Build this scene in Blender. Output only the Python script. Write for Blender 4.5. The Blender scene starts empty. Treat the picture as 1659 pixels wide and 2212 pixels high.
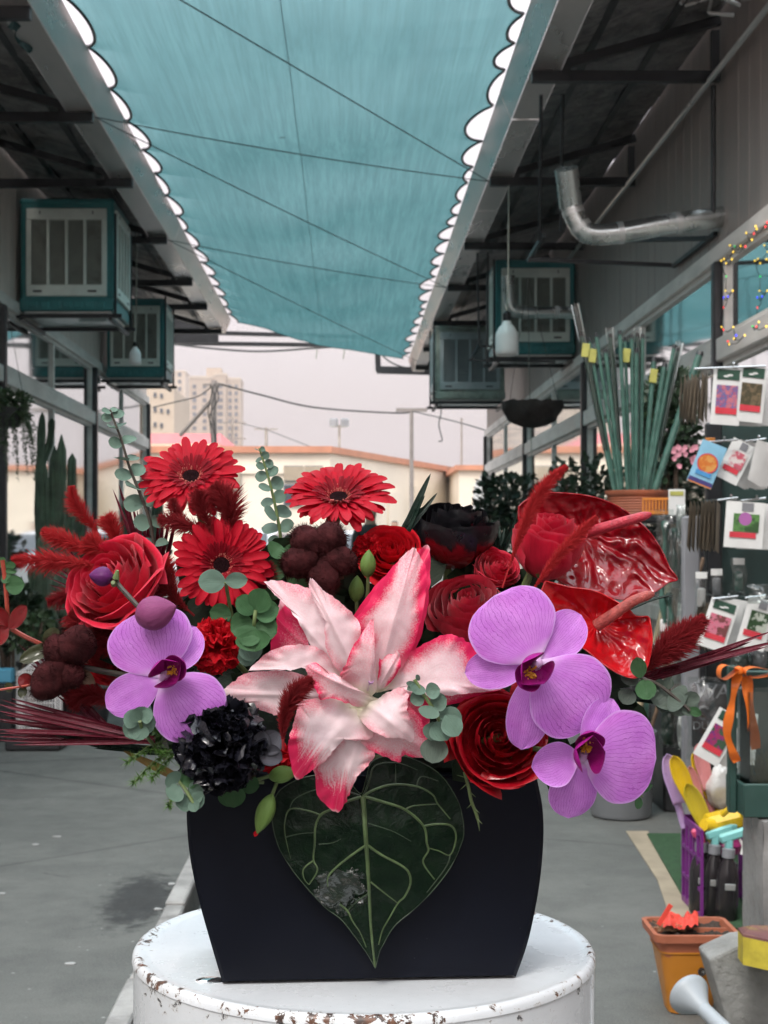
import bpy, math, random
import numpy as np
from mathutils import Vector, Matrix, Quaternion, noise as mn
rnd = random.Random(7)
R = math.radians
scn = bpy.context.scene
COL = scn.collection

# ---------------------------------------------------------------- camera, sky, sun, exposure
CAMZ = 1.25
F = 3200.0                      # focal length in units of a 1659 px wide frame
cam = bpy.data.objects.new('camera', bpy.data.cameras.new('camera'))
COL.objects.link(cam); scn.camera = cam
cam.location = (0, 0, CAMZ); cam.rotation_euler = (R(90), 0, 0)
cd = cam.data
cd.sensor_fit = 'HORIZONTAL'; cd.sensor_width = 36; cd.lens = 36 * F / 1659
cd.shift_x = 79.5 / 1659; cd.shift_y = 60.5 / 1659
cd.clip_start = 0.05; cd.clip_end = 6000
cd.dof.use_dof = True; cd.dof.focus_distance = 1.43; cd.dof.aperture_fstop = 26

w = bpy.data.worlds.new('World'); scn.world = w; w.use_nodes = True
nt = w.node_tree; nt.nodes.clear()
SUN_EL, SUN_AZ = R(52), R(205)
sky = nt.nodes.new('ShaderNodeTexSky'); sky.sky_type = 'NISHITA'; sky.sun_disc = False
sky.sun_elevation = SUN_EL; sky.sun_rotation = SUN_AZ
sky.dust_density = 6; sky.air_density = 1.2; sky.ozone_density = 1
bg1 = nt.nodes.new('ShaderNodeBackground'); bg1.inputs[1].default_value = 0.045
nt.links.new(sky.outputs[0], bg1.inputs[0])
# overcast veil: standard overcast luminance, (1 + 2 sin h) / 3 of the zenith
tc = nt.nodes.new('ShaderNodeTexCoord'); sx = nt.nodes.new('ShaderNodeSeparateXYZ')
nt.links.new(tc.outputs['Generated'], sx.inputs[0])
mr = nt.nodes.new('ShaderNodeMapRange'); mr.inputs[1].default_value = 0; mr.inputs[2].default_value = 1
mr.inputs[3].default_value = 0.26; mr.inputs[4].default_value = 3.0
nt.links.new(sx.outputs[2], mr.inputs[0])
bg2 = nt.nodes.new('ShaderNodeBackground'); cr = nt.nodes.new('ShaderNodeMix'); cr.data_type = 'RGBA'; nt.links.new(sx.outputs[2], cr.inputs[0])   # dusty pink horizon, cooler zenith
cr.inputs[6].default_value = (0.96, 0.80, 0.79, 1); cr.inputs[7].default_value = (0.76, 0.86, 0.92, 1); nt.links.new(cr.outputs[2], bg2.inputs[0])
nt.links.new(mr.outputs[0], bg2.inputs[1])
ad = nt.nodes.new('ShaderNodeAddShader'); wo = nt.nodes.new('ShaderNodeOutputWorld')
nt.links.new(bg1.outputs[0], ad.inputs[0]); nt.links.new(bg2.outputs[0], ad.inputs[1])
nt.links.new(ad.outputs[0], wo.inputs[0])

sun = bpy.data.objects.new('sun', bpy.data.lights.new('sun', 'SUN')); COL.objects.link(sun)
sun.data.energy = 1.3; sun.data.angle = R(14); sun.data.color = (1, 0.95, 0.9)
_d = Vector((math.sin(SUN_AZ) * math.cos(SUN_EL), math.cos(SUN_AZ) * math.cos(SUN_EL), math.sin(SUN_EL)))
sun.rotation_euler = _d.to_track_quat('Z', 'Y').to_euler(); sun.location = (0, -5, 12)

vs = scn.view_settings
vs.view_transform = 'Standard'; vs.look = 'None'; vs.exposure = 0.35; vs.gamma = 1; vs.use_curve_mapping = False
scn.cycles.max_bounces = 7; scn.cycles.transparent_max_bounces = 10; scn.cycles.volume_bounces = 0
scn.cycles.transmission_bounces = 4; scn.cycles.diffuse_bounces = 3; scn.cycles.glossy_bounces = 3
scn.cycles.use_adaptive_sampling = True; scn.cycles.adaptive_threshold = .03; scn.cycles.adaptive_min_samples = 16
scn.cycles.use_denoising = True

# ---------------------------------------------------------------- helpers
def P(x, y, Y):
    """point at distance Y that the photograph shows at (x, y) of a 1659 x 2212 frame"""
    return Vector(((x - 750) / F * Y, Y, CAMZ + (1166.5 - y) / F * Y))
Y0 = 1.45
K = Y0 / F                      # metres per frame unit at the bouquet

class MB:
    def __init__(s): s.v, s.f, s.uv, s.mi, s.cur = [], [], {}, [], 0
    def add(s, vs_, fs, uvs=None):
        b = len(s.v); s.v.extend(tuple(v) for v in vs_)
        for f in fs:
            s.f.append(tuple(i + b for i in f)); s.mi.append(s.cur)
        if uvs:
            for i, u in enumerate(uvs): s.uv[b + i] = u
        return s
    def box(s, c, sz, rot=None):
        c = Vector(c); hx, hy, hz = sz[0] / 2, sz[1] / 2, sz[2] / 2
        vv = [Vector((a * hx, b * hy, d * hz)) for a in (-1, 1) for b in (-1, 1) for d in (-1, 1)]
        if rot is not None: vv = [rot @ q for q in vv]
        return s.add([c + q for q in vv], [(0, 1, 3, 2), (4, 6, 7, 5), (0, 4, 5, 1), (2, 3, 7, 6), (0, 2, 6, 4), (1, 5, 7, 3)])
    def bbox(s, c, sz, b=0.01, rot=None):
        """box with chamfered edges"""
        c = Vector(c); h = [q / 2 for q in sz]; b = min(b, min(h) * .9)
        vv, idx = [], {}
        for a in (-1, 1):
            for d in (-1, 1):
                for e in (-1, 1):
                    for k in range(3):
                        q = [a * (h[0] - (0 if k == 0 else b)), d * (h[1] - (0 if k == 1 else b)), e * (h[2] - (0 if k == 2 else b))]
                        idx[(a, d, e, k)] = len(vv); vv.append(Vector(q))
        fs = []
        for k in range(3):
            o = [j for j in range(3) if j != k]
            for sg in (-1, 1):
                loop = []
                for p, q in ((-1, -1), (1, -1), (1, 1), (-1, 1)):
                    t = [0, 0, 0]; t[k] = sg; t[o[0]] = p; t[o[1]] = q
                    loop.append(idx[(t[0], t[1], t[2], k)])
                fs.append(loop)
            for p in (-1, 1):
                for q in (-1, 1):
                    l = []
                    for sg in (-1, 1):
                        t = [0, 0, 0]; t[k] = sg; t[o[0]] = p; t[o[1]] = q
                        l.append((idx[(*t, o[0])], idx[(*t, o[1])]))
                    fs.append((l[0][0], l[1][0], l[1][1], l[0][1]))
        for a in (-1, 1):
            for d in (-1, 1):
                for e in (-1, 1): fs.append(tuple(idx[(a, d, e, k)] for k in range(3)))
        if rot is not None: vv = [rot @ q for q in vv]
        return s.add([c + q for q in vv], fs)
    def tube(s, pts, r, n=8, caps=True):
        pts = [Vector(p) for p in pts]
        if not hasattr(r, '__len__'): r = [r] * len(pts)
        vv, fs, uvs = [], [], []
        t0 = (pts[1] - pts[0]).normalized()
        u = t0.orthogonal().normalized()
        for i, p in enumerate(pts):
            a, b = pts[max(0, i - 1)], pts[min(len(pts) - 1, i + 1)]
            t = (b - a).normalized()
            u = (u - t * u.dot(t)).normalized(); wv = t.cross(u)
            for k in range(n):
                an = 2 * math.pi * k / n
                vv.append(p + (u * math.cos(an) + wv * math.sin(an)) * r[i]); uvs.append((k / n, i / (len(pts) - 1)))
        for i in range(len(pts) - 1):
            for k in range(n):
                k2 = (k + 1) % n
                fs.append((i * n + k, i * n + k2, (i + 1) * n + k2, (i + 1) * n + k))
        if caps:
            fs.append(tuple(range(n - 1, -1, -1))); m = (len(pts) - 1) * n
            fs.append(tuple(m + k for k in range(n)))
        return s.add(vv, fs, uvs)
    def lathe(s, prof, n=24, c=(0, 0, 0), rot=None, sx=1, sy=1):
        c = Vector(c); vv, fs, uvs = [], [], []
        for j, (r, z) in enumerate(prof):
            for k in range(n):
                an = 2 * math.pi * k / n
                q = Vector((r * math.cos(an) * sx, r * math.sin(an) * sy, z))
                if rot is not None: q = rot @ q
                vv.append(c + q); uvs.append((k / n, j / max(1, len(prof) - 1)))
        for j in range(len(prof) - 1):
            for k in range(n):
                k2 = (k + 1) % n
                fs.append((j * n + k, j * n + k2, (j + 1) * n + k2, (j + 1) * n + k))
        return s.add(vv, fs, uvs)
    def grid(s, fn, nu, nv, closed=False):
        vv, uvs, fs = [], [], []
        for j in range(nv + 1):
            for i in range(nu + 1):
                vv.append(Vector(fn(i / nu, j / nv))); uvs.append((i / nu, j / nv))
        for j in range(nv):
            for i in range(nu):
                a = j * (nu + 1) + i
                fs.append((a, a + 1, a + nu + 2, a + nu + 1))
        return s.add(vv, fs, uvs)
    def poly(s, pts, depth):
        """extruded polygon: pts are 3D points, depth a vector"""
        d = Vector(depth); n = len(pts); pts = [Vector(p) for p in pts]
        fs = [tuple(range(n - 1, -1, -1)), tuple(range(n, 2 * n))]
        for i in range(n): fs.append((i, (i + 1) % n, (i + 1) % n + n, i + n))
        return s.add(pts + [p + d for p in pts], fs)
    def mesh(s, name='m', mats=None, smooth=True, ang=40):
        me = bpy.data.meshes.new(name); me.from_pydata(s.v, [], s.f)
        if s.uv:
            uvl = me.uv_layers.new(name='UVMap'); li = np.zeros(len(me.loops), dtype=np.int32)
            me.loops.foreach_get('vertex_index', li)
            arr = np.zeros((len(s.v), 2), dtype=np.float32)
            for i, u in s.uv.items(): arr[i] = u
            uvl.data.foreach_set('uv', arr[li].ravel())
        for m in (mats if isinstance(mats, (list, tuple)) else [mats]):
            if m is not None: me.materials.append(m)
        if any(s.mi): me.polygons.foreach_set('material_index', s.mi)
        if smooth:
            me.polygons.foreach_set('use_smooth', [True] * len(s.f))
            if ang < 180: me.set_sharp_from_angle(angle=R(ang))
        me.update(); return me

def obj(name, me, parent=None, mat=None, kind=None, world=True):
    """world=True: mesh built in world coordinates; else mat is its local matrix"""
    o = bpy.data.objects.new(name, me); COL.objects.link(o)
    if parent is not None:
        o.parent = parent
        if mat is not None: o.matrix_local = mat
        elif world: o.matrix_parent_inverse = WM[parent.name].inverted()
    elif mat is not None: o.matrix_world = mat
    if kind: o['kind'] = kind
    WM[o.name] = (WM.get(parent.name, Matrix()) @ mat) if (parent is not None and mat is not None) else (mat or Matrix())
    return o
WM = {}
def tag(o, label, cat=None, group=None, kind=None):
    if label: o['label'] = label
    if cat: o['category'] = cat
    if group: o['group'] = group
    if kind: o['kind'] = kind
    return o
def thing(name, label, cat, loc=(0, 0, 0), group=None, mat=None):
    o = bpy.data.objects.new(name, None); COL.objects.link(o); o.empty_display_size = .02
    m = mat if mat is not None else Matrix.Translation(loc)
    o.matrix_world = m; WM[o.name] = m
    return tag(o, label, cat, group)
def frame(loc, axis, up=(0, 0, 1)):
    """matrix whose local z is axis and local y leans to up"""
    z = Vector(axis).normalized(); up = Vector(up)
    y = up - z * up.dot(z)
    if y.length < 1e-4: y = Vector((0, 1, 0)) - z * z.y
    y.normalize(); x = y.cross(z)
    m = Matrix((x, y, z)).transposed().to_4x4(); m.translation = Vector(loc); return m
def axm(x, y, z, loc=(0, 0, 0)):
    m = Matrix((Vector(x), Vector(y), Vector(z))).transposed().to_4x4(); m.translation = Vector(loc); return m
def lerp(a, b, t): return a + (b - a) * t
def interp(pts, t):
    for i in range(len(pts) - 1):
        (a, va), (b, vb) = pts[i], pts[i + 1]
        if t <= b:
            s = (t - a) / (b - a + 1e-9); p0 = pts[i - 1] if i else (a - (b - a), va - (vb - va)); p3 = pts[i + 2] if i + 2 < len(pts) else (b + (b - a), vb + (vb - va) * 1.6)
            m0 = (vb - p0[1]) / (b - p0[0] + 1e-9) * (b - a); m1 = (p3[1] - va) / (p3[0] - a + 1e-9) * (b - a)
            return max(0, (2 * s ** 3 - 3 * s * s + 1) * va + (s ** 3 - 2 * s * s + s) * m0 + (3 * s * s - 2 * s ** 3) * vb + (s ** 3 - s * s) * m1)
    return pts[-1][1]
def smooth_pts(pts, n=8):
    """Catmull-Rom through the points"""
    pts = [Vector(p) for p in pts]; out = []
    for i in range(len(pts) - 1):
        p0, p1, p2, p3 = pts[max(0, i - 1)], pts[i], pts[i + 1], pts[min(len(pts) - 1, i + 2)]
        for k in range(n):
            t = k / n
            out.append(.5 * ((2 * p1) + (p2 - p0) * t + (2 * p0 - 5 * p1 + 4 * p2 - p3) * t * t + (3 * p1 - p0 - 3 * p2 + p3) * t ** 3))
    out.append(pts[-1]); return out

# ---------------------------------------------------------------- materials
class NT:
    def __init__(s, name):
        s.m = bpy.data.materials.new(name); s.m.use_nodes = True; s.t = s.m.node_tree
        s.b = s.t.nodes['Principled BSDF']; s.o = s.t.nodes['Material Output']
    def n(s, ty, **kw):
        x = s.t.nodes.new(ty)
        for k, v in kw.items(): setattr(x, k, v)
        return x
    def l(s, a, b): s.t.links.new(a, b)
    def put(s, sock, v):
        if isinstance(v, bpy.types.NodeSocket): s.l(v, sock)
        elif isinstance(v, (tuple, list)): sock.default_value = (*v, 1) if len(v) == 3 and len(sock.default_value) == 4 else v
        else: sock.default_value = v
    def uv(s):
        x = s.n('ShaderNodeSeparateXYZ'); t = s.n('ShaderNodeTexCoord'); s.l(t.outputs['UV'], x.inputs[0]); return x.outputs[0], x.outputs[1], t.outputs['UV']
    def co(s, kind='Object', scale=(1, 1, 1)):
        t = s.n('ShaderNodeTexCoord'); mp = s.n('ShaderNodeMapping'); mp.inputs['Scale'].default_value = scale
        s.l(t.outputs[kind], mp.inputs[0]); return mp.outputs[0]
    def ran(s): return s.n('ShaderNodeObjectInfo').outputs['Random']
    def ma(s, op, a, b=0.0, c=None, clamp=False):
        x = s.n('ShaderNodeMath', operation=op, use_clamp=clamp); s.put(x.inputs[0], a); s.put(x.inputs[1], b)
        if c is not None: s.put(x.inputs[2], c)
        return x.outputs[0]
    def mr(s, v, a, b, c=0, d=1, sm=True):
        x = s.n('ShaderNodeMapRange'); x.interpolation_type = 'SMOOTHSTEP' if sm else 'LINEAR'
        s.put(x.inputs[0], v)
        for i, q in enumerate((a, b, c, d)): x.inputs[i + 1].default_value = q
        return x.outputs[0]
    def mix(s, f, a, b, bt='MIX'):
        x = s.n('ShaderNodeMix', data_type='RGBA', blend_type=bt); s.put(x.inputs[0], f); s.put(x.inputs[6], a); s.put(x.inputs[7], b); return x.outputs[2]
    def noise(s, vec, sc, det=3, ro=.55, dist=0):
        x = s.n('ShaderNodeTexNoise'); 
        if vec is not None: s.l(vec, x.inputs[0])
        x.inputs['Scale'].default_value = sc; x.inputs['Detail'].default_value = det; x.inputs['Roughness'].default_value = ro; x.inputs['Distortion'].default_value = dist
        return x.outputs[0]
    def voro(s, vec, sc, feat='F1'):
        x = s.n('ShaderNodeTexVoronoi', feature=feat); s.l(vec, x.inputs[0]); x.inputs['Scale'].default_value = sc; return x.outputs
    def wave(s, vec, sc, dist=0, det=2, dsc=1, d='X', prof='SIN'):
        x = s.n('ShaderNodeTexWave', bands_direction=d, wave_profile=prof); s.l(vec, x.inputs[0])
        for k, v in (('Scale', sc), ('Distortion', dist), ('Detail', det), ('Detail Scale', dsc)): x.inputs[k].default_value = v
        return x.outputs[1]
    def bump(s, h, st=.3, d=.01):
        x = s.n('ShaderNodeBump'); x.inputs['Strength'].default_value = st; x.inputs['Distance'].default_value = d; s.put(x.inputs['Height'], h); s.l(x.outputs[0], s.b.inputs['Normal']); return x.outputs[0]
    def set(s, col=None, ro=None, me=None, coat=None, spec=None, sss=None, cr=.05, sheen=None):
        if col is not None: s.put(s.b.inputs['Base Color'], col)
        if ro is not None: s.put(s.b.inputs['Roughness'], ro)
        if me is not None: s.put(s.b.inputs['Metallic'], me)
        if coat is not None: s.put(s.b.inputs['Coat Weight'], coat); s.b.inputs['Coat Roughness'].default_value = cr
        if spec is not None: s.b.inputs['Specular IOR Level'].default_value = spec
        if sheen is not None: s.b.inputs['Sheen Weight'].default_value = sheen
        return s
    def transl(s, col, f=.3):
        t = s.n('ShaderNodeBsdfTranslucent'); s.put(t.inputs[0], col); mx = s.n('ShaderNodeMixShader'); s.put(mx.inputs[0], f)
        s.l(s.b.outputs[0], mx.inputs[1]); s.l(t.outputs[0], mx.inputs[2]); s.l(mx.outputs[0], s.o.inputs[0]); return mx
    def transp(s, f):
        t = s.n('ShaderNodeBsdfTransparent'); mx = s.n('ShaderNodeMixShader'); s.put(mx.inputs[0], f)
        src = s.o.inputs[0].links[0].from_socket
        s.l(src, mx.inputs[1]); s.l(t.outputs[0], mx.inputs[2]); s.l(mx.outputs[0], s.o.inputs[0]); return t

def sc3(c, k): return tuple(min(1, q * k) for q in c)
def plain(name, col, ro=.6, var=.18, sc=6, bump=.15, bsc=40, bd=.003, me=0, coat=0, dirt=None, spec=.5, vari=0, stretch=(1, 1, 1)):
    """painted / plastic / stone stuff: base colour with blotches, optional dirt and fine relief"""
    s = NT(name); v = s.co('Object', stretch)
    n1 = s.noise(v, sc, 5, .6)
    c = s.mix(s.mr(n1, .3, .7), sc3(col, 1 - var), sc3(col, 1 + var))
    if dirt:
        n2 = s.noise(v, sc * .45, 6, .7, .6); c = s.mix(s.mr(n2, .52, .72, 0, dirt[1]), c, dirt[0])
    if vari: c = s.mix(s.ma('MULTIPLY', s.ran(), vari), c, sc3(col, .45))
    s.set(c, s.mr(n1, .2, .8, max(.02, ro - .08), min(1, ro + .08)), me, coat, spec)
    if bump: s.bump(s.noise(v, bsc, 4, .6), bump, bd)
    return s.m
# ---------------------------------------------------------------- setting materials
def asphalt():
    s = NT('asphalt'); v = s.co('Object')
    big = s.noise(v, .55, 5, .6, .4); mid = s.noise(v, 4, 6, .65); fine = s.noise(v, 160, 3, .7); grit = s.voro(v, 260)[0]
    c = s.mix(s.mr(big, .32, .68), (.083, .087, .080), (.127, .131, .120))
    c = s.mix(s.mr(mid, .35, .75, 0, .75), c, (.055, .060, .057))
    c = s.mix(s.mr(fine, .35, .7, 0, .55), c, (.18, .19, .182))
    st = s.noise(v, 1.9, 7, .72, 1.2); c = s.mix(s.mr(st, .63, .7, 0, .8), c, (.030, .031, .031))
    ps = s.n('ShaderNodeSeparateXYZ'); s.l(v, ps.inputs[0])   # a damp stain beside the kerb
    dd = s.ma('SQRT', s.ma('ADD', s.ma('POWER', s.ma('DIVIDE', s.ma('ADD', ps.outputs[0], .72), .13), 2), s.ma('POWER', s.ma('DIVIDE', s.ma('SUBTRACT', ps.outputs[1], 5.15), .42), 2)))
    damp = s.mr(s.ma('ADD', dd, s.ma('MULTIPLY', s.ma('SUBTRACT', s.noise(v, 14, 5, .7), .5), 2.2)), .55, 1.15, .85, 0); c = s.mix(damp, c, (.022, .023, .024))
    ck = s.voro(s.co('Object', (.35, .35, .35)), 1.3, 'DISTANCE_TO_EDGE')[0]; c = s.mix(s.mr(ck, .002, .006, .5, 0), c, (.03, .031, .031))
    sp = s.voro(v, 9)[0]; c = s.mix(s.mr(sp, .035, .06, .75, 0), c, (.34, .35, .34))
    s.set(c, s.mr(mid, .3, .7, .62, .85), spec=.4)
    h = s.ma('ADD', s.ma('MULTIPLY', grit, .5), s.ma('ADD', s.ma('MULTIPLY', fine, .5), s.ma('MULTIPLY', mid, 1.2)))
    s.bump(h, .35, .004); return s.m
MAT = {}
MAT['asphalt'] = asphalt()
MAT['kerb'] = plain('worn_concrete', (.28, .28, .27), .8, .25, 9, .5, 60, .006, dirt=((.13, .125, .12), .8))
MAT['gutterdark'] = plain('wet_channel', (.035, .035, .033), .5, .4, 12)
MAT['black_steel'] = plain('black_painted_steel', (.012, .014, .017), .45, .3, 8, .1, 30)
MAT['post'] = plain('dark_post_paint', (.045, .045, .05), .4, .25, 5, .08, 30)
MAT['rail'] = plain('weathered_rail', (.80, .75, .71), .55, .15, 5, .15, 25, dirt=((.38, .33, .30), .5), stretch=(1, .3, 1))
MAT['panel'] = plain('beige_wall_panel', (.76, .66, .60), .5, .08, 3, .12, 22, .002, vari=.10, stretch=(3, 3, .4), dirt=((.46, .38, .33), .35))
MAT['panelr'] = plain('brown_wall_panel', (.34, .285, .26), .5, .10, 3, .12, 22, .002, vari=.10, stretch=(3, 3, .4), dirt=((.2, .15, .13), .35))
def galv(name, col, ro=.3, me=.8):
    s = NT(name); v = s.co('Object', (1, .25, 1)); n = s.noise(v, 3, 5, .6); d = s.noise(v, 7, 6, .7, .8)
    c = s.mix(s.mr(n, .3, .7), sc3(col, .85), sc3(col, 1.1)); c = s.mix(s.mr(d, .55, .75, 0, .35), c, (.30, .24, .20))
    s.set(c, s.mr(n, .3, .7, ro - .07, ro + .14), me); s.bump(s.noise(s.co('Object', (1, .3, 1)), 2.4, 3), .25, .02); return s.m
MAT['gutter'] = galv('galvanised_gutter', (.62, .57, .55), .3, .7)
MAT['duct'] = galv('galvanised_duct', (.62, .66, .65), .2, .95)
def foil():
    s = NT('crumpled_foil'); v = s.co('Object'); n = s.noise(v, 1.5, 7, .68, 1.5); n2 = s.noise(v, 6, 5, .7, 1.0)
    s.set(s.mix(s.mr(n2, .35, .7), (.14, .14, .145), (.40, .38, .375)), s.mr(n, .3, .7, .28, .5), .75)
    s.bump(s.ma('ADD', n, s.ma('MULTIPLY', n2, .35)), .9, .10); return s.m
MAT['foil'] = foil()
def glass(name='window_glass', tint=(.93, .97, .96), ior=1.9, ro=.0, base=None):
    s = NT(name); t = s.t; t.nodes.remove(s.b)
    fr = s.n('ShaderNodeFresnel'); fr.inputs[0].default_value = ior
    fo = fr.outputs[0] if base is None else s.ma('MAXIMUM', fr.outputs[0], base)
    g = s.n('ShaderNodeBsdfGlossy'); g.inputs['Roughness'].default_value = ro; g.inputs[0].default_value = (.95, .97, .97, 1)
    tr = s.n('ShaderNodeBsdfTransparent'); tr.inputs[0].default_value = (*tint, 1)
    nz = s.n('ShaderNodeTexNoise'); nz.inputs['Scale'].default_value = 1.3
    bp = s.n('ShaderNodeBump'); bp.inputs['Strength'].default_value = .05; bp.inputs['Distance'].default_value = .02; s.l(nz.outputs[0], bp.inputs['Height'])
    s.l(bp.outputs[0], g.inputs['Normal'])
    m = s.n('ShaderNodeMixShader'); s.l(fo, m.inputs[0]); s.l(tr.outputs[0], m.inputs[1]); s.l(g.outputs[0], m.inputs[2]); s.l(m.outputs[0], s.o.inputs[0])
    return s.m
MAT['glass'] = glass(ior=2.0, base=.84, ro=.05)
MAT['inside'] = plain('shop_interior', (.10, .11, .105), .8, .3, 1.5, 0)
def cloth():
    s = NT('shade_cloth'); v = s.co('Object', (1, .022, 1)); u = s.co('Object')
    st = s.noise(v, 16, 4, .65, .35); st2 = s.noise(v, 60, 3, .7, .2); bl = s.noise(u, .7, 4, .6)
    f = s.ma('ADD', s.ma('MULTIPLY', st, .55), s.ma('MULTIPLY', st2, .45))
    c = s.mix(s.mr(f, .34, .68), (.038, .096, .102), (.064, .146, .152)); c = s.mix(s.mr(bl, .3, .75, 0, .4), c, (.033, .088, .095))
    pt = s.voro(u, 1.1)[0]; c = s.mix(s.mr(pt, .02, .035, .7, 0), c, (.01, .02, .02))
    s.set(c, .85, spec=.1); s.bump(s.ma('ADD', st, s.noise(u, 2.2, 3)), .3, .03); s.transl(c, .8)
    lw = s.n('ShaderNodeLayerWeight'); lw.inputs[0].default_value = .5; tr = s.transp(s.mr(lw.outputs['Facing'], .58, .88, .25, .0, False)); tr.inputs[0].default_value = (.56, .90, .94, 1); return s.m
MAT['cloth'] = cloth()
MAT['teal'] = plain('teal_enamel', (.03, .21, .22), .42, .15, 4, .08, 20, dirt=((.05, .09, .09), .5))
MAT['tealold'] = plain('faded_green_enamel', (.30, .35, .31), .55, .3, 5, .1, 20, dirt=((.18, .19, .17), .7))
MAT['grille'] = plain('pale_grille_plastic', (.74, .79, .73), .5, .08, 5, .05, 20, dirt=((.52, .52, .46), .5))
MAT['grille_dull'] = plain('dull_grille_plastic', (.40, .45, .47), .5, .1, 5, .05, 20)
MAT['grille_dark'] = plain('grille_dark_pad', (.045, .045, .04), .8, .3, 8, .3, 50)  # dark back plate behind the louvre slats
MAT['slat'] = plain('louvre_slat', (.40, .42, .37), .5, .12, 9, 0, dirt=((.12, .11, .09), .6))
MAT['tray'] = galv('zinc_tray', (.66, .67, .66), .33, .7)
MAT['white_plastic'] = plain('white_plastic', (.86, .84, .83), .35, .05, 5, .03, 20)
MAT['cable'] = plain('cable_rubber', (.03, .032, .03), .6, .2, 9, 0)
MAT['cable_pale'] = plain('pale_cord', (.42, .42, .36), .6, .2, 9, 0)

# ---------------------------------------------------------------- ground
g = MB()
prof = [(-900, 0), (-120, 0), (-6, 0), (-.62, 0), (-.62, -.004), (-.555, -.004), (-.55, -.11), (-.475, -.11), (-.47, 0), (3, 0), (120, 0), (900, 0)]
ys = [-60, 0, 4, 8, 16, 30, 60, 200, 800, 1500]
g.add([(x, y, z) for y in ys for x, z in prof], [(j * len(prof) + i, j * len(prof) + i + 1, (j + 1) * len(prof) + i + 1, (j + 1) * len(prof) + i) for j in range(len(ys) - 1) for i in range(len(prof) - 1)])
tag(obj('ground', g.mesh('ground', MAT['asphalt'], smooth=False)), 'grey worn asphalt lane between the two rows of shops', kind='structure')
kb = thing('kerb', 'pale concrete kerb edging beside the drain slot', None, (-.585, 3, 0)); kb['kind'] = 'structure'
yy = 1.0
while yy < 20:
    L = rnd.uniform(.75, .95)
    m = MB().bbox((-.585 + rnd.uniform(-.004, .004), yy + L / 2, .004 + rnd.uniform(-.003, .006)), (.066, L - .012, .03), .006)
    obj('kerb_stone', m.mesh('kerb_stone', MAT['kerb']), kb); yy += L
MAT['tan'] = plain('tan_floor_strip', (.30, .255, .185), .8, .15, 8, .3, 60)
MAT['turf'] = plain('green_turf', (.03, .085, .035), .95, .35, 60, .9, 300, .008)
def floorquad(px, z, name, mt, label, cat, kind=None, th=.004):
    pts = []
    for x, y in px:
        Y = (CAMZ - z) * F / (y - 1166.5); q = P(x, y, Y); pts.append((q.x, q.y, 0.0005))
    o = obj(name, MB().poly(pts, (0, 0, z)).mesh(name, mt, smooth=False)); return tag(o, label, cat, kind=kind)
floorquad([(1352, 1795), (1400, 1795), (1480, 1945), (1560, 2080), (1480, 2080), (1420, 1900)], .004, 'floor_strip', MAT['tan'], 'tan floor strip along the edge of the right-hand pavement', None, 'structure')
floorquad([(1398, 1800), (1640, 1800), (1640, 2010), (1510, 1995)], .012, 'turf_mat', MAT['turf'], 'green artificial turf mat on the floor beside the purple crate', 'mat')

MAT['paper'] = plain('torn_white_paper', (.34, .345, .34), .8, .1, 30, 0)
for i, (x, y, lab) in enumerate(((77, 1825, 'white paper scrap on the asphalt left of the bouquet'), (124, 1808, 'long pale paper scrap farthest up the lane floor'), (341, 1965, 'white scrap lying in the damp stain by the kerb'), (151, 2083, 'pale scrap on the asphalt near the stool'), (5, 1931, 'white scrap at the left frame edge'), (370, 1924, 'small white scrap on the kerb'))):
    Y = CAMZ * F / (y - 1166.5); q = P(x, y, Y); r_ = random.Random(i); pts = [(q.x + .011 * (1 + .5 * r_.random()) * math.cos(a) * (1.5 if i in (1, 3) else 1), q.y + .012 * math.sin(a) * (.6 + r_.random()), .0006 + (.022 if i == 5 else 0)) for a in [k * 1.05 for k in range(6)]]
    tag(obj('paper_scrap', MB().poly(pts, (0, 0, .003)).mesh('paper_scrap', MAT['paper'], smooth=False)), lab, 'paper', 'litter on the lane')
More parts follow.
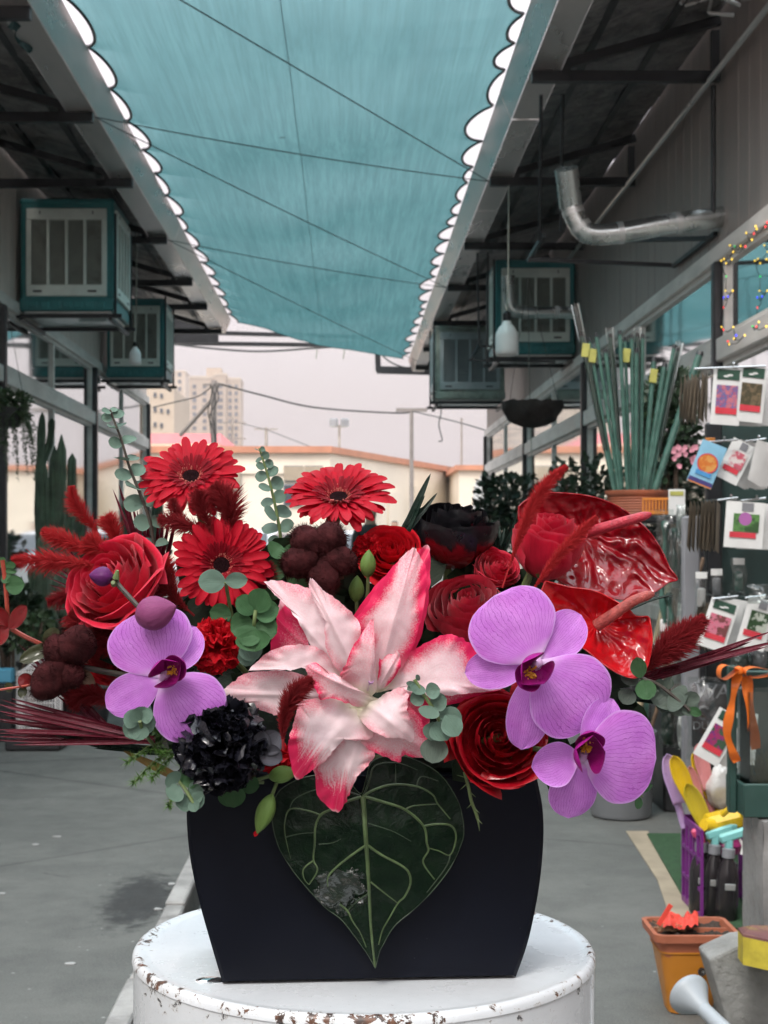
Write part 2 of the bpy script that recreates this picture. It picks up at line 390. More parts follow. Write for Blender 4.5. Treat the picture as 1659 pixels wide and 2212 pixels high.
# ---------------------------------------------------------------- shop rows
def shop_row(name, label, sx, X, y0, y1, posts, zhead, zrail, zsill, pmat, door=None):
    t = thing(name, label, 'building', (X, (y0 + y1) / 2, 0))
    io = sx  # +1: the wall faces -X side (right row), outward normal is -sx
    face = X
    wall = obj('upper_wall', MB().box((X + io * .10, (y0 + y1) / 2, (zhead + 4.75) / 2), (.08, y1 - y0, 4.75 - zhead)).mesh('upper_wall', MAT['post']), t)
    y = y0; bw = .25
    while y < y1 - .02:
        L = min(bw, y1 - y)
        obj('wall_board', MB().bbox((X + io * .045 + rnd.uniform(-.0015, .0015), y + L / 2, (zhead + .07 + 4.7) / 2), (.03, L - .006, 4.7 - zhead - .07), .004).mesh('wall_board', pmat), wall); y += L
    for z0, h, th, nm in ((zhead, .11, .07, 'head_rail'), (zrail, .15, .08, 'transom_rail'), (zsill - .12, .12, .09, 'window_sill')):
        obj(nm, MB().bbox((X + io * .02, (y0 + y1) / 2, z0 + h / 2), (th, y1 - y0 - .004, h), .008).mesh(nm, MAT['rail']), t)
    obj('lower_wall', MB().box((X + io * .06, (y0 + y1) / 2, (zsill - .12) / 2), (.10, y1 - y0, zsill - .125)).mesh('lower_wall', pmat), t)
    for p in posts:
        obj('post', MB().bbox((X + io * .02, p, 2.0), (.11, .13, 4.0 if p < y1 - .3 else zhead * 2 - 4.0 + .02), .01).mesh('post', MAT['post']), t) if False else \
        obj('post', MB().bbox((X + io * .015, p, (zhead - .002) / 2), (.10, .085, zhead - .002), .01).mesh('post', MAT['post']), t)
    ends = [y0] + [p for p in posts if y0 < p < y1] + [y1]
    for a, b in zip(ends, ends[1:]):
        a2, b2 = a + .07, b - .07; mid = [a2] + ([(a2 + b2) / 2] if b2 - a2 > 1.6 else []) + [b2]
        for c, d in zip(mid, mid[1:]):
            for z0, z1 in ((zrail + .15, zhead), (zsill, zrail)):
                fr = MB()
                for q in (c + .018, d - .018): fr.box((X + io * .04, q, (z0 + z1) / 2), (.045, .036, z1 - z0 - .004))
                for q in (z0 + .018, z1 - .018): fr.box((X + io * .04, (c + d) / 2, q), (.043, d - c - .08, .034))
                w_ = obj('window', fr.mesh('window', MAT['rail']), t)
                pn = MB().add([(X + io * .045, c + .03, z0 + .03), (X + io * .045, d - .03, z0 + .03), (X + io * .045, d - .03, z1 - .03), (X + io * .045, c + .03, z1 - .03)], [(0, 1, 2, 3)])
                obj('pane', pn.mesh('pane', MAT['glass'], smooth=False), w_)
    obj('unseen_side_wall', MB().box((X + io * .11, (y0 - 7) / 2, 2.3), (.2, y0 + 6.98, 4.6)).mesh('unseen_side_wall', pmat, smooth=False), t)  # plain unseen row extension beside the camera, added to block side sky light
    # room behind the glass
    bk = MB(); xb = X + io * 3.2
    bk.box((xb, (y0 + y1) / 2, 2.3), (.1, y1 - y0, 4.6)); bk.box((X + io * 1.65, (y0 + y1) / 2, 4.72), (3.0, y1 - y0, .08))
    bk.box((X + io * 1.65, y0 + .05, 2.3), (3.0, .1, 4.5)); bk.box((X + io * 1.65, y1 - .05, 2.3), (3.0, .1, 4.5))
    obj('back_room', bk.mesh('back_room', MAT['inside'], smooth=False), t)
    return t
LX, RX = -3.0, 2.4
LE, RE = -1.785, 1.18                 # outer edges of the eaves
shop_row('shop_building', 'beige panelled shop row with glazed front behind the cacti', -1, LX, 7.5, 22.4, [12.9, 17.6, 22.33], 3.30, 2.62, .75, MAT['panel'])
shop_row('shop_building', 'brown panelled shop row with glazed front behind the seed stand', 1, RX, 6.2, 25.8, [9.6, 15.0, 20.0, 25.72], 3.05, 2.40, .75, MAT['panelr'])

def canopy(label, sx, Xw, Xe, y0, y1, raf):
    t = thing('eave_canopy', label, 'canopy', (Xe, (y0 + y1) / 2, 4.2)); io = sx; ym = (y0 + y1) / 2
    # gutter: an open trough with turned lips
    gy = y0
    while gy < y1 - .05:
        L = min(2.95, y1 - gy); m = MB(); th = .004; gw, gh = .20, .19
        xi = Xe; xo = Xe + io * gw; z0 = 4.275 + rnd.uniform(-.004, .004)
        m.box((Xe - io * .04, gy + L / 2, z0 + gh / 2), (th, L - .006, math.hypot(gh, .08)), Matrix.Rotation(-io * math.atan2(.08, gh), 3, 'Y')); m.box((xo, gy + L / 2, z0 + gh / 2), (th, L - .006, gh))
        m.box(((xi + xo) / 2, gy + L / 2, z0), (gw - th * 2, L - .006, th)); m.box((Xe - io * .07, gy + L / 2, z0 + gh + .003), (.03, L - .006, .006))
        obj('gutter', m.mesh('gutter', MAT['gutter']), t); gy += L
    # crumpled foil lining under the roof
    def sof(u, v):
        x = lerp(Xe + io * .205, Xw, u); y = lerp(y0, y1, v)
        return (x, y, lerp(4.40, 4.66, u) + .025 * mn.noise(Vector((x * 2, y * 1.6, sx))) + .012 * mn.noise(Vector((x * 7, y * 6, 3))))
    obj('foil_lining', MB().grid(sof, 14, 170).mesh('foil_lining', MAT['foil'], ang=180), t)
    rs = MB()
    for k in range(2): rs.add([], [])
    obj('roof_sheet', MB().box(((Xe + Xw) / 2 + io * .1, ym, 4.79), (abs(Xw - Xe) - .2, y1 - y0, .02), Matrix.Rotation(-io * .21, 3, 'Y')).mesh('roof_sheet', MAT['gutter']), t)
    for y in raf:
        m = MB().box(((Xe + Xw) / 2 + io * .005, y, 4.235), (abs(Xw - Xe) - .01, .055, .07))
        m.tube([(Xe + io * .2, y, 4.31), (Xw, y, 4.60)], .042, 4)
        m.box((Xe + io * .23, y, 4.305), (.05, .05, .072)); m.box((Xw - io * .03, y, 4.40), (.05, .05, .26))
        obj('rafter', m.mesh('rafter', MAT['black_steel'], smooth=False), t)
    for f in (.33, .72):
        x = lerp(Xe, Xw, f); obj('purlin', MB().box((x, ym, lerp(4.31, 4.60, f) + .055), (.05, y1 - y0, .05)).mesh('purlin', MAT['black_steel'], smooth=False), t)
    return t
LRAF = [6.5, 8.4, 10.47, 12.4, 14.76, 17.2, 19.0, 21.2]
RRAF = [8.0, 9.55, 12.35, 15.05, 17.55, 20.4, 23.2, 25.7]
canopy('foil-lined steel eave with gutter above the left shop coolers', -1, LX, LE, 6.3, 21.7, LRAF)
canopy('foil-lined steel eave with gutter above the flue pipes', 1, RX, RE, 7.7, 26.6, RRAF)
tag(obj('conduit_pipe', MB().tube([(2.33, 7.7, 4.2), (2.33, 14, 4.21), (2.33, 22, 4.2)], .02, 8).mesh('conduit_pipe', MAT['tray'])), 'thin shiny conduit running along the top of the brown wall', 'pipe')

# ---------------------------------------------------------------- shade cloth with scalloped sides
def scal(y0, y1, lo, hi, dlo, dhi, seed):
    r = random.Random(seed); k = [y0]; d = []
    while k[-1] < y1:
        st = r.uniform(lo, hi); k.append(k[-1] + st); d.append(r.uniform(dlo, dhi) * (st / hi) ** .6)
    def f(y):
        for a, b, c in zip(k, k[1:], d):
            if a <= y <= b:
                u = (y - a) / (b - a); return c * max(0, 1 - (2 * u - 1) ** 2) ** .62
        return 0
    return f
sL = scal(5.2, 23, .62, .95, .09, .15, 3); sR = scal(5.35, 28, .5, 1.0, .10, .19, 11)
CY0 = 7.7
def clothpt(u, v):
    yl, yr = lerp(CY0, 21.9, v), lerp(CY0, 26.6, v); y = lerp(yl, yr, u)
    xl = LE + .065 + sL(yl); xr = RE - .065 - sR(yr)
    x = lerp(LE + .065, RE - .065, u) + sL(yl) * (1 - u) ** 7 - sR(yr) * u ** 7; sag = 4 * u * (1 - u)
    z = lerp(4.50, 4.52, u) - .10 * sag * (.7 + .3 * math.sin(y * .8)) + .02 * mn.noise(Vector((x * 1.5, y * .7, 0))) * sag
    z += .018 * math.sin(y * 2.1 + x * 1.1) * sag + .05 * mn.noise(Vector((x * .9, y * .4, 3))) * sag + .016 * mn.noise(Vector((x * 4 + y * .6, y * .5, 8))) * sag
    # tied points pull the hem up to the gutter
    e = min(u, 1 - u)
    z += -.05 * math.exp(-e * 18) * ((sL(yl) / .15) if u < .5 else (sR(yr) / .3))
    return Vector((x, y, z))
tcl = thing('shade_cloth', 'teal woven shade cloth with scalloped edges stretched over the lane', 'shade cloth', (0, 15, 4.4))
obj('cloth', MB().grid(clothpt, 60, 420).mesh('cloth', MAT['cloth'], ang=180), tcl)
for u in (0, 1):
    pts = [clothpt(u, i / 520) for i in range(521)]
    obj('hem', MB().tube(pts, .012, 5).mesh('hem', MAT['black_steel']), tcl)
obj('hem', MB().tube([clothpt(i / 60, 1) for i in range(61)], .008, 5).mesh('hem', MAT['cloth']), tcl)
obj('seam', MB().tube([clothpt(.47, i / 200) - Vector((0, 0, .006)) for i in range(201)], .0028, 4).mesh('seam', plain('seam_thread', (.01, .05, .055), .8)), tcl)
# loose end of cloth folded over the left gutter
def fold(u, v): return (LE - .02 - .17 * u + .02 * math.sin(v * 9), 8.55 + v * .55 + .06 * u, 4.47 - .24 * u * (1 - .3 * abs(v - .4)) + .03 * math.sin(u * 5 + v * 7))
obj('loose_flap', MB().grid(fold, 10, 10).mesh('loose_flap', MAT['cloth'], ang=180), tcl)

def wire(a, b, label, sag=.05, r=.0045, name='support_wire', cat='wire', mt='cable', n=18, grp=None):
    a, b = Vector(a), Vector(b)
    pts = [a.lerp(b, i / n) - Vector((0, 0, 4 * sag * (i / n) * (1 - i / n))) for i in range(n + 1)]
    return tag(obj(name, MB().tube(pts, r, 5).mesh(name, MAT[mt])), label, cat, grp)
EL = lambda y: (LE, y, 4.24)
ER = lambda y: (RE, y, 4.24)
wire(EL(6.5), ER(12.35), 'topmost wire crossing under the teal cloth to the flue rafter', 0)
wire(EL(10.47), ER(12.35), 'shallow second wire crossing below the teal cloth', .03)
wire(EL(10.47), ER(17.55), 'long steep wire crossing the middle of the teal cloth', .02)
wire(EL(14.76), ER(17.55), 'shallow wire crossing the far part of the teal cloth', .03)
wire(EL(14.76), ER(24.8), 'farthest steep wire below the teal cloth', .02)

# ---------------------------------------------------------------- evaporative coolers
def grille(t, o, ux, uz, nrm, w, h, pmat, cols=4, old=False):
    """louvred panel in the plane o + ux*a + uz*b, proud along nrm"""
    ux, uz, nrm = Vector(ux), Vector(uz), Vector(nrm); rot = Matrix((ux, nrm, uz)).transposed()
    at = lambda a, b, d: o + ux * a + uz * b + nrm * d
    m = MB(); bt, bb, bs, bv = .13 * h, .13 * h, .06 * w, .036 * w
    m.bbox(at(w / 2, h - bt / 2, .012), (w, .03, bt), .006, rot); m.bbox(at(w / 2, bb / 2, .012), (w, .03, bb), .006, rot)
    iw = w - 2 * bs; cw = (iw - (cols - 1) * bv) / cols; xs = [bs + i * (cw + bv) for i in range(cols)]
    for a in (bs / 2, w - bs / 2): m.box(at(a, h / 2, .012), (bs, .03, h - bt - bb), rot)
    for i in range(1, cols): m.box(at(xs[i] - bv / 2, h / 2, .0125), (bv, .031, h - bt - bb), rot)
    g_ = obj('grille', m.mesh('grille', pmat), t)
    d = MB(); d.box(at(w / 2, h / 2, -.004), (w - .01, .012, h - .01), rot); obj('pad', d.mesh('pad', MAT['grille_dark'], smooth=False), g_)
    sl = MB(); n = 30; hh = h - bt - bb; tilt = rot @ Matrix.Rotation(.6, 3, 'X')
    for x in xs:
        for k in range(n): sl.box(at(x + cw / 2, bb + (k + .5) * hh / n, .010), (cw - .004, .014, .0045), tilt)
    so = obj('louvre_slats', sl.mesh('louvre_slats', MAT['slat'] if not old else MAT['grille_dull'], smooth=False), g_); so['kind'] = 'stuff'
    hn = MB()
    for a in (w * .14, w * .82): hn.box(at(a, bb * .42, .028), (w * .11, .006, bb * .17), rot)
    for a in (w * .17, w * .83): hn.box(at(a, h - bt * .4, .028), (w * .012, .006, bt * .3), rot)
    obj('slot', hn.mesh('slot', MAT['black_steel'], smooth=False), g_)
def cooler(label, x0, yf, zb, w, h, d, side, body='teal', gm='grille', ztop=4.22, rods=True):
    t = thing('evaporative_cooler', label, 'air cooler', (x0 + w / 2, yf + d / 2, zb), 'coolers hung below the eaves')
    m = MB().bbox((x0 + w / 2, yf + d / 2, zb + h / 2 + .03), (w, d, h - .06), .02)
    m.bbox((x0 + w / 2, yf + d / 2, zb + h - .025), (w + .012, d + .012, .06), .02); m.bbox((x0 + w / 2, yf + d / 2, zb + .055), (w + .014, d + .014, .11), .012)
    for k in range(7): m.bbox((x0 + w * (.14 + .12 * k), yf - .010, zb + .055), (w * .09, .014, .06), .006)
    obj('casing', m.mesh('casing', MAT[body]), t)
    mg = .07 * w
    grille(t, Vector((x0 + mg, yf, zb + .13)), (1, 0, 0), (0, 0, 1), (0, -1, 0), w - 2 * mg, h - .22, MAT[gm], old=gm != 'grille')
    if side > 0: grille(t, Vector((x0 + w, yf + mg, zb + .13)), (0, 1, 0), (0, 0, 1), (1, 0, 0), d - 2 * mg, h - .22, MAT[gm])
    else: grille(t, Vector((x0, yf + d - mg, zb + .13)), (0, -1, 0), (0, 0, 1), (-1, 0, 0), d - 2 * mg, h - .22, MAT[gm])
    b = MB().bbox((x0 + w / 2, yf + d / 2, zb - .012), (w - .06, d - .06, .03), .008)
    b.lathe([(.0, -.045), (.12, -.045), (.14, -.03), (.14, -.02)], 20, (x0 + w * .7, yf + d * .45, zb)); obj('drip_tray', b.mesh('drip_tray', MAT['tray']), t)
    fr = MB()
    for y in (yf + .03, yf + d - .03): fr.box((x0 + w / 2, y, zb - .045), (w + .14, .035, .035))
    for x in (x0 + .02, x0 + w - .02): fr.box((x, yf + d / 2, zb - .079), (.035, d + .1, .032))
    obj('support_frame', fr.mesh('support_frame', MAT['black_steel'], smooth=False), t)
    if rods:
        xs = (x0 + w + .02,) if side > 0 else (x0 - .02,)
        for x in xs:
            for y in (yf - .02, yf + d + .02): obj('hanging_rod', MB().tube([(x, y, zb - .06), (x, y, ztop)], .013, 6).mesh('hanging_rod', MAT['black_steel']), t)
    return t
cooler('nearest teal cooler with pale louvres hanging below the left eave', LX + .02, 13.5, 3.34, .85, 1.02, .92, 1)
cooler('smaller-looking teal cooler behind the left hanging bulb', LX + .06, 18.1, 3.24, .70, .96, .80, 1)
cooler('teal cooler behind the thin flue pipe and the right hanging bulb', 1.575, 15.7, 3.22, .84, 1.0, .72, -1)
cooler('faded green cooler with dull grey panel at the far right eave', 1.20, 20.2, 3.17, .95, 1.0, .85, -1, 'tealold', 'grille_dull')

# empty black bracket next to the right cooler
t = thing('steel_bracket', 'empty black steel bracket hanging left of the right teal cooler', 'bracket', (1.2, 15.2, 3.1))
b = MB()
for a, c in ((P(1015, 778, 15.0), P(1035, 748, 15.6)), (P(1035, 748, 15.6), P(1060, 748, 15.6)), (P(1015, 778, 15.0), P(1200, 782, 15.0)), (P(1035, 748, 15.6), P(1031, 545, 15.6)), (P(1054, 748, 15.6), P(1054, 545, 15.6))):
    b.tube([a, c], .014, 4)
obj('bar', b.mesh('bar', MAT['black_steel'], smooth=False), t)
t = thing('wall_bracket', 'black triangular wall bracket below the big flue pipe', 'bracket', P(1450, 573, 10.9))
for a, c, r in ((P(1140, 560, 10.95), P(1450, 573, 10.95), .02), (P(1142, 562, 11.6), P(1175, 508, 10.9), .022), (P(1455, 575, 10.9), P(1545, 505, 9.7), .02), (P(1300, 520, 10.4), P(1530, 515, 9.9), .02)):
    obj('bar', MB().tube([a, c], r, 4).mesh('bar', MAT['black_steel'], smooth=False), t)
for x in (1166, 1212):
    obj('hanging_rod', MB().tube([P(x, 520 if x < 1200 else 500, 10.2), P(x + 3, 205, 9.6)], .012, 6).mesh('hanging_rod', MAT['black_steel']), t)
tag(obj('drop_rod', MB().tube([P(1541, 475, 9.55), P(1541, 185, 9.55)], .016, 6).mesh('drop_rod', MAT['black_steel'])), 'black rod dropping from rafter to big flue on brown wall', 'rod')

# flue pipes
def flue(label, Y, path, r, tipdir):
    t = thing('flue_pipe', label, 'pipe', P(*path[0], Y))
    pts = smooth_pts([P(x, y, Y) for x, y in path], 10)
    obj('pipe', MB().tube(pts, r, 20).mesh('pipe', MAT['duct'], ang=60), t)
    for i in (8, 20, len(pts) - 14, len(pts) - 6):
        d = (pts[i + 1] - pts[i - 1]).normalized()
        obj('clamp_band', MB().tube([pts[i] - d * .018, pts[i] + d * .018], r + .004, 20).mesh('clamp_band', MAT['tray'], ang=60), t)
    e = pts[-1]; d = Vector(tipdir).normalized()
    obj('outlet', MB().tube([e - d * .02, e + d * r * 1.5, e + d * r * 3.4], [r * 1.08, r * 1.08, r * 1.1], 20).mesh('outlet', MAT['duct'], ang=60), t)
    return t
flue('big galvanised flue bending upward from the brown wall', 9.6, [(1562, 468), (1440, 485), (1340, 503), (1275, 505), (1248, 480), (1232, 440)], .068, (-.10, -.25, .5))
flue('thin galvanised flue in front of the right teal cooler', 15.2, [(1246, 677), (1190, 675), (1135, 675), (1108, 668), (1101, 640)], .062, (-.05, -.1, .5))

# hanging bulbs
def bulb(label, x, ytop, ybot, Y, s, ycord):
    q = P(x, ybot, Y); t = thing('hanging_bulb', label, 'light bulb', q, 'bulbs on cords under the eaves')
    h = (ybot - ytop) / F * Y
    prof = [(.0, 0), (.22, .0), (.255, .03), (.262, .12), (.262, .42), (.25, .5), (.18, .63), (.1, .72), (.09, .78)]
    obj('bulb', MB().lathe([(r * h, z * h) for r, z in prof], 24, q).mesh('bulb', MAT['white_plastic'], ang=50), t)
    obj('socket', MB().lathe([(.09 * h, .77 * h), (.095 * h, .78 * h), (.095 * h, .95 * h), (.03 * h, 1.0 * h)], 14, q).mesh('socket', MAT['black_steel']), t)
    obj('cord', MB().tube([q + Vector((0, 0, h * .98)), q + Vector((.01, 0, h * 1.5)), P(x + 4, ycord, Y)], .005, 5).mesh('cord', MAT['cable_pale']), t)
bulb('white hanging bulb in front of the second left cooler', 292, 738, 787, 14.8, 1, 470)
bulb('large white hanging bulb in front of the right teal cooler', 1095, 672, 768, 12.2, 1, 400)
wire(P(1142, 770, 15), P(1150, 1050, 15), 'yellowish loose cord hanging near the dark basket', 0, .005, 'flex_cord', 'cord', 'cable_pale')

# gate frame between the eaves
t = thing('gate_frame', 'black steel tube frame spanning the far end of the lane', 'frame', P(600, 740, 27))
for pts, r in (([(360, 716), (560, 722), (815, 728)], .05), ([(365, 741), (815, 747)], .05), ([(815, 744), (817, 802)], .07), ([(814, 799), (960, 803)], .09), ([(958, 803), (1010, 720)], .03)):
    obj('bar', MB().tube([P(x, y, 27) for x, y in pts], r, 4).mesh('bar', MAT['black_steel'], smooth=False), t)
obj('sign_plate', MB().box(P(410, 714, 24.5), (.95, .04, .42)).mesh('sign_plate', MAT['black_steel'], smooth=False), t)
obj('cloth_scrap', MB().box(P(787, 736, 26.8), (.34, .02, .14)).mesh('cloth_scrap', MAT['cloth']), t)
for x, y0, y1, in ((742, 744, 776), (683, 745, 775)):
    tag(obj('string_scrap', MB().tube([P(x, y0, 27), P(x + 2, (y0 + y1) / 2, 27), P(x - 1, y1, 27)], .012, 5).mesh('string_scrap', MAT['cable_pale'])), 'short string tied to the gate frame bar, ' + ('nearer the corner post' if x > 700 else 'nearer the middle'), 'string')
# ---------------------------------------------------------------- far background
MAT['cream'] = plain('cream_render', (.84, .75, .62), .8, .06, .6, .2, 12, .01, dirt=((.70, .60, .48), .5))
MAT['tower'] = plain('sandy_tower_render', (.46, .36, .27), .85, .06, .05, 0)
MAT['tower2'] = plain('pale_tower_render', (.56, .46, .36), .85, .06, .05, 0)
MAT['trim'] = plain('orange_trim', (.58, .26, .16), .6, .12, 2, 0)
MAT['pinkroof'] = plain('pink_fascia', (.62, .22, .25), .6, .1, 1, 0)
MAT['winfar'] = plain('far_window_glass', (.10, .11, .13), .2, .4, .1, 0, vari=.6)
MAT['curtain'] = plain('tan_slat_curtain', (.46, .38, .28), .7, .1, 3, 0)
MAT['pole'] = plain('weathered_pole', (.27, .24, .22), .7, .15, 3, 0)
MAT['grey'] = plain('grey_plastic', (.22, .23, .25), .45, .1, 4, .05, 20)

def tower(label, x0, x1, ytop, Y, wings, cols, floors, mt):
    a, b = P(x0, ytop, Y), P(x1, ytop, Y); H = a.z; W = b.x - a.x
    t = thing('apartment_tower', label, 'building', ((a.x + b.x) / 2, Y + 9, 0))
    for f0, f1, fh, dy in wings:
        obj('wall', MB().box((a.x + W * (f0 + f1) / 2, Y + 9 + dy, H * fh / 2), (W * (f1 - f0), 18, H * fh)).mesh('wall', MAT[mt], smooth=False), t)
        obj('parapet', MB().box((a.x + W * (f0 + f1) / 2, Y + 9 + dy, H * fh + .5), (W * (f1 - f0) + .5, 18.5, 1.0)).mesh('parapet', MAT['tower2'], smooth=False), t)
    obj('roof_house', MB().box((a.x + W * .45, Y + 10, H * 1.03), (W * .3, 6, H * .06)).mesh('roof_house', MAT[mt], smooth=False), t)
    wm = {}
    for fx, fw, dy in cols:
        if fw not in wm:
            m = MB().box((0, 0, 0), (W * fw, .5, H / floors * .52)); wm[fw] = m.mesh('far_window', MAT['winfar'], smooth=False)
        for k in range(2, floors - 1):
            obj('window', wm[fw], t, Matrix.Translation(Vector((a.x + W * fx, Y + dy - .1, H * (k + .5) / floors)) - WM[t.name].translation))
    return t
tower('sandy apartment tower standing behind the cable pole', 409, 519, 812, 600, [(0, .5, .985, 0), (.5, .72, 1.0, -1.5), (.72, 1, .975, 0)], [(.10, .07, 0), (.30, .07, 0), (.61, .1, -1.5), (.80, .06, 0), (.92, .06, 0)], 24, 'tower')
tower('partly hidden sandy tower beside the left shop corner', 318, 401, 787, 640, [(0, .55, 1.02, 0), (.55, 1, .95, -2)], [(.3, .08, 0), (.48, .08, 0), (.68, .08, -2), (.86, .08, -2)], 25, 'tower2')
def lowbox(name, label, x0, x1, ytop, Y, d, mt, roof=None, cat='building', wins=(), rh=.3):
    a, b = P(x0, ytop, Y), P(x1, ytop, Y); t = thing(name, label, cat, ((a.x + b.x) / 2, Y + d / 2, 0))
    obj('wall', MB().box(((a.x + b.x) / 2, Y + d / 2, a.z / 2), (b.x - a.x, d, a.z)).mesh('wall', MAT[mt], smooth=False), t)
    if roof: obj('fascia', MB().box(((a.x + b.x) / 2, Y + d / 2, a.z - rh / 2), (b.x - a.x + .3, d + .3, rh)).mesh('fascia', MAT[roof], smooth=False), t)
    for px0, py0, px1, py1 in wins:
        p, q = P(px0, py0, Y), P(px1, py1, Y)
        w_ = obj('window', MB().box(((p.x + q.x) / 2, Y - .05, (p.z + q.z) / 2), (q.x - p.x, .12, p.z - q.z)).mesh('window', MAT['grey'], smooth=False), t)
        obj('pane', MB().box(((p.x + q.x) / 2, Y - .10, (p.z + q.z) / 2), (q.x - p.x - .1, .06, p.z - q.z - .1)).mesh('pane', MAT['winfar'], smooth=False), w_)
    return t
lowbox('apartment_building', 'pale mid-rise block peeking past the left shop corner', 300, 376, 838, 140, 14, 'tower2', None, wins=[(332, 848, 338, 858), (346, 850, 352, 860), (332, 880, 338, 890), (346, 882, 352, 892), (360, 884, 366, 894), (332, 912, 338, 922), (346, 914, 352, 924)])
lowbox('low_building', 'low building with pink fascia below the towers', 300, 470, 937, 62, 8, 'cream', 'pinkroof', rh=.42)
# cream market building with a corner and an orange coping
t = thing('market_building', 'long cream market building with orange coping closing the lane', 'building', (-.5, 45, 0))
A, B, C = P(250, 970, 45), P(713, 970, 45), Vector((4.46, 59, 0)); zt = A.z
fp = [(A.x - 12, 45, 0), (B.x, 45, 0), (4.46, 59, 0), (16, 66, 0), (16, 80, 0), (A.x - 12, 80, 0)]
obj('wall', MB().poly(fp, (0, 0, zt)).mesh('wall', MAT['cream'], smooth=False), t)
fp2 = [(A.x - 12.2, 44.85, zt - .12), (B.x + .05, 44.85, zt - .12), (4.55, 58.9, zt - .12), (4.4, 62, zt - .12), (B.x - .1, 47, zt - .12), (A.x - 12.2, 47, zt - .12)]
obj('coping', MB().poly(fp2, (0, 0, .2)).mesh('coping', MAT['trim'], smooth=False), t)
obj('cornice', MB().poly([(x, y - .12, zt - .75) for x, y, _ in [(A.x - 12, 45.05, 0), (B.x, 45.05, 0), (B.x, 45.6, 0), (A.x - 12, 45.6, 0)]], (0, 0, .16)).mesh('cornice', MAT['cream'], smooth=False), t)
for x0, y0, x1, y1, mt in ((613, 1006, 655, 1040, 'curtain'), (658, 1006, 698, 1040, 'curtain'), (612, 1046, 654, 1092, 'winfar'), (470, 1010, 520, 1060, 'curtain'), (400, 1010, 450, 1060, 'curtain'), (240, 1010, 300, 1060, 'curtain')):
    p, q = P(x0, y0, 44.95), P(x1, y1, 44.95)
    f_ = obj('window', MB().box(((p.x + q.x) / 2, 44.95, (p.z + q.z) / 2), (q.x - p.x, .1, p.z - q.z)).mesh('window', MAT['grey'], smooth=False), t)
    if mt == 'curtain':
        n = 12
        for k in range(n): obj('slat', MB().box((lerp(p.x, q.x, (k + .5) / n), 44.89, (p.z + q.z) / 2), ((q.x - p.x) / n * .82, .04, p.z - q.z - .05)).mesh('slat', MAT['curtain'], smooth=False), f_)
    else: obj('pane', MB().box(((p.x + q.x) / 2, 44.89, (p.z + q.z) / 2), (q.x - p.x - .08, .04, p.z - q.z - .08)).mesh('pane', MAT['winfar'], smooth=False), f_)
dv = (Vector((4.46, 59, 0)) - Vector((B.x, 45, 0))).normalized(); nv = Vector((dv.y, -dv.x, 0))
for s0, s1, z0, z1 in ((2.2, 4.2, .2, 3.3), (5.6, 7.2, 1.4, 2.9), (8.6, 11.2, .2, 3.2)):
    c = Vector((B.x, 45, 0)) + dv * ((s0 + s1) / 2) + nv * .04
    f_ = obj('door_panel', MB().box(c + Vector((0, 0, (z0 + z1) / 2)), (s1 - s0, .08, z1 - z0), Matrix((dv, -nv, Vector((0, 0, 1)))).transposed()).mesh('door_panel', MAT['cream'], smooth=False), t)
lowbox('side_building', 'plain cream wall standing right of the market building', 992, 1300, 1005, 52, 10, 'cream', 'trim', rh=.18)
lowbox('side_building', 'cream shed wall seen through the right shop glazing', 1330, 1900, 960, 56, 10, 'cream', 'trim', rh=.2)

def pole(name, label, cat, x, y0, Y, r, arms=(), extra=None):
    q = P(x, y0, Y); t = thing(name, label, cat, (q.x, Y, 0))
    obj('shaft', MB().tube([(q.x, Y, 0), (q.x, Y, q.z)], [r, r * .75], 10).mesh('shaft', MAT['pole']), t)
    for dy, w_, th in arms: obj('crossarm', MB().box((q.x, Y, q.z - dy), (w_, th, th)).mesh('crossarm', MAT['pole'], smooth=False), t)
    return t, q
pole('utility_pole', 'utility pole with wide flat top arm right of the lane end', 'pole', 889, 884, 38, .065, [(.02, .80, .09)])
p_, q_ = pole('cable_pole', 'concrete pole knotted with cables before the sandy tower', 'pole', 462, 822, 35, .09, [(.1, .5, .06)])
obj('brace', MB().tube([P(460, 862, 35), P(390, 940, 36)], .05, 6).mesh('brace', MAT['pole']), p_)
for k in range(4): obj('cable_loop', MB().tube(smooth_pts([P(462 + rnd.uniform(-6, 6), 830 + j * 32, 34.8) + Vector((rnd.uniform(-.09, .09), -.05, 0)) for j in range(5)], 6), .016, 5).mesh('cable_loop', MAT['cable']), p_)
pole('utility_pole', 'thin pole with two arms in front of the sandy tower base', 'pole', 502, 902, 70, .09, [(.25, 1.3, .06), (1.0, 1.3, .06)])
pole('utility_pole', 'short thin power pole between tower and floodlight mast', 'pole', 575, 923, 75, .1, [(.1, 1.2, .07), (1.2, 1.1, .07)])
pole('antenna_pole', 'bare thin pole near the right shop corner', 'pole', 997, 903, 60, .05)
t, q = pole('floodlight_mast', 'mast with twin floodlights above the orange coping', 'lamp', 733, 918, 64, .07, [(.08, .55, .05)])
for s in (-1, 1):
    h_ = obj('floodlight', MB().bbox((q.x + s * .24, 63.8, q.z + .08), (.34, .2, .36), .04, Matrix.Rotation(s * .5, 3, 'Z')).mesh('floodlight', MAT['grey']), t)
def cable(px, Y, label, r=.016, cat='cable'):
    return tag(obj('overhead_cable', MB().tube(smooth_pts([P(x, y, yy) for (x, y), yy in zip(px, Y if isinstance(Y, (list, tuple)) else [Y] * len(px))], 10), r, 5).mesh('overhead_cable', MAT['cable'])), label, cat)
cable([(462, 826), (560, 852), (680, 880), (850, 892), (889, 889)], [35, 35, 36, 38, 38], 'thick sagging cable from the knotted pole to the flat-armed pole', .022)
cable([(889, 888), (940, 900), (1000, 915), (1050, 930)], [38, 36, 34, 33], 'cable from the flat-armed pole to the right shop corner')
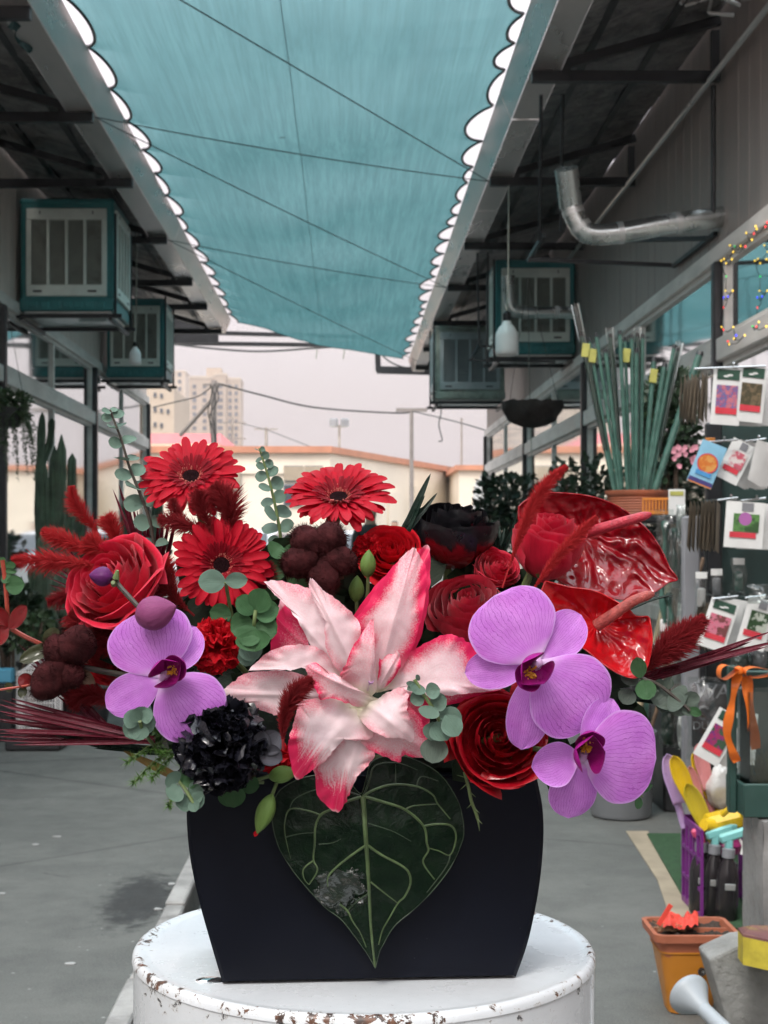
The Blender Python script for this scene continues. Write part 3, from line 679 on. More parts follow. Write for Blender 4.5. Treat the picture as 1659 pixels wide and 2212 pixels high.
cable([(330, 880), (380, 868), (430, 855), (462, 830)], 35, 'short cable from the left shop corner to the knotted pole')
cable([(366, 742), (450, 752), (560, 759), (680, 752), (790, 744)], 26.5, 'dark cable drooping just below the gate frame', .018)
cable([(818, 760), (845, 783), (880, 794), (905, 786)], 26.5, 'short dark cable looping by the gate corner post', .014)
cable([(575, 928), (733, 985), (880, 1010)], 74, 'fine power line from the short power pole behind the coping', .02)
cable([(502, 910), (575, 928)], 72, 'fine power line between the two thin poles', .02)
cable([(950, 868), (953, 890), (948, 918), (955, 950), (947, 953)], 20, 'loose wire end dangling under the faded green cooler', .008)

MAT['tank'] = plain('white_tank_plastic', (.62, .62, .60), .5, .06, 2, 0)
q = P(1047, 1166, 30); q.z = 0
t = thing('water_tank', 'white upright tank standing beside the right shop corner', 'tank', q)
obj('body', MB().lathe([(0, 0), (.22, 0), (.24, .04), (.235, 1.2), (.24, 1.25), (.235, 2.2), (.19, 2.42), (.08, 2.5), (0, 2.5)], 24, q).mesh('body', MAT['tank']), t)
obj('lid', MB().lathe([(.085, 2.49), (.09, 2.5), (.09, 2.56), (0, 2.58)], 16, q).mesh('lid', MAT['grey']), t)

# cars
def car(label, x, Y, col, rot):
    t = thing('parked_car', label, 'car', mat=Matrix.Translation(P(x, 1166, Y) * Vector((1, 1, 0)) if False else Vector(((x - 750) / F * Y, Y, 0))) @ Matrix.Rotation(rot, 4, 'Z'), group='cars parked beyond the gate')
    paint = plain('car_paint', col, .25, .03, 1, 0, coat=.6); L, W = 4.1, 1.7
    prof = [(-2.05, .35), (-2.05, .75), (-1.9, .86), (-1.1, .95), (-.55, 1.38), (.1, 1.46), (.9, 1.42), (1.55, 1.0), (1.95, .9), (2.05, .7), (2.05, .35)]
    def body(u, v):
        i = v * (len(prof) - 1); k = min(int(i), len(prof) - 2); f = i - k
        px = lerp(prof[k][0], prof[k + 1][0], f); pz = lerp(prof[k][1], prof[k + 1][1], f)
        tumble = 1 - .16 * max(0, (pz - .9) / .55); s = (u * 2 - 1); e = 1 - .04 * abs(s) ** 4
        return (px * (1 - .03 * s * s), s * W / 2 * tumble, pz * e + .35 * (1 - e))
    m = MB().grid(body, 10, 40)
    for sd in (-1, 1):
        pts = [(p, sd * W / 2 * (1 - .16 * max(0, (z - .9) / .55)) * .999, z * .96 + .014) for p, z in prof]; m.add(pts, [tuple(range(len(pts)))])
    local = Matrix()
    obj('body', m.mesh('car_body', paint, ang=35), t, local)
    gm = MAT['winfar']
    for sd in (-1, 1):
        obj('window', MB().add([(-.95, sd * .852, .99), (1.3, sd * .852, .99), (.85, sd * .755, 1.36), (-.45, sd * .755, 1.34)], [(0, 1, 2, 3)]).mesh('w', gm, smooth=False), t, local)
        for xx in (-1.3, 1.3):
            wh = obj('wheel', MB().lathe([(0, -.1), (.2, -.1), (.3, -.09), (.31, 0), (.3, .09), (.2, .1), (0, .1)], 20, (xx, sd * .78, .31), Matrix.Rotation(R(90), 3, 'X')).mesh('wheel', MAT['black_steel']), t, local)
        obj('headlight', MB().bbox((-2.0, sd * .62, .72), (.12, .36, .14), .03).mesh('hl', MAT['tray']), t, local)
    obj('windscreen', MB().add([(-1.07, -.72, .985), (-1.07, .72, .985), (-.6, .64, 1.37), (-.6, -.64, 1.37)], [(0, 1, 2, 3)]).mesh('ws', gm, smooth=False), t, local)
    return t
car('white car glimpsed between the tall gerbera and the eucalyptus sprig', 520, 27, (.6, .62, .64), R(80))
car('pale silver car glimpsed below the upright centre gerbera', 752, 31, (.5, .53, .55), R(95))

# people
def person(label, x, Y, h, jacket, trousers, face):
    s = NT('clothed_figure'); z = s.ma('DIVIDE', s.n('ShaderNodeSeparateXYZ').outputs[2], h)
    sep = z.node.inputs[0].links[0].from_node; tcn = s.n('ShaderNodeTexCoord'); s.l(tcn.outputs['Object'], sep.inputs[0])
    c = s.mix(s.mr(z, .49, .5, 0, 1, False), trousers, jacket); c = s.mix(s.mr(z, .835, .84, 0, 1, False), c, (.42, .26, .19)); c = s.mix(s.mr(z, .955, .965, 0, 1, False), c, (.02, .017, .015))
    s.set(c, .8)
    me = bpy.data.meshes.new('figure')
    V = [(0, 0, .53), (0, 0, .62), (0, 0, .74), (0, .005, .83), (0, -.005, .875), (0, -.012, .94), (0, -.005, .985)]
    Rr = [.085, .08, .095, .045, .04, .058, .035]; E = [(0, 1), (1, 2), (2, 3), (3, 4), (4, 5), (5, 6)]
    for sd in (-1, 1):
        b = len(V); V += [(sd * .055, 0, .48), (sd * .06, -.01, .27), (sd * .06, .01, .04), (sd * .065, -.06, .015)]; Rr += [.058, .04, .028, .024]; E += [(0, b), (b, b + 1), (b + 1, b + 2), (b + 2, b + 3)]
        b = len(V); V += [(sd * .115, 0, .79), (sd * .135, .005, .63), (sd * .13, -.03, .49), (sd * .128, -.035, .44)]; Rr += [.04, .032, .024, .02]; E += [(2, b), (b, b + 1), (b + 1, b + 2), (b + 2, b + 3)]
    me.from_pydata([(a * h, b * h, c_ * h) for a, b, c_ in V], E, [])
    me.materials.append(s.m)
    o = obj('person', me, None, Matrix.Translation(((x - 750) / F * Y, Y, 0)) @ Matrix.Rotation(face, 4, 'Z'))
    sk = o.modifiers.new('skin', 'SKIN'); sk.use_smooth_shade = True
    for i, sv in enumerate(me.skin_vertices[0].data): sv.radius = (Rr[i] * h, Rr[i] * h * (.75 if i < 4 else 1)); sv.use_root = (i == 0)
    ss = o.modifiers.new('sub', 'SUBSURF'); ss.levels = ss.render_levels = 2
    tag(o, label, 'person'); return o
person('person in dark jacket standing behind the upright centre gerbera', 800, 21, 1.76, (.03, .032, .035), (.03, .03, .04), .3)
person('person in pale clothes walking farther off beside the lane end', 853, 34, 1.72, (.55, .50, .46), (.08, .09, .12), -.4)

# ---------------------------------------------------------------- plants along the left shop front
MAT['cactus'] = plain('cactus_skin', (.075, .125, .080), .6, .3, 9, .3, 40, .004, dirt=((.07, .085, .055), .5))
MAT['leafdark'] = plain('dark_shrub_leaf', (.022, .048, .022), .45, .4, 9, 0, vari=.5)
MAT['leafmid'] = plain('mid_green_leaf', (.045, .085, .035), .45, .4, 9, 0, vari=.5)
MAT['potblack'] = plain('black_plastic_pot', (.02, .021, .023), .45, .2, 6, .1, 30)
MAT['soil'] = plain('potting_soil', (.045, .032, .024), .95, .4, 30, .9, 120, .01)
MAT['terracotta'] = plain('terracotta_plastic', (.36, .115, .06), .6, .14, 6, .15, 60, dirt=((.30, .18, .13), .5))
MAT['bark'] = plain('brown_bark', (.10, .07, .05), .8, .3, 20, .5, 60)
def ribbed(pts, rad, ribs=7):
    pts = smooth_pts(pts, 6); n = ribs * 2; m = MB(); L = len(pts)
    vv, fs = [], []; u = Vector((1, 0, 0))
    for i, p in enumerate(pts):
        tdir = (pts[min(L - 1, i + 1)] - pts[max(0, i - 1)]).normalized(); u = (u - tdir * u.dot(tdir)).normalized(); wv = tdir.cross(u)
        f = i / (L - 1); r = rad * (1 if f < .85 else max(.12, math.sqrt(max(0, 1 - ((f - .85) / .15) ** 2)))) * (.92 + .08 * math.sin(i * 1.3))
        for k in range(n):
            a = 2 * math.pi * k / n; q = r * (1.0 if k % 2 == 0 else .58); vv.append(p + (u * math.cos(a) + wv * math.sin(a)) * q)
    for i in range(L - 1):
        for k in range(n): fs.append((i * n + k, i * n + (k + 1) % n, (i + 1) * n + (k + 1) % n, (i + 1) * n + k))
    fs.append(tuple((L - 1) * n + k for k in range(n))); return m.add(vv, fs)
def pot(t, c, r, h, mt='potblack', square=False):
    o = obj('pot', MB().lathe([(0, 0), (r * .75, 0), (r * .97, h * .88), (r * 1.05, h * .88), (r * 1.06, h), (r * .95, h), (r * .92, h * .9)], 24, c).mesh('pot', MAT[mt], ang=35), t)
    obj('soil', MB().lathe([(0, h * .92), (r * .93, h * .9)], 20, c).mesh('soil', MAT['soil']), o); return o
def cactus(label, x, Y, stems, potr=.17):
    b = Vector(((x - 750) / F * Y, Y, 0)); t = thing('columnar_cactus', label, 'cactus', b, 'potted cacti along the left shop front'); pot(t, b, potr, .32)
    for st in stems:
        *pts, r = st
        pp = [P(px, py, Y) for px, py in pts]
        if len(pp) == 1: pp = [Vector((pp[0].x, Y, .3)), Vector((pp[0].x + rnd.uniform(-.02, .02), Y, (pp[0].z + .3) / 2)), pp[0]]
        pp = [p + Vector((0, rnd.uniform(-.1, .1), 0)) if i else p for i, p in enumerate(pp)]
        obj('stem', ribbed(pp, r * .82).mesh('cactus_stem', MAT['cactus'], ang=25), t)
cactus('tall thin forked cactus against the left shop doorway', 86, 13.2, [((86, 1480), (86, 1250), (85, 1080), (87, 985), (91, 890), .05), ((88, 1010), (104, 960), (116, 905), .045)])
cactus('thick dark cluster cactus with many tall ribs by the left windows', 120, 12.0, [((100, 1480), (98, 1250), (94, 985), .055), ((118, 1490), (117, 1250), (115, 962), .055), ((130, 1480), (133, 1250), (132, 938), .055), ((140, 1300), (148, 1120), (152, 978), .05), ((108, 1300), (106, 1150), (105, 1030), .045)], .24)
cactus('mid-height cactus with an arm bent low beside the door', 85, 11.4, [((95, 1500), (95, 1300), (95, 1150), .07), ((92, 1330), (74, 1290), (71, 1225), .06), ((100, 1420), (82, 1370), (75, 1330), .05)])
cactus('broad low cactus clump in front of the tall ribbed cactus', 150, 11.0, [((135, 1520), (135, 1400), (136, 1215), .06), ((158, 1520), (160, 1400), (166, 1205), .06), ((118, 1520), (118, 1380), (116, 1240), .055), ((178, 1520), (180, 1400), (184, 1240), .07), ((146, 1520), (148, 1380), (150, 1235), .07)], .26)
cactus('single cactus column rising left of the dark window post', 178, 13.6, [((178, 1480), (177, 1300), (176, 1085), .05)])
cactus('pair of cacti in front of the far left window', 255, 15.5, [((246, 1400), (247, 1250), (247, 1120), .08), ((268, 1400), (269, 1250), (270, 1075), .07), ((232, 1400), (230, 1280), (228, 1160), .08)])
cactus('slender cactus just before the left shop corner', 345, 19.5, [((344, 1350), (344, 1150), (344, 1010), .07), ((330, 1350), (331, 1200), (333, 1070), .06)])

def leafcloud(c, ext, n, size, seed, drop=0, shape='ball', tilt=1.0):
    r = random.Random(seed); m = MB(); c = Vector(c)
    while n > 0:
        q = Vector((r.uniform(-1, 1), r.uniform(-1, 1), r.uniform(-1, 1)))
        if q.length > 1: continue
        lump = .62 + .5 * mn.noise(q * 2.3 + Vector((seed, 0, 0)))
        if q.length > lump + .25: continue
        p = c + Vector((q.x * ext[0], q.y * ext[1], q.z * ext[2])); s = size * r.uniform(.6, 1.3)
        d = (q + Vector((r.uniform(-1, 1), r.uniform(-1, 1), r.uniform(-1, 1) - drop)) * tilt).normalized(); sd = d.orthogonal().normalized(); sd = Quaternion(d, r.uniform(0, 6.3)) @ sd; nn = d.cross(sd)
        m.add([p, p + d * s * .35 + sd * s * .3 + nn * s * .06, p + d * s * .7 + sd * s * .24, p + d * s, p + d * s * .7 - sd * s * .24, p + d * s * .35 - sd * s * .3 + nn * s * .06], [(0, 1, 2, 3), (0, 3, 4, 5)])
        n -= 1
    return m
def shrub(name, label, cat, base, c, ext, n, size, seed, mt='leafdark', potr=.2, group=None, stems=5):
    base, c = Vector(base), Vector(c); t = thing(name, label, cat, base, group)
    if potr: pot(t, base, potr, potr * 1.6)
    m = MB(); r = random.Random(seed)
    for k in range(stems):
        e = c + Vector((r.uniform(-.6, .6) * ext[0], r.uniform(-.6, .6) * ext[1], r.uniform(-.2, .7) * ext[2]))
        m.tube(smooth_pts([base + Vector((0, 0, potr * 1.4)), base.lerp(e, .5) + Vector((r.uniform(-.04, .04), r.uniform(-.04, .04), 0)), e], 5), [.012] * 10 + [.005], 5)
    obj('stem', m.mesh('stem', MAT['bark']), t)
    obj('crown', leafcloud(c, ext, n, size, seed).mesh('crown', MAT[mt], smooth=False), t); return t
G_ = lambda x, Y: Vector(((x - 750) / F * Y, Y, 0))
shrub('potted_plant', 'dark bushy potted plant at the frame edge below the cacti', 'plant', G_(20, 10), P(25, 1330, 10), (.22, .2, .22), 900, .06, 11)
shrub('potted_plant', 'small green potted plant with pale tips near the white cage', 'plant', G_(70, 9.6), P(72, 1370, 9.6), (.15, .15, .16), 700, .045, 12, 'leafmid', .12)
shrub('potted_plant', 'dark leafy pot plant between cacti and the red feather grass', 'plant', G_(130, 10.4), P(130, 1390, 10.4), (.2, .18, .2), 800, .05, 13, potr=.16)
shrub('potted_plant', 'low dark plant partly behind the left red rose', 'plant', G_(190, 9.8), P(190, 1420, 9.8), (.22, .2, .18), 700, .05, 14, potr=.16)
shrub('potted_plant', 'dark foliage plant below the far left window', 'plant', G_(300, 16), P(300, 1200, 16), (.35, .3, .3), 800, .09, 15, potr=.2)
# hanging trailing plant
c = P(16, 888, 11); t = thing('hanging_plant', 'trailing green plant in a hanging basket at the left edge', 'plant', c)
obj('basket', MB().lathe([(0, -.12), (.09, -.12), (.14, 0), (.145, .02), (.13, .02)], 18, c).mesh('basket', MAT['potblack']), t)
m = leafcloud(c + Vector((0, 0, .03)), (.19, .17, .14), 2400, .028, 21)
o = obj('crown', m.mesh('crown', MAT['leafmid'], smooth=False), t)
m = MB(); ms = MB(); r = random.Random(5)
for k in range(60):
    a = r.uniform(0, 6.3); p = c + Vector((.15 * math.cos(a), .12 * math.sin(a), -.02)); L = r.uniform(.1, .52); pts = []
    for i in range(10): pts.append(p + Vector((.03 * math.cos(a) * i / 4 + r.uniform(-.008, .008), 0, -L * i / 9)))
    ms.tube(pts, .0018, 4)
    for i in range(9):
        for j in range(3):
            q = pts[i].lerp(pts[i + 1], r.random()); d = Vector((r.uniform(-1, 1), r.uniform(-1, 1), r.uniform(-.6, .3))).normalized() * .022; s_ = d.orthogonal().normalized() * .007
            m.add([q, q + d * .5 + s_, q + d, q + d * .5 - s_], [(0, 1, 2, 3)])
so = obj('trailing_leaves', m.mesh('trailing_leaves', MAT['leafmid'], smooth=False), t, kind='stuff'); obj('trailing_stem', ms.mesh('trailing_stem', MAT['leafmid']), t)
for s in (-1, 0, 1): obj('hanger_wire', MB().tube([c + Vector((s * .13, .02 * s, .02)), P(14, 660, 11)], .0025, 4).mesh('hanger_wire', MAT['cable']), t)
# white wire cage on a black tray
b = P(70, 1600, 8.9); t = thing('wire_cage', 'white wire bird cage with peaked top on the lane floor', 'cage', (b.x, 8.9, .02))
x0, x1 = P(36, 1, 8.8).x, P(118, 1, 8.8).x; z0, z1 = P(0, 1585, 8.8).z, P(0, 1452, 8.8).z; m = MB()
for k in range(15):
    x = lerp(x0, x1, k / 14); pk = z1 + .09 * (1 - abs(k / 7 - 1))
    m.tube([(x, 8.8, z0), (x, 8.8, z1), ((x + (x0 + x1) / 2) / 2, 8.92, pk + .03)], .002, 4); m.tube([(x, 9.06, z0), (x, 9.06, z1)], .002, 4)
for z in (z0, (z0 + z1) / 2, z1, z0 + (z1 - z0) * .75):
    for y in (8.8, 9.06): m.tube([(x0, y, z), (x1, y, z)], .003, 4)
for k in range(9):
    y = lerp(8.8, 9.06, k / 8)
    for x in (x0, x1): m.tube([(x, y, z0), (x, y, z1)], .002, 4)
obj('wire_bars', m.mesh('wire_bars', MAT['white_plastic']), t, kind='stuff')
t2 = P(10, 1575, 8.8); t3 = P(131, 1620, 8.7)
tag(obj('cage_tray', MB().bbox(((x0 + x1) / 2 - .01, 8.93, .035), (.33, .34, .07), .012).mesh('cage_tray', MAT['potblack'])), 'black plastic tray under the white wire cage', 'tray')
q = P(5, 1470, 9.1); MAT['blue'] = plain('light_blue_plastic', (.10, .36, .52), .4, .08, 5, 0)
tag(obj('storage_crate', MB().bbox((q.x - .1, 9.3, .18), (.3, .25, .36), .01).mesh('storage_crate', MAT['potblack'])), 'black storage crate at the left frame edge behind the wire cage', 'crate')
tag(obj('blue_carton', MB().bbox((q.x - .03, 9.25, .405), (.13, .1, .088), .008).mesh('blue_carton', MAT['blue'])), 'small light blue carton on the black storage crate', 'carton')
# plants by the right shop front
shrub('leafy_shrub', 'dark leafy shrub growing behind the black-edged rose', 'shrub', G_(1110, 15), P(1105, 1112, 15), (.42, .35, .48), 1000, .085, 31, potr=.25)
shrub('leafy_shrub', 'tall dark shrub between the red rose and the terracotta pot', 'shrub', G_(1255, 11.5), P(1262, 1085, 11.5), (.38, .3, .40), 1300, .06, 32, potr=.22)
shrub('leafy_shrub', 'dense dark climber behind the bundle of green stakes', 'shrub', G_(1440, 8.2), P(1445, 930, 8.2), (.2, .22, .36), 1700, .055, 33, potr=.2)
shrub('leafy_shrub', 'low leafy plant by the far right shop posts', 'shrub', G_(1180, 18), P(1170, 1150, 18), (.5, .35, .4), 1100, .11, 34, 'leafmid', .25)
m = MB(); r = random.Random(4); MAT['pinkpetal'] = plain('pink_blossom', (.70, .30, .38), .6, .2, 9, 0)
tb = thing('blossom_sprig', 'pink blossoms on the dense climber behind the stakes', 'flower', P(1480, 985, 7.9))
for k in range(22):
    p = P(1480 + r.uniform(-26, 26), 985 + r.uniform(-22, 22), 7.95 + r.uniform(-.06, .06)); m = MB()
    for j in range(5):
        a = j * 1.257 + r.random(); d = Vector((math.cos(a), -.3, math.sin(a))) * .016; s_ = Vector((-d.z, 0, d.x)) * .6
        m.add([p, p + d * .6 + s_, p + d, p + d * .6 - s_], [(0, 1, 2, 3)])
    obj('blossom', m.mesh('blossom', MAT['pinkpetal'], smooth=False), tb)
# ragged hanging basket
c = P(1150, 868, 12.5); t = thing('hanging_basket', 'ragged dark coir basket hanging before the right shop glazing', 'basket', c)
MAT['coir'] = plain('dark_coir', (.028, .022, .02), .95, .4, 20, .9, 70, .02); r = random.Random(8)
def bas(u, v):
    a = u * 2 * math.pi; rr = .255 * math.sin(min(1, v * 1.02) * math.pi / 2) * (1 + .12 * mn.noise(Vector((math.cos(a) * 3, math.sin(a) * 3, v * 5))))
    return (c.x + rr * math.cos(a), c.y + rr * math.sin(a), c.z - .22 * math.cos(v * math.pi / 2) ** .8 + (.035 * mn.noise(Vector((a * 4, v * 6, 0))) if v > .8 else 0))
obj('liner', MB().grid(bas, 40, 12).mesh('liner', MAT['coir'], ang=180), t)
for a in (0.3, 2.4, 4.5): obj('hanger_wire', MB().tube([(c.x + .24 * math.cos(a), c.y + .24 * math.sin(a), c.z), P(1140, 600, 12.5)], .003, 4).mesh('hanger_wire', MAT['cable']), t)
# rack at the top of the brown wall
t = thing('drying_rack', 'pale metal rack bars hanging at the top of the brown wall', 'rack', P(1540, 10, 8.9))
for a, b_ in (((1470, 8), (1500, -30)), ((1480, 12), (1560, -12)), ((1530, 28), (1545, -30)), ((1530, 28), (1585, 33)), ((1550, -8), (1600, 12)), ((1600, 0), (1650, -10))):
    obj('bar', MB().tube([P(*a, 8.9), P(*b_, 8.9)], .012, 6).mesh('bar', MAT['tray']), t)
# fairy lights on the near window
t = thing('string_lights', 'coloured fairy lights strung around the near right window', 'lights', P(1600, 600, 9.0))
def emit(name, col, st=4):
    s = NT(name); s.set(col, .4); s.b.inputs['Emission Color'].default_value = (*col, 1); s.b.inputs['Emission Strength'].default_value = st; return s.m
EC = {'y': emit('yellow_lamp', (1, .65, .06), 1.6), 'r': emit('red_lamp', (.9, .05, .05), 2), 'g': emit('green_lamp', (.03, .6, .12), 1.2), 'b': emit('blue_lamp', (.05, .06, 1), 2.5)}
FL = [(1563, 265, 'y'), (1572, 285, 'y'), (1492, 318, 'y'), (1536, 368, 'y'), (1367, 412, 'y'), (1403, 420, 'g'), (1450, 418, 'y'), (1485, 420, 'r'), (1392, 462, 'y'), (1322, 516, 'y'), (1382, 518, 'y'), (1338, 550, 'y'), (1300, 530, 'y'), (1338, 650, 'g'), (1332, 760, 'y'), (1388, 760, 'y'), (1318, 812, 'b'), (1352, 806, 'b'), (1318, 888, 'r'), (1303, 1038, 'y'), (1318, 1060, 'r'), (1392, 1040, 'y'), (1414, 1102, 'b'), (1398, 1128, 'y'), (1480, 1102, 'y'), (1362, 1170, 'y'), (1350, 1148, 'r'), (1588, 1000, 'y'), (1570, 1036, 'r'), (1540, 1034, 'g'), (1645, 1034, 'y'), (1640, 270, 'r'), (1652, 235, 'r'), (1552, 322, 'r')]
wp = []
for x, y, k in FL:
    dx, dy = 1192.4 + .2813 * x, 414.8 + .2813 * y; Y = 2.34 * F / (dx - 750); p = P(dx, dy, Y); wp.append(p)
    obj('lamp', MB().lathe([(0, -.006), (.004, -.003), (.005, .002), (.003, .007), (0, .008)], 8, p).mesh('lamp', EC[k]), t)
for i in range(len(wp) - 1):
    if (wp[i + 1] - wp[i]).length < .5: obj('lamp_wire', MB().tube([wp[i], wp[i].lerp(wp[i + 1], .5) + Vector((0, 0, -.02)), wp[i + 1]], .0025, 4).mesh('lamp_wire', MAT['cable']), t)
# ---------------------------------------------------------------- stall on the right
MAT['stake'] = plain('green_stake_plastic', (.050, .125, .100), .35, .2, 20, .15, 90)
MAT['film'] = glass('clear_film', (.90, .93, .92), 1.5, .14, .07)
MAT['yellowtag'] = plain('yellow_price_tag', (.40, .40, .10), .6, .1, 20, 0)
MAT['orange'] = plain('orange_plastic', (.62, .22, .035), .45, .1, 6, .08, 30)
MAT['wood'] = plain('pale_wood_handle', (.42, .34, .22), .6, .2, 12, .1, 40, stretch=(4, 4, .5))
MAT['brownwood'] = plain('brown_wood_handle', (.18, .12, .08), .6, .2, 12, .1, 40)
MAT['chrome'] = galv('chrome_hook', (.6, .6, .6), .2, 1)
MAT['kraft'] = plain('kraft_packet', (.27, .225, .17), .7, .15, 30, .1, 60)
MAT['pkwhite'] = plain('white_packet', (.70, .72, .71), .35, .05, 9, .06, 30)
MAT['pkgreen'] = plain('dark_green_print', (.025, .075, .05), .4, .1, 9, 0)
MAT['pkred'] = plain('red_print', (.55, .04, .06), .4, .1, 9, 0)
MAT['pkblue'] = plain('sky_blue_print', (.22, .46, .62), .35, .1, 9, 0)
MAT['pknavy'] = plain('navy_print', (.05, .04, .16), .4, .1, 9, 0)
MAT['grass_green'] = plain('grass_green_print', (.07, .16, .06), .4, .2, 60, 0)
def pic(name, a, b, c, sc=90):
    s = NT(name); v = s.co('Object'); n = s.voro(v, sc); k = s.noise(v, sc * .6, 3)
    x = s.mix(s.mr(n[0], .1, .5), a, b); x = s.mix(s.mr(k, .5, .58), x, c); s.set(x, .35); return s.m
PIC = {'meadow': pic('meadow_print', (.55, .04, .08), (.14, .13, .30), (.5, .16, .2), 130), 'cactus': pic('cactus_print', (.10, .08, .045), (.06, .055, .03), (.16, .12, .07), 130),
       'onion': pic('onion_print', (.06, .16, .05), (.10, .24, .07), (.035, .09, .03), 60), 'pink': pic('pink_flower_print', (.60, .12, .20), (.55, .18, .25), (.16, .05, .05), 70),
       'white': pic('white_flower_print', (.02, .05, .02), (.03, .08, .03), (.5, .55, .48), 70), 'lupin': pic('lupin_print', (.05, .03, .22), (.30, .03, .12), (.04, .09, .05), 90),
       'orange': pic('orange_print', (.62, .22, .04), (.55, .16, .03), (.6, .3, .08), 90), 'radish': pic('radish_print', (.6, .35, .4), (.65, .6, .58), (.5, .1, .14), 70)}
def slab(m, x0, x1, y0, y1, z, th):   # plate in the packet's own plane (x right, y up, z to viewer)
    m.box(((x0 + x1) / 2, (y0 + y1) / 2, z), (x1 - x0, y1 - y0, th))
def packet(label, cx, cy, wp_, hp, rot, Y, style='white', picname=None, group=None, yaw=0, dy=0):
    sc = Y / F; w_, h_ = wp_ * sc, hp * sc
    ax = Vector((math.sin(yaw), -math.cos(yaw), 0)); up = Vector((math.sin(R(rot)) * math.cos(yaw), math.sin(R(rot)) * math.sin(yaw), math.cos(R(rot))))
    M = frame(P(cx, cy, Y) + Vector((0, dy, 0)), ax, up)
    t = thing('seed_packet', label, 'seed packet', mat=M, group=group)
    base = {'white': 'pkwhite', 'kraft': 'kraft', 'blue': 'pkblue', 'pale': 'pkwhite'}[style]
    def puf(sg):
        return lambda u, v: ((u - .5) * w_, (v - .5) * h_, sg * (.0008 + .0035 * math.sin(u * math.pi) ** .7 * math.sin(v * math.pi) ** .6))
    m = MB().grid(puf(1), 6, 6); m.grid(puf(-1), 6, 6); obj('sleeve', m.mesh('sleeve', MAT[base], ang=180), t, Matrix())
    if picname:
        z = .0062
        def pl(nm, x0, x1, y0, y1, mt, zz=z):
            q = MB(); slab(q, (x0 - .5) * w_, (x1 - .5) * w_, (y0 - .5) * h_, (y1 - .5) * h_, zz, .0012); return obj(nm, q.mesh(nm, mt, smooth=False), t, Matrix())
        if style == 'white':
            hd = pl('header_print', .12, .9, .8, .98, MAT['pkgreen'], .0052)
            e = MB()
            for s in (-1, 1):
                pts = [(s * (.05 + .10 * math.cos(a)) * w_ + s * .02 * w_, (.87 - .5 + .018 * math.sin(a) + .012 * s) * h_, .0062) for a in [k * math.pi / 5 for k in range(10)]]
                e.add(pts, [tuple(range(10))])
            obj('leaf_emblem', e.mesh('leaf_emblem', MAT['pkwhite'], smooth=False), hd, Matrix())
            pl('picture', .13, .87, .30, .70, PIC[picname]); pl('caption_bar', .13, .87, .19, .30, MAT['pkred'])
        elif style == 'pale':
            pl('header_print', .4, .7, .8, .98, MAT['grey'], .0052); pl('picture', .2, .86, .35, .74, PIC[picname]); pl('caption_bar', .12, .8, .22, .34, MAT['pkred'])
            if picname == 'onion':
                q = MB().lathe([(0, .0), (.17 * w_, 0)], 14, (.0, .13 * h_, .0072)); obj('bulb_picture', q.mesh('bulb_picture', plain('lilac_print', (.42, .14, .40), .4), smooth=False), t, Matrix())
        else:
            q = MB().lathe([(0, 0), (.36 * w_, 0)], 20, (0, .02 * h_, .0062), sy=.95); o_ = obj('picture', q.mesh('picture', PIC[picname], smooth=False), t, Matrix())
            q = MB().lathe([(.36 * w_, 0), (.41 * w_, 0)], 20, (0, .02 * h_, .0062), sy=.95); obj('ring_print', q.mesh('ring_print', MAT['pkred'], smooth=False), t, Matrix())
            pl('caption_bar', .18, .8, .22, .32, plain('mid_blue_print', (.06, .25, .5), .4)); pl('footer_print', .02, .98, .03, .13, MAT['pknavy'], .0045)
            pl('footer_line', .02, .98, .005, .03, MAT['orange'], .0045)
    return t
t = thing('display_stand', 'grey and black seed display stand with hooks', 'stand', (P(1500, 1, 5.6).x, 5.6, 0))
xg = P(1494, 1, 5.6).x; xb = P(1552, 1, 5.62).x
obj('post', MB().bbox((xg, 5.62, .67), (.062, .05, 1.34), .006).mesh('post', MAT['grey']), t)
obj('post', MB().bbox((xb, 5.7, .85), (.06, .04, 1.7), .006).mesh('post', MAT['black_steel']), t)
obj('back_panel', MB().bbox((P(1640, 1, 5.75).x, 5.78, .92), (.36, .03, 1.75), .006).mesh('back_panel', plain('dark_teal_board', (.018, .045, .042), .5, .3, 5)), t)
obj('base', MB().bbox((xb - .01, 5.7, .015), (.16, .2, .03), .006).mesh('base', MAT['black_steel']), t)
for x0, x1, y in ((1480, 1660, 793), (1500, 1600, 952), (1590, 1660, 950), (1530, 1600, 1077), (1580, 1660, 1078), (1520, 1600, 1290), (1590, 1660, 1288)):
    a = P((x0 + x1) / 2 + 10, y, 5.3); obj('hook', MB().tube([a + Vector((0, -.03, .012)), a + Vector((0, -.02, 0)), (a.x, 5.66, a.z)], .004, 6).mesh('hook', MAT['chrome']), t)
    obj('hook', MB().tube([P(x0 + 20, y + 4, 5.27), P(x1 - 6, y - 2, 5.27)], .004, 6).mesh('hook', MAT['chrome']), t)
packet('seed packet with mixed meadow flowers, upper row of the stand', 1569, 857, 62, 122, 4, 5.28, 'white', 'meadow')
packet('seed packet with yellow-topped cactus, upper row at right', 1622, 852, 60, 120, 6, 5.28, 'white', 'cactus')
packet('blue seed packet with orange fruit badge, second row', 1527, 1003, 56, 96, 22, 5.26, 'blue', 'orange')
packet('white seed packet with pink radish picture, second row', 1588, 997, 52, 92, 27, 5.3, 'pale', 'radish')
packet('cream seed packet with purple onion picture, third row', 1608, 1134, 84, 100, 4, 5.27, 'pale', 'onion')
packet('seed packet with pink blossoms, fourth row of the stand', 1551, 1350, 62, 108, 18, 5.28, 'white', 'pink')
packet('pale seed packet with white flowers, fourth row at the edge', 1634, 1347, 62, 110, 16, 5.28, 'pale', 'white')
packet('tilted seed packet with purple lupins behind the orange ribbon', 1552, 1592, 60, 116, 30, 4.9, 'white', 'lupin')
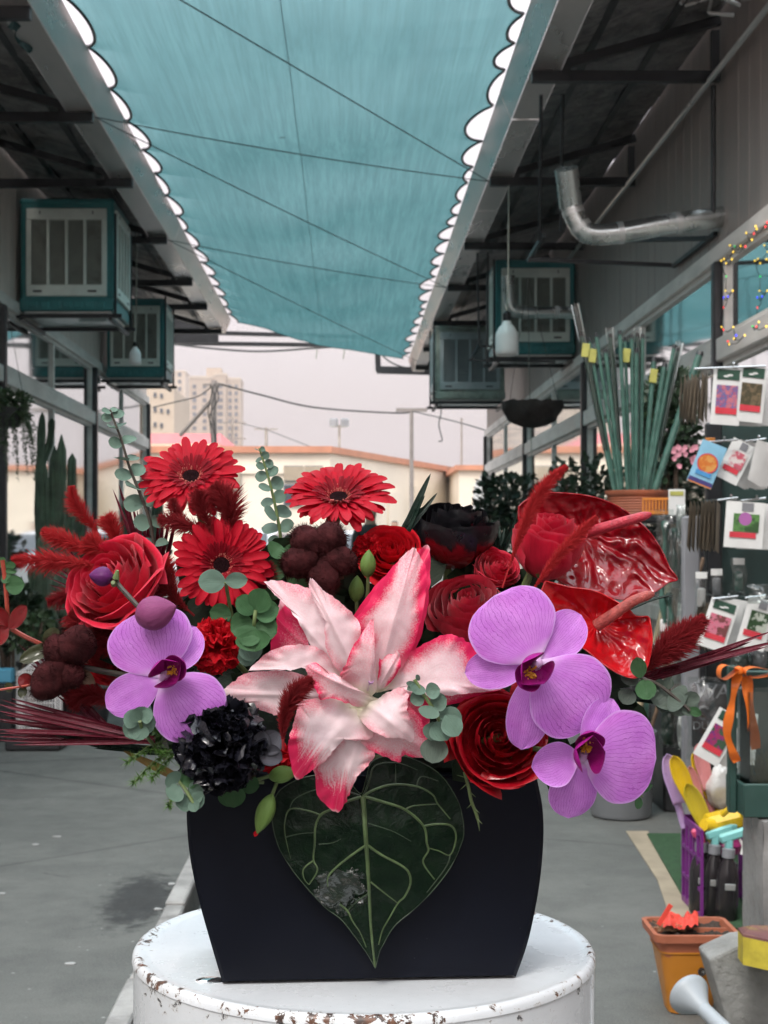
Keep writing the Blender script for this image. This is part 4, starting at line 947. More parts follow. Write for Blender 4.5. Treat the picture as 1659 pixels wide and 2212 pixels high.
def stack(label, cx, cy, w_, h_, rot, Y, n, style, dx, drot, group, y_step=.009, yaw=0):
    OD = 'first second third fourth fifth sixth seventh eighth ninth tenth'.split()
    for i in range(n): packet(label + ', ' + OD[i] + ' from the front', cx + dx * i, cy + rnd.uniform(-2, 2), w_, h_, rot + drot * i, Y, style, None, group, yaw + rnd.uniform(-.12, .12) * (1 if style == 'kraft' else .4), y_step * i)
stack('plain white packet stacked behind the upper row front packets', 1600, 858, 62, 118, 5, 5.31, 9, 'white', 7, -.4, 'white packets behind upper row')
stack('brown kraft packet hanging edge-on left of the meadow packet', 1526, 858, 40, 104, 14, 5.36, 8, 'kraft', -5.5, 1.6, 'kraft packets in upper row', .018, 1.2)
stack('silvery packet fanned out right of the radish packet', 1602, 1003, 50, 94, 25, 5.33, 10, 'white', 7, -1.4, 'silvery packets in second row', .012, .5)
stack('kraft packet hanging edge-on left of the onion packet', 1550, 1137, 42, 108, 10, 5.36, 8, 'kraft', -6, 1.5, 'kraft packets in third row', .018, 1.2)
stack('white packet stacked behind the onion seed packet', 1618, 1138, 78, 98, 3, 5.31, 6, 'white', 8, -.5, 'white packets behind onion row')
stack('white packet fanned behind the pink blossom packet', 1575, 1352, 56, 104, 15, 5.32, 8, 'white', 6, -1.0, 'white packets behind blossom row', .01, .4)
stack('white packet fanned below the lupin packet behind the green carrier', 1575, 1600, 54, 112, 24, 4.95, 6, 'white', 8, -4, 'white packets behind lupin packet')
stack('silvery packet fanned at the frame edge of the second row', 1640, 1000, 50, 92, 20, 5.26, 7, 'white', 5, -3, 'silvery packets at the edge', .01, .6)
stack('pale packet hanging behind the white flower packet', 1648, 1352, 56, 106, 10, 5.33, 5, 'pale', 6, -3, 'pale packets at the edge', .01, .5)
stack('kraft packet fanned left of the blossom packet', 1530, 1352, 34, 100, 22, 5.37, 5, 'kraft', -4, 2, 'kraft packets in fourth row', .014, 1.1)
tag(obj('orange_tag', MB().bbox(P(1534, 960, 5.4), (.035, .004, .05), .002).mesh('orange_tag', MAT['orange'])), 'small orange hook tag beside the second seed row', 'tag')
# clear pouch and printed bag
def pouch(name, label, cat, x0, y0, x1, y1, Y, mt, bulge=.03, wr=.006, seed=0):
    a, b = P(x0, y1, Y), P(x1, y0, Y); t = thing(name, label, cat, ((a.x + b.x) / 2, Y, a.z))
    for sg in (1, -1):
        def f(u, v):
            k = math.sin(u * math.pi) ** .6 * math.sin(min(1, v * 1.05) * math.pi) ** .5 if 0 < u < 1 and 0 < v < .952 else 0
            return (lerp(a.x, b.x, u) + .004 * math.sin(v * 9 + seed), Y - sg * bulge * k + wr * mn.noise(Vector((u * 9, v * 9, seed + sg))), lerp(a.z, b.z, v))
        obj('film' if sg == 1 else 'film_back', MB().grid(f, 16, 20).mesh('film', mt, ang=180), t)
    return t
pouch('clear_pouch', 'clear pouch with pale print hanging below the onion row', 'bag', 1616, 1262, 1668, 1304, 5.2, MAT['film'], seed=3)
for x0_, y0_, x1_, y1_, lab, mt_ in ((1500, 1235, 1530, 1330, 'clear blister pack with white fitting left of the pouch row', 'white_plastic'), (1534, 1228, 1562, 1292, 'clear blister pack with grey fitting under the third kraft stack', 'grey'), (1580, 1205, 1612, 1290, 'clear pack with dark green tool head below the onion row', 'stake')):
    t = pouch('blister_pack', lab, 'blister pack', x0_, y0_, x1_, y1_, 5.42, MAT['film'], .015, .006, x0_)
    obj('fitting', MB().bbox(P((x0_ + x1_) / 2, (y0_ + y1_) / 2 + 8, 5.42), (.03, .016, .07), .006).mesh('fitting', MAT[mt_]), t); obj('header_card', MB().bbox(P((x0_ + x1_) / 2, y0_ + 8, 5.41), (.042, .003, .024), .001).mesh('header_card', MAT['pkwhite']), t)
MAT['bagprint'] = plain('charcoal_bag_print', (.05, .055, .06), .35, .3, 12, .2, 30, dirt=((.3, .05, .06), .25))
t = pouch('printed_bag', 'charcoal printed plastic bag behind the lupin packet and ribbon', 'bag', 1484, 1462, 1592, 1640, 5.45, MAT['film'], .045, .012, 5)
obj('print_sheet', MB().bbox(P(1540, 1545, 5.45), (.155, .02, .24), .008).mesh('print_sheet', MAT['bagprint']), t)
def text3d(s, loc, size, mt, parent, name='lettering', rot=0, shear=0):
    cu = bpy.data.curves.new(name, 'FONT'); cu.body = s; cu.size = size; cu.extrude = .0006; cu.align_x = 'CENTER'; cu.align_y = 'CENTER'; cu.shear = shear
    o = bpy.data.objects.new(name, cu); me = bpy.data.meshes.new_from_object(o); bpy.data.objects.remove(o)
    me.materials.append(mt); return obj(name, me, parent, WM[parent.name].inverted() @ Matrix.Translation(loc) @ Matrix.Rotation(rot, 4, 'Y') @ Matrix.Rotation(R(90), 4, 'X'))
MAT['greyprint'] = plain('grey_print', (.32, .34, .36), .5, .1, 9, 0)
text3d('DUST', P(1527, 1568, 5.43), .042, MAT['greyprint'], t)
text3d('WAX', P(1553, 1495, 5.43), .075, MAT['greyprint'], t, shear=.15); 
m = MB().tube([P(1520 + 13 * math.cos(a), 1540 - 13 * math.sin(a), 5.432) for a in [k * .35 for k in range(2, 15)]], .005, 6); obj('round_emblem', m.mesh('round_emblem', MAT['greyprint']), t)
# bagged hand tools
for i, (x, y, lab) in enumerate(((1452, 1330, 'long bagged green tool hanging lowest beside the wooden handle'), (1432, 1285, 'bagged green tool behind the smaller anthurium tip'), (1440, 1175, 'bagged green-handled tool left of its neighbours'), (1458, 1190, 'bagged green-handled tool in the middle of the hanging three'), (1474, 1225, 'bagged tool with white wrapper beside the grey post'))):
    t = pouch('bagged_tool', lab, 'tool', x - 24, y - 75, x + 18, y + 105, 6.15 - .06 * i, MAT['film'], .022, .016, i)
    p = [P(x - 8 + i * 2, y - 50, 6), P(x - 2, y, 6), P(x + 4, y + 60, 6)]
    obj('grip', MB().tube(smooth_pts(p, 6), [.012 + .004 * math.sin(k) for k in range(13)], 10).mesh('grip', MAT['stake']), t)
    obj('blade', MB().bbox(P(x + 2, y + 66, 6), (.03, .006, .05), .003).mesh('blade', MAT['white_plastic']), t)
MAT['bagdark'] = plain('dark_green_bag', (.02, .05, .038), .3, .3, 12, .3, 30); MAT['bagwhite'] = plain('white_wrapper', (.55, .58, .57), .35, .15, 14, .3, 30)
for i, (x, y, w_, h_, Y_, mt_, lab) in enumerate(((1408, 1430, 30, 90, 6.3, 'bagdark', 'dark green wrapped pack beside the fluffy bunny-tail'), (1462, 1440, 28, 80, 6.25, 'bagwhite', 'white wrapped pack hanging above the dusty eucalyptus'), (1442, 1560, 34, 110, 6.4, 'bagdark', 'dark green wrapped pack below the dusty eucalyptus'), (1474, 1580, 26, 80, 6.2, 'bagwhite', 'white wrapped pack left of the charcoal bag'), (1490, 1420, 26, 70, 5.7, 'grey', 'grey wrapped pack at the foot of the grey post'), (1470, 1130, 22, 80, 6.1, 'bagwhite', 'white wrapped pack beside the price card'), (1600, 1440, 50, 60, 5.5, 'bagdark', 'dark green pack behind the orange bow'), (1640, 1420, 40, 50, 5.5, 'grey', 'grey pack at the frame edge above the orange bow'))):
    t = pouch('wrapped_pack', lab, 'wrapped pack', x - w_ / 2, y - h_ / 2, x + w_ / 2, y + h_ / 2, Y_, MAT['film'], .03, .016, i + 20)
    c_ = P(x, y, Y_); q_ = Y_ / F; m = MB().grid(lambda u, v: c_ + Vector((w_ * q_ * .42 * math.sin(v * math.pi) ** .4 * math.cos(u * 6.2832), .02 * math.sin(v * math.pi) ** .4 * math.sin(u * 6.2832), -h_ * q_ * .45 * math.cos(v * math.pi))) + Vector((.006, .004, 0)) * mn.noise(Vector((u * 5, v * 6, i))), 18, 14)
    obj('contents', m.mesh('contents', MAT[mt_], ang=180), t)
# stakes in a ribbed pot on a plant table
SB = P(1378, 1108, 7.0)
t = thing('plant_table', 'dark metal plant table carrying the ribbed terracotta pot', 'table', (SB.x, 7.05, 0))
zt = SB.z - .01
obj('top', MB().bbox((SB.x + .05, 7.1, zt - .02), (.55, .4, .035), .006).mesh('top', MAT['black_steel']), t)
for sx_ in (-.19, .29):
    for sy_ in (6.94, 7.26): obj('leg', MB().bbox((SB.x + sx_, sy_, (zt - .038) / 2), (.03, .03, zt - .038), .004).mesh('leg', MAT['black_steel']), t)
pr = []
for k in range(8): pr += [(.122 + .002 * k, .012 * k), (.128 + .002 * k, .012 * k + .006)]
t = thing('ribbed_pot', 'ribbed terracotta-coloured pot holding the green stakes', 'pot', (SB.x, 7.0, zt))
obj('body', MB().lathe([(0, 0), (.118, 0)] + pr + [(.150, .098), (.152, .115), (.138, .116), (.13, .03), (0, .03)], 40, (SB.x, 7.02, zt)).mesh('body', MAT['terracotta']), t)
t = thing('slotted_tray', 'orange slotted plastic tray beside the ribbed pot', 'tray', P(1422, 1110, 6.75))
a, b = P(1386, 1112, 6.75), P(1456, 1078, 6.75); m = MB().box(((a.x + b.x) / 2, 6.77, a.z + .006), (b.x - a.x, .10, .008))
for k in range(11): m.box((lerp(a.x, b.x, k / 10), 6.72, (a.z + b.z) / 2), (.006, .006, b.z - a.z))
m.box(((a.x + b.x) / 2, 6.72, b.z), (b.x - a.x + .006, .01, .01)); m.box(((a.x + b.x) / 2, 6.72, a.z + .01), (b.x - a.x + .006, .009, .012))
obj('body', m.mesh('body', MAT['orange'], smooth=False), t)
t = thing('price_card', 'white price card with yellow heading above the slotted tray', 'card', P(1455, 1110, 6.6))
obj('card', MB().bbox(P(1462, 1085, 6.6), (.075, .003, .115), .002).mesh('card', MAT['pkwhite']), t)
obj('heading', MB().bbox(P(1462, 1066, 6.597), (.06, .002, .02), .001).mesh('heading', MAT['yellowtag']), t)
ST = [(240, 1100, 400, .010, 1), (300, 1140, 440, .008, 1), (345, 1110, 470, .008, 0), (420, 1230, 500, .010, 0), (460, 1110, 522, .009, 0), (508, 1105, 556, .009, 0), (562, 1145, 590, .008, 1), (612, 1125, 622, .009, 0), (670, 1105, 655, .009, 0), (708, 1115, 690, .009, 0), (795, 1295, 735, .011, 2), (940, 1200, 790, .009, 0), (985, 1215, 825, .009, 0), (1140, 1250, 900, .016, 0), (870, 1340, 770, .012, 0), (640, 1240, 640, .009, 0)]
ORD = 'first second third fourth fifth sixth seventh eighth ninth tenth eleventh twelfth thirteenth fourteenth fifteenth sixteenth'.split()
for i, (tx, ty, bx, r_, tg) in enumerate(ST):
    dy = rnd.uniform(-.06, .06); top = P(1192.4 + .2813 * tx, 414.8 + .2813 * ty, 7.0) + Vector((0, dy, 0)); mid = P(1192.4 + .2813 * bx, 968, 7.0) + Vector((0, dy * .6, 0))
    bot = mid + (mid - top) * .45; bot.z = max(bot.z, zt + .035); bot.x = SB.x + max(-.1, min(.1, bot.x - SB.x)); bot.y = 7.02 + max(-.08, min(.08, bot.y - 7.02))
    lab = ORD[sorted(q[0] for q in ST).index(tx)] + ' green coated stake from the left in the ribbed pot' if not tg else ['', ('tallest sleeved stake with yellow tag at the bundle edge' if i == 0 else 'second sleeved stake with a yellow tag' if i == 1 else 'straight stake with yellow tag mid-bundle'), 'short leaning stake with yellowish tag'][tg]
    t = thing('plant_stake', lab, 'stake', bot, 'green stakes in the ribbed pot')
    pts = [bot.lerp(top, k / 24) for k in range(25)]; r_ *= 1.05
    obj('rod', MB().tube(pts, [r_ * (1 + .08 * (k % 2)) for k in range(25)], 8).mesh('rod', MAT['stake'], ang=60), t)
    obj('tip', MB().tube([top, top + (top - bot).normalized() * .02], [r_ * 1.15, r_ * .9], 8).mesh('tip', MAT['black_steel']), t)
    if i % 4 == 0:
        d = (top - bot).normalized(); obj('sleeve', MB().tube([bot.lerp(top, .3), bot.lerp(top, .7), top, top + d * (.16 if i == 0 else .05)], [.014, .015, .018, .02], 8, False).mesh('sleeve', MAT['film']), t)
    if tg: obj('price_tag', MB().bbox(top - (top - bot).normalized() * .07 + Vector((0, -.02, 0)), (.036, .004, .065), .002, Matrix.Rotation(.12, 3, 'Y')).mesh('price_tag', MAT['yellowtag']), t)
# more wrapped bundles, handles
for a, b, r_, mt, lab in (((1452, 1235), (1405, 1420), .014, 'wood', 'pale wooden handle leaning behind the glossy anthuriums'), ((1520, 1205), (1455, 1420), .009, 'brownwood', 'thin brown handle leaning against the seed stand')):
    p = P(*a, 6.45); q = Vector(((1353 - 750) / F * 6.57 + (.03 if a[0] > 1500 else -.02), 6.72, .04)); tag(obj('tool_handle', MB().tube([p, q], r_, 10).mesh('tool_handle', MAT[mt])), lab, 'handle')
# grey bin
bq = P(1353, 1785, 1); Yb = CAMZ * F / (1775 - 1166.5); c = Vector(((1353 - 750) / F * Yb, Yb + .13, 0))
t = thing('grey_bin', 'grey round plastic bin below the lower orchid', 'bin', c)
MAT['bingrey'] = plain('bin_grey', (.21, .225, .24), .42, .06, 3, .03, 20)
obj('body', MB().lathe([(0, .006), (.128, .006), (.136, .02), (.152, .36), (.160, .375), (.160, .39), (.148, .39), (.134, .03), (0, .03)], 48, c).mesh('body', MAT['bingrey']), t)
t = thing('bagged_bundle', 'dark bundle of wrapped goods standing in the grey bin', 'bundle', c + Vector((0, 0, .03)))
for k in range(7): obj('wrapped_roll', MB().tube([c + Vector((.08 * math.cos(k * .9), .08 * math.sin(k * .9), .04)), c + Vector((.10 * math.cos(k * .9), .1 * math.sin(k * .9), .55 + .06 * math.sin(k * 2)))], .03, 8).mesh('wrapped_roll', [MAT['stake'], MAT['potblack'], MAT['film']][k % 3]), t)
tag(obj('storage_box', MB().bbox((P(1470, 1, 6.9).x, 6.95, .24), (.20, .3, .48), .01).mesh('storage_box', MAT['potblack'])), 'black box standing between grey bin and purple crate', 'box')
tag(obj('long_planter', MB().bbox((P(1300, 1, 7.8).x, 7.9, .07), (.75, .22, .14), .015).mesh('long_planter', MAT['kerb'])), 'pale long planter trough on the floor behind the orchids', 'planter')
# purple crate with scoops and spray bottles
MAT['purple'] = plain('purple_crate_plastic', (.16, .022, .19), .4, .08, 6, .05, 30)
Yc = 4.85; cx0, cx1 = 1.162, 1.365; zc = .30
t = thing('purple_crate', 'purple plastic crate filled with scoops and spray bottles', 'crate', ((cx0 + cx1) / 2, Yc + .14, 0))
def crate_side(a, b, nm, n):
    a, b = Vector(a), Vector(b); d = (b - a); L = d.length; d.normalize(); rot = Matrix((d, d.cross(Vector((0, 0, -1))), Vector((0, 0, 1)))).transposed(); m = MB(); mid = (a + b) / 2
    for z, hh in ((.012, .024), (zc - .012, .024), (zc * .33, .012), (zc * .66, .012)): m.box(mid + Vector((0, 0, z)), (L - .008, .008, hh), rot)
    for k in range(n + 1): m.box(a.lerp(b, .02 + .96 * k / n) + Vector((0, 0, zc / 2)), (.012, .009, zc), rot)
    obj(nm, m.mesh(nm, MAT['purple'], smooth=False), t)
crate_side((cx0, Yc, 0), (cx0, Yc + .28, 0), 'side_panel', 5); crate_side((cx1, Yc, 0), (cx1, Yc + .28, 0), 'side_panel', 5); crate_side((cx0, Yc + .28, 0), (cx1, Yc + .28, 0), 'back_panel', 6)
obj('base', MB().box(((cx0 + cx1) / 2, Yc + .14, .006), (cx1 - cx0 - .01, .27, .01)).mesh('base', MAT['purple'], smooth=False), t)
SC = {'lilac': (.48, .33, .60), 'yellow': (.66, .44, .015), 'pink': (.62, .25, .26), 'olive': (.46, .38, .03)}
for k, v in SC.items(): MAT['sc_' + k] = plain(k + '_plastic', v, .28, .06, 6, .03, 20)
def scoop(label, tip, base, wpx, col, Y, tilt=.25):
    p, q = P(*tip, Y), P(*base, Y); L = (p - q).length; d = (p - q).normalized(); w_ = wpx / F * Y; sd = d.cross(Vector((0, 1, 0))).normalized(); nn = sd.cross(d)
    t = thing('garden_scoop', label, 'scoop', q - d * .1, 'plastic scoops in the purple crate')
    def f(u, v):
        s = u * 2 - 1; pr_ = math.sqrt(max(0, 1 - max(0, (v - .55) / .45) ** 2)) * (.72 + .28 * min(1, v / .5)); return q + d * L * v + sd * s * w_ / 2 * pr_ - nn * (.28 * w_ * (1 - s * s) * pr_ - .02) * -1
    o = obj('blade', MB().grid(f, 10, 16).mesh('blade', MAT['sc_' + col], ang=180), t); so = o.modifiers.new('s', 'SOLIDIFY'); so.thickness = .003
    obj('handle', MB().tube([q + d * .02 + nn * .02, q - d * .09 + nn * .015], [.014, .012], 10).mesh('handle', MAT['sc_' + col]), t)
scoop('lilac plastic scoop leaning left in the purple crate', (1438, 1626), (1466, 1735), 40, 'lilac', 5.09)
scoop('bright yellow scoop in front of the lilac one', (1450, 1630), (1492, 1730), 38, 'yellow', 5.05)
scoop('yellow scoop behind the pink one', (1497, 1620), (1535, 1720), 38, 'yellow', 5.11)
scoop('pink scoop standing tallest in the purple crate', (1504, 1604), (1528, 1705), 32, 'pink', 5.09)
scoop('second pink scoop tucked behind the bright yellow one', (1486, 1652), (1512, 1735), 24, 'pink', 5.07)
scoop('olive yellow scoop leaning lowest over the crate front', (1480, 1690), (1528, 1792), 40, 'olive', 5.02)
MAT['aqua'] = plain('aqua_trigger_plastic', (.22, .56, .55), .35, .06, 6, .03, 20)
MAT['pinktrig'] = plain('rose_trigger_plastic', (.62, .08, .18), .35, .06, 6, .03, 20)
MAT['bottle'] = plain('black_bottle_plastic', (.018, .016, .018), .22, .2, 6, .05, 20)
def spray(label, x, ytop, Y, col, lean=0, s=1.0):
    h = .26 * s; p = P(x, ytop, Y); b = Vector((p.x, Y, max(.012, p.z - h)))
    M = Matrix.Translation(b) @ Matrix.Rotation(lean, 4, 'Y'); t = thing('spray_bottle', label, 'spray bottle', mat=M, group='spray bottles in the purple crate'); I = Matrix()
    obj('bottle', MB().lathe([(0, 0), (.030 * s, 0), (.033 * s, .006), (.033 * s, .12 * s), (.029 * s, .145 * s), (.016 * s, .172 * s), (.014 * s, .182 * s)], 20).mesh('bottle', MAT['bottle'], ang=50), t, I)
    obj('collar', MB().lathe([(.014 * s, .178 * s), (.019 * s, .18 * s), (.019 * s, .205 * s), (.012 * s, .208 * s)], 16).mesh('collar', MAT['grey']), t, I)
    m = MB().bbox((0, 0, .218 * s), (.022 * s, .02 * s, .03 * s), .004); m.bbox((.012 * s, 0, .245 * s), (.085 * s, .022 * s, .026 * s), .006, Matrix.Rotation(-.35, 3, 'Y')); m.bbox((.052 * s, 0, .263 * s), (.02 * s, .014 * s, .014 * s), .003)
    hd = obj('trigger_head', m.mesh('trigger_head', MAT[col]), t, I)
    obj('trigger', MB().tube([(.03 * s, 0, .236 * s), (.042 * s, 0, .215 * s), (.038 * s, 0, .19 * s)], .005, 6).mesh('trigger', MAT['white_plastic']), hd, I)
    obj('label_strip', MB().bbox((0, -.0335 * s, .10 * s), (.03 * s, .002, .018 * s), .0005).mesh('label_strip', MAT['tray']), t, I)
spray('black spray bottle with rose-pink trigger in the crate corner', 1512, 1812, 4.93, 'pinktrig', .02, 1.12)
spray('black spray bottle with aqua trigger behind the nearest one', 1535, 1826, 4.9, 'aqua', .06, 1.12)
spray('nearest black spray bottle with aqua and white trigger', 1568, 1850, 4.84, 'aqua', .04, 1.12)
spray('dark spray bottle half hidden between the aqua ones', 1552, 1850, 4.95, 'bottle', .1, 1.05)
MAT['magenta'] = plain('magenta_foil', (.34, .03, .16), .25, .15, 9, .1, 30, coat=.4)
q = P(1572, 1824, 4.95); m = MB().lathe([(0, -.04), (.03, -.03), (.043, 0), (.03, .03), (0, .04)], 16, q, sx=1.25); tag(obj('foil_ball', m.mesh('foil_ball', MAT['magenta'])), 'magenta foil-wrapped bundle on top of the bottles', 'bundle')
t = thing('yellow_jug', 'yellow plastic watering jug lying across the crate top', 'jug', P(1560, 1790, 4.95))
obj('body', MB().bbox(P(1563, 1776, 4.95), (.135, .1, .07), .02, Matrix.Rotation(-.25, 3, 'Y')).mesh('body', MAT['sc_yellow']), t)
obj('handle', MB().tube(smooth_pts([P(1560, 1760, 4.87), P(1578, 1746, 4.85), P(1600, 1740, 4.85), P(1608, 1765, 4.87)], 6), .010, 8).mesh('handle', MAT['sc_yellow']), t)
obj('neck', MB().tube([P(1545, 1785, 4.93), P(1520, 1782, 4.9)], [.03, .02], 12).mesh('neck', MAT['sc_yellow']), t)
MAT['foam'] = plain('white_crumpled_bag', (.62, .62, .60), .3, .06, 9, .5, 30, .01)
q = P(1562, 1700, 5.08); m = MB().grid(lambda u, v: q + Vector((.058 * math.sin(v * math.pi) * math.cos(u * 6.2832), .05 * math.sin(v * math.pi) * math.sin(u * 6.2832), -.075 * math.cos(v * math.pi))) * (1 + .22 * mn.noise(Vector((math.cos(u * 6.2832) * 2.2, math.sin(u * 6.2832) * 2.2, v * 5)))), 28, 20)
tag(obj('crumpled_bag', m.mesh('crumpled_bag', MAT['foam'], ang=180)), 'crumpled white plastic bag behind the green carrier post', 'bag')
# stack wrapped in film, green carrier on it
wx0 = 1.118; MAT['wrapgrey'] = plain('grey_wrapped_stack', (.24, .24, .235), .2, .2, 5, .5, 20, .012, dirt=((.40, .40, .39), .6))
t = thing('wrapped_stack', 'grey stack wrapped in crinkled clear film under the green carrier', 'stack', (wx0 + .25, 4.08, 0))
def wr(u, v):
    a = u * 4; k = int(min(3, a)); f = a - k; cs = [(wx0, 3.98), (wx0 + .5, 3.98), (wx0 + .5, 4.19), (wx0, 4.19), (wx0, 3.98)]
    return (lerp(cs[k][0], cs[k + 1][0], f) + .004 * mn.noise(Vector((u * 24, v * 6, 0))), lerp(cs[k][1], cs[k + 1][1], f) + .004 * mn.noise(Vector((u * 24, v * 6, 5))), v * .492)
m = MB().grid(wr, 80, 24); m.box((wx0 + .25, 4.085, .487), (.49, .2, .008)); obj('film_wrap', m.mesh('film_wrap', MAT['wrapgrey'], ang=180), t)
MAT['carrier'] = plain('dark_green_paint', (.02, .06, .05), .5, .12, 8, .1, 40, dirt=((.05, .10, .085), .4))
t = thing('green_carrier', 'dark green wooden carrier with handle bar and orange ribbon', 'carrier', P(1620, 1770, 4.1))
gx = P(1591, 1, 4.05).x; zb_ = .497; zt_ = P(0, 1441, 4.05).z
obj('upright', MB().bbox((gx, 4.1, (zb_ + zt_) / 2), (.021, .03, zt_ - zb_), .003).mesh('upright', MAT['carrier']), t)
obj('upright', MB().bbox((gx + .26, 4.1, (zb_ + zt_) / 2), (.021, .03, zt_ - zb_), .003).mesh('upright', MAT['carrier']), t)
obj('handle_bar', MB().bbox((gx + .13, 4.1, zt_ - .025), (.24, .024, .022), .003).mesh('handle_bar', MAT['carrier']), t)
hb = P(0, 1693, 4.02).z - zb_
for y in (4.02, 4.20): obj('side_board', MB().bbox((gx + .135, y, zb_ + hb / 2), (.25, .012, hb), .003).mesh('side_board', MAT['carrier']), t)
for x in (gx + .016, gx + .255): obj('end_board', MB().bbox((x, 4.11, zb_ + hb / 2), (.010, .165, hb - .004), .003).mesh('end_board', MAT['carrier']), t)
obj('bottom_board', MB().box((gx + .135, 4.11, zb_ + .006), (.225, .16, .01)).mesh('bottom_board', MAT['carrier']), t)
MAT['ribbon'] = plain('orange_satin', (.72, .16, .015), .4, .08, 12, .05, 60)
t2 = thing('orange_ribbon', 'bright orange satin ribbon bow tied on the green carrier', 'ribbon', P(1600, 1455, 4.08))
def rib(nm, pts, w_):
    pts = smooth_pts(pts, 8); m = MB(); vv = []
    for i, p in enumerate(pts): vv += [p + Vector((-w_ / 2, .012 * math.sin(i * .4), 0)), p + Vector((w_ / 2, -.012 * math.sin(i * .4 + .6), .004))]
    m.add(vv, [(2 * i, 2 * i + 1, 2 * i + 3, 2 * i + 2) for i in range(len(pts) - 1)]); obj(nm, m.mesh(nm, MAT['ribbon'], ang=180), t2)
rib('tail', [P(1594, 1452, 4.06), P(1588, 1490, 4.05), P(1576, 1540, 4.04), P(1572, 1590, 4.05), P(1584, 1630, 4.06), P(1593, 1648, 4.06)], .022)
rib('tail', [P(1612, 1462, 4.07), P(1618, 1510, 4.06), P(1625, 1570, 4.06), P(1634, 1620, 4.07)], .026)
def loop(u, v):
    a = u * 2 * math.pi; return P(1572 + 20 * math.cos(a), 1450 + 13 * math.sin(a) - 4 * math.cos(a), 4.05) + Vector((0, (v - .5) * .05, .006 * math.sin(a * 2)))
obj('bow_loop', MB().grid(loop, 24, 3).mesh('bow_loop', MAT['ribbon'], ang=180), t2)
def loop(u, v):
    a = u * 2 * math.pi; return P(1640 + 34 * math.cos(a), 1452 + 10 * math.sin(a), 4.05) + Vector((0, (v - .5) * .05, .004 * math.sin(a * 2)))
obj('bow_loop', MB().grid(loop, 24, 3).mesh('bow_loop', MAT['ribbon'], ang=180), t2)
obj('knot', MB().lathe([(0, -.012), (.012, -.008), (.014, 0), (.012, .008), (0, .012)], 12, P(1596, 1448, 4.05)).mesh('knot', MAT['ribbon']), t2)
t = thing('clear_box', 'clear box with a small dried plant inside the green carrier', 'box', (gx + .14, 4.11, zb_ + .01))
bz = P(0, 1492, 4.05).z; m = MB()
for x in (gx + .035, gx + .235): m.box((x, 4.11, (zb_ + .012 + bz) / 2), (.002, .13, bz - zb_ - .02))
for y in (4.045, 4.175): m.box((gx + .135, y, (zb_ + .012 + bz) / 2), (.198, .002, bz - zb_ - .02))
obj('walls', m.mesh('walls', MAT['film'], smooth=False), t)
m = MB(); r = random.Random(3)
for k in range(160):
    p = Vector((gx + .10 + r.uniform(-.03, .05), 4.11 + r.uniform(-.04, .04), zb_ + .06)); d = Vector((r.uniform(-.5, .5), r.uniform(-.4, .4), 1)).normalized() * r.uniform(.06, .13); m.tube([p, p + d], [.0012, .0004], 3)
obj('dried_sprigs', m.mesh('dried_sprigs', plain('olive_sprig', (.12, .12, .06), .8)), t, kind='stuff')
# planters, block, painted wood, watering can
Yp = 3.86
def rrect(hw, hd, r, n=6):
    out = []
    for sx_, sy_, a0 in ((1, 1, 0), (-1, 1, 90), (-1, -1, 180), (1, -1, 270)):
        for k in range(n + 1): a = R(a0 + 90 * k / n); out.append((sx_ * (hw - r) + r * math.cos(a), sy_ * (hd - r) + r * math.sin(a)))
    return out
def planter(t, c, levels, nm, mt, rr=.03):
    m = MB(); rings = []
    for hw, hd, z in levels:
        b = len(m.v); ring = rrect(hw, hd, rr); m.add([(c[0] + x, c[1] + y, z) for x, y in ring], []); rings.append((b, len(ring)))
    for (a, n), (b, _) in zip(rings, rings[1:]):
        for k in range(n): m.f.append((a + k, a + (k + 1) % n, b + (k + 1) % n, b + k)); m.mi.append(0)
    a, n = rings[0]; m.f.append(tuple(a + n - 1 - k for k in range(n))); m.mi.append(0); obj(nm, m.mesh(nm, mt, ang=35), t)
pc = (P(1503, 1, Yp).x, Yp + .09); MAT['amber'] = plain('amber_plastic', (.52, .20, .02), .4, .08, 4, .05, 20, dirt=((.3, .12, .03), .4))
t = thing('amber_planter', 'amber plastic planter with round drain ring at the frame bottom', 'planter', (*pc, 0))
planter(t, pc, [(.058, .052, .003), (.086, .078, .165), (.090, .082, .168), (.090, .082, .172), (.082, .074, .172), (.06, .05, .03)], 'body', MAT['amber'])
q = P(1516, 2099, Yp + .0); m = MB().lathe([(.006, -.004), (.009, -.006), (.011, -.003), (.011, .003), (.006, .003), (0, .001)], 18, q, Matrix.Rotation(R(90), 3, 'X')); obj('drain_ring', m.mesh('drain_ring', MAT['chrome']), t)
pt = (pc[0] + .006, Yp + .09); zr = P(0, 2022, Yp - .01).z
t = thing('terracotta_planter', 'terracotta-coloured trough of dry soil stacked on the amber planter', 'planter', (*pt, .17))
planter(t, pt, [(.074, .064, .10), (.098, .085, zr - .022), (.112, .098, zr - .02), (.114, .10, zr), (.103, .089, zr), (.094, .08, zr - .05)], 'body', MAT['terracotta'], .025)
obj('divider', MB().box((pt[0] + .0, pt[1] - .005, zr - .02), (.19, .006, .035), Matrix.Rotation(-.06, 3, 'Z')).mesh('divider', MAT['terracotta']), t)
def soil(u, v): return (pt[0] + (u - .5) * .19, pt[1] + (v - .5) * .165, zr - .014 + .02 * mn.noise(Vector((u * 7, v * 7, 2))) + .01 * mn.noise(Vector((u * 22, v * 22, 7))))
obj('soil', MB().grid(soil, 30, 26).mesh('soil', MAT['soil'], ang=180), t)
MAT['rednet'] = plain('red_netting', (.62, .05, .03), .6, .15, 30, .5, 120)
t = thing('red_netting', 'crumpled red plastic netting and strip in the terracotta trough', 'netting', P(1460, 1990, Yp))
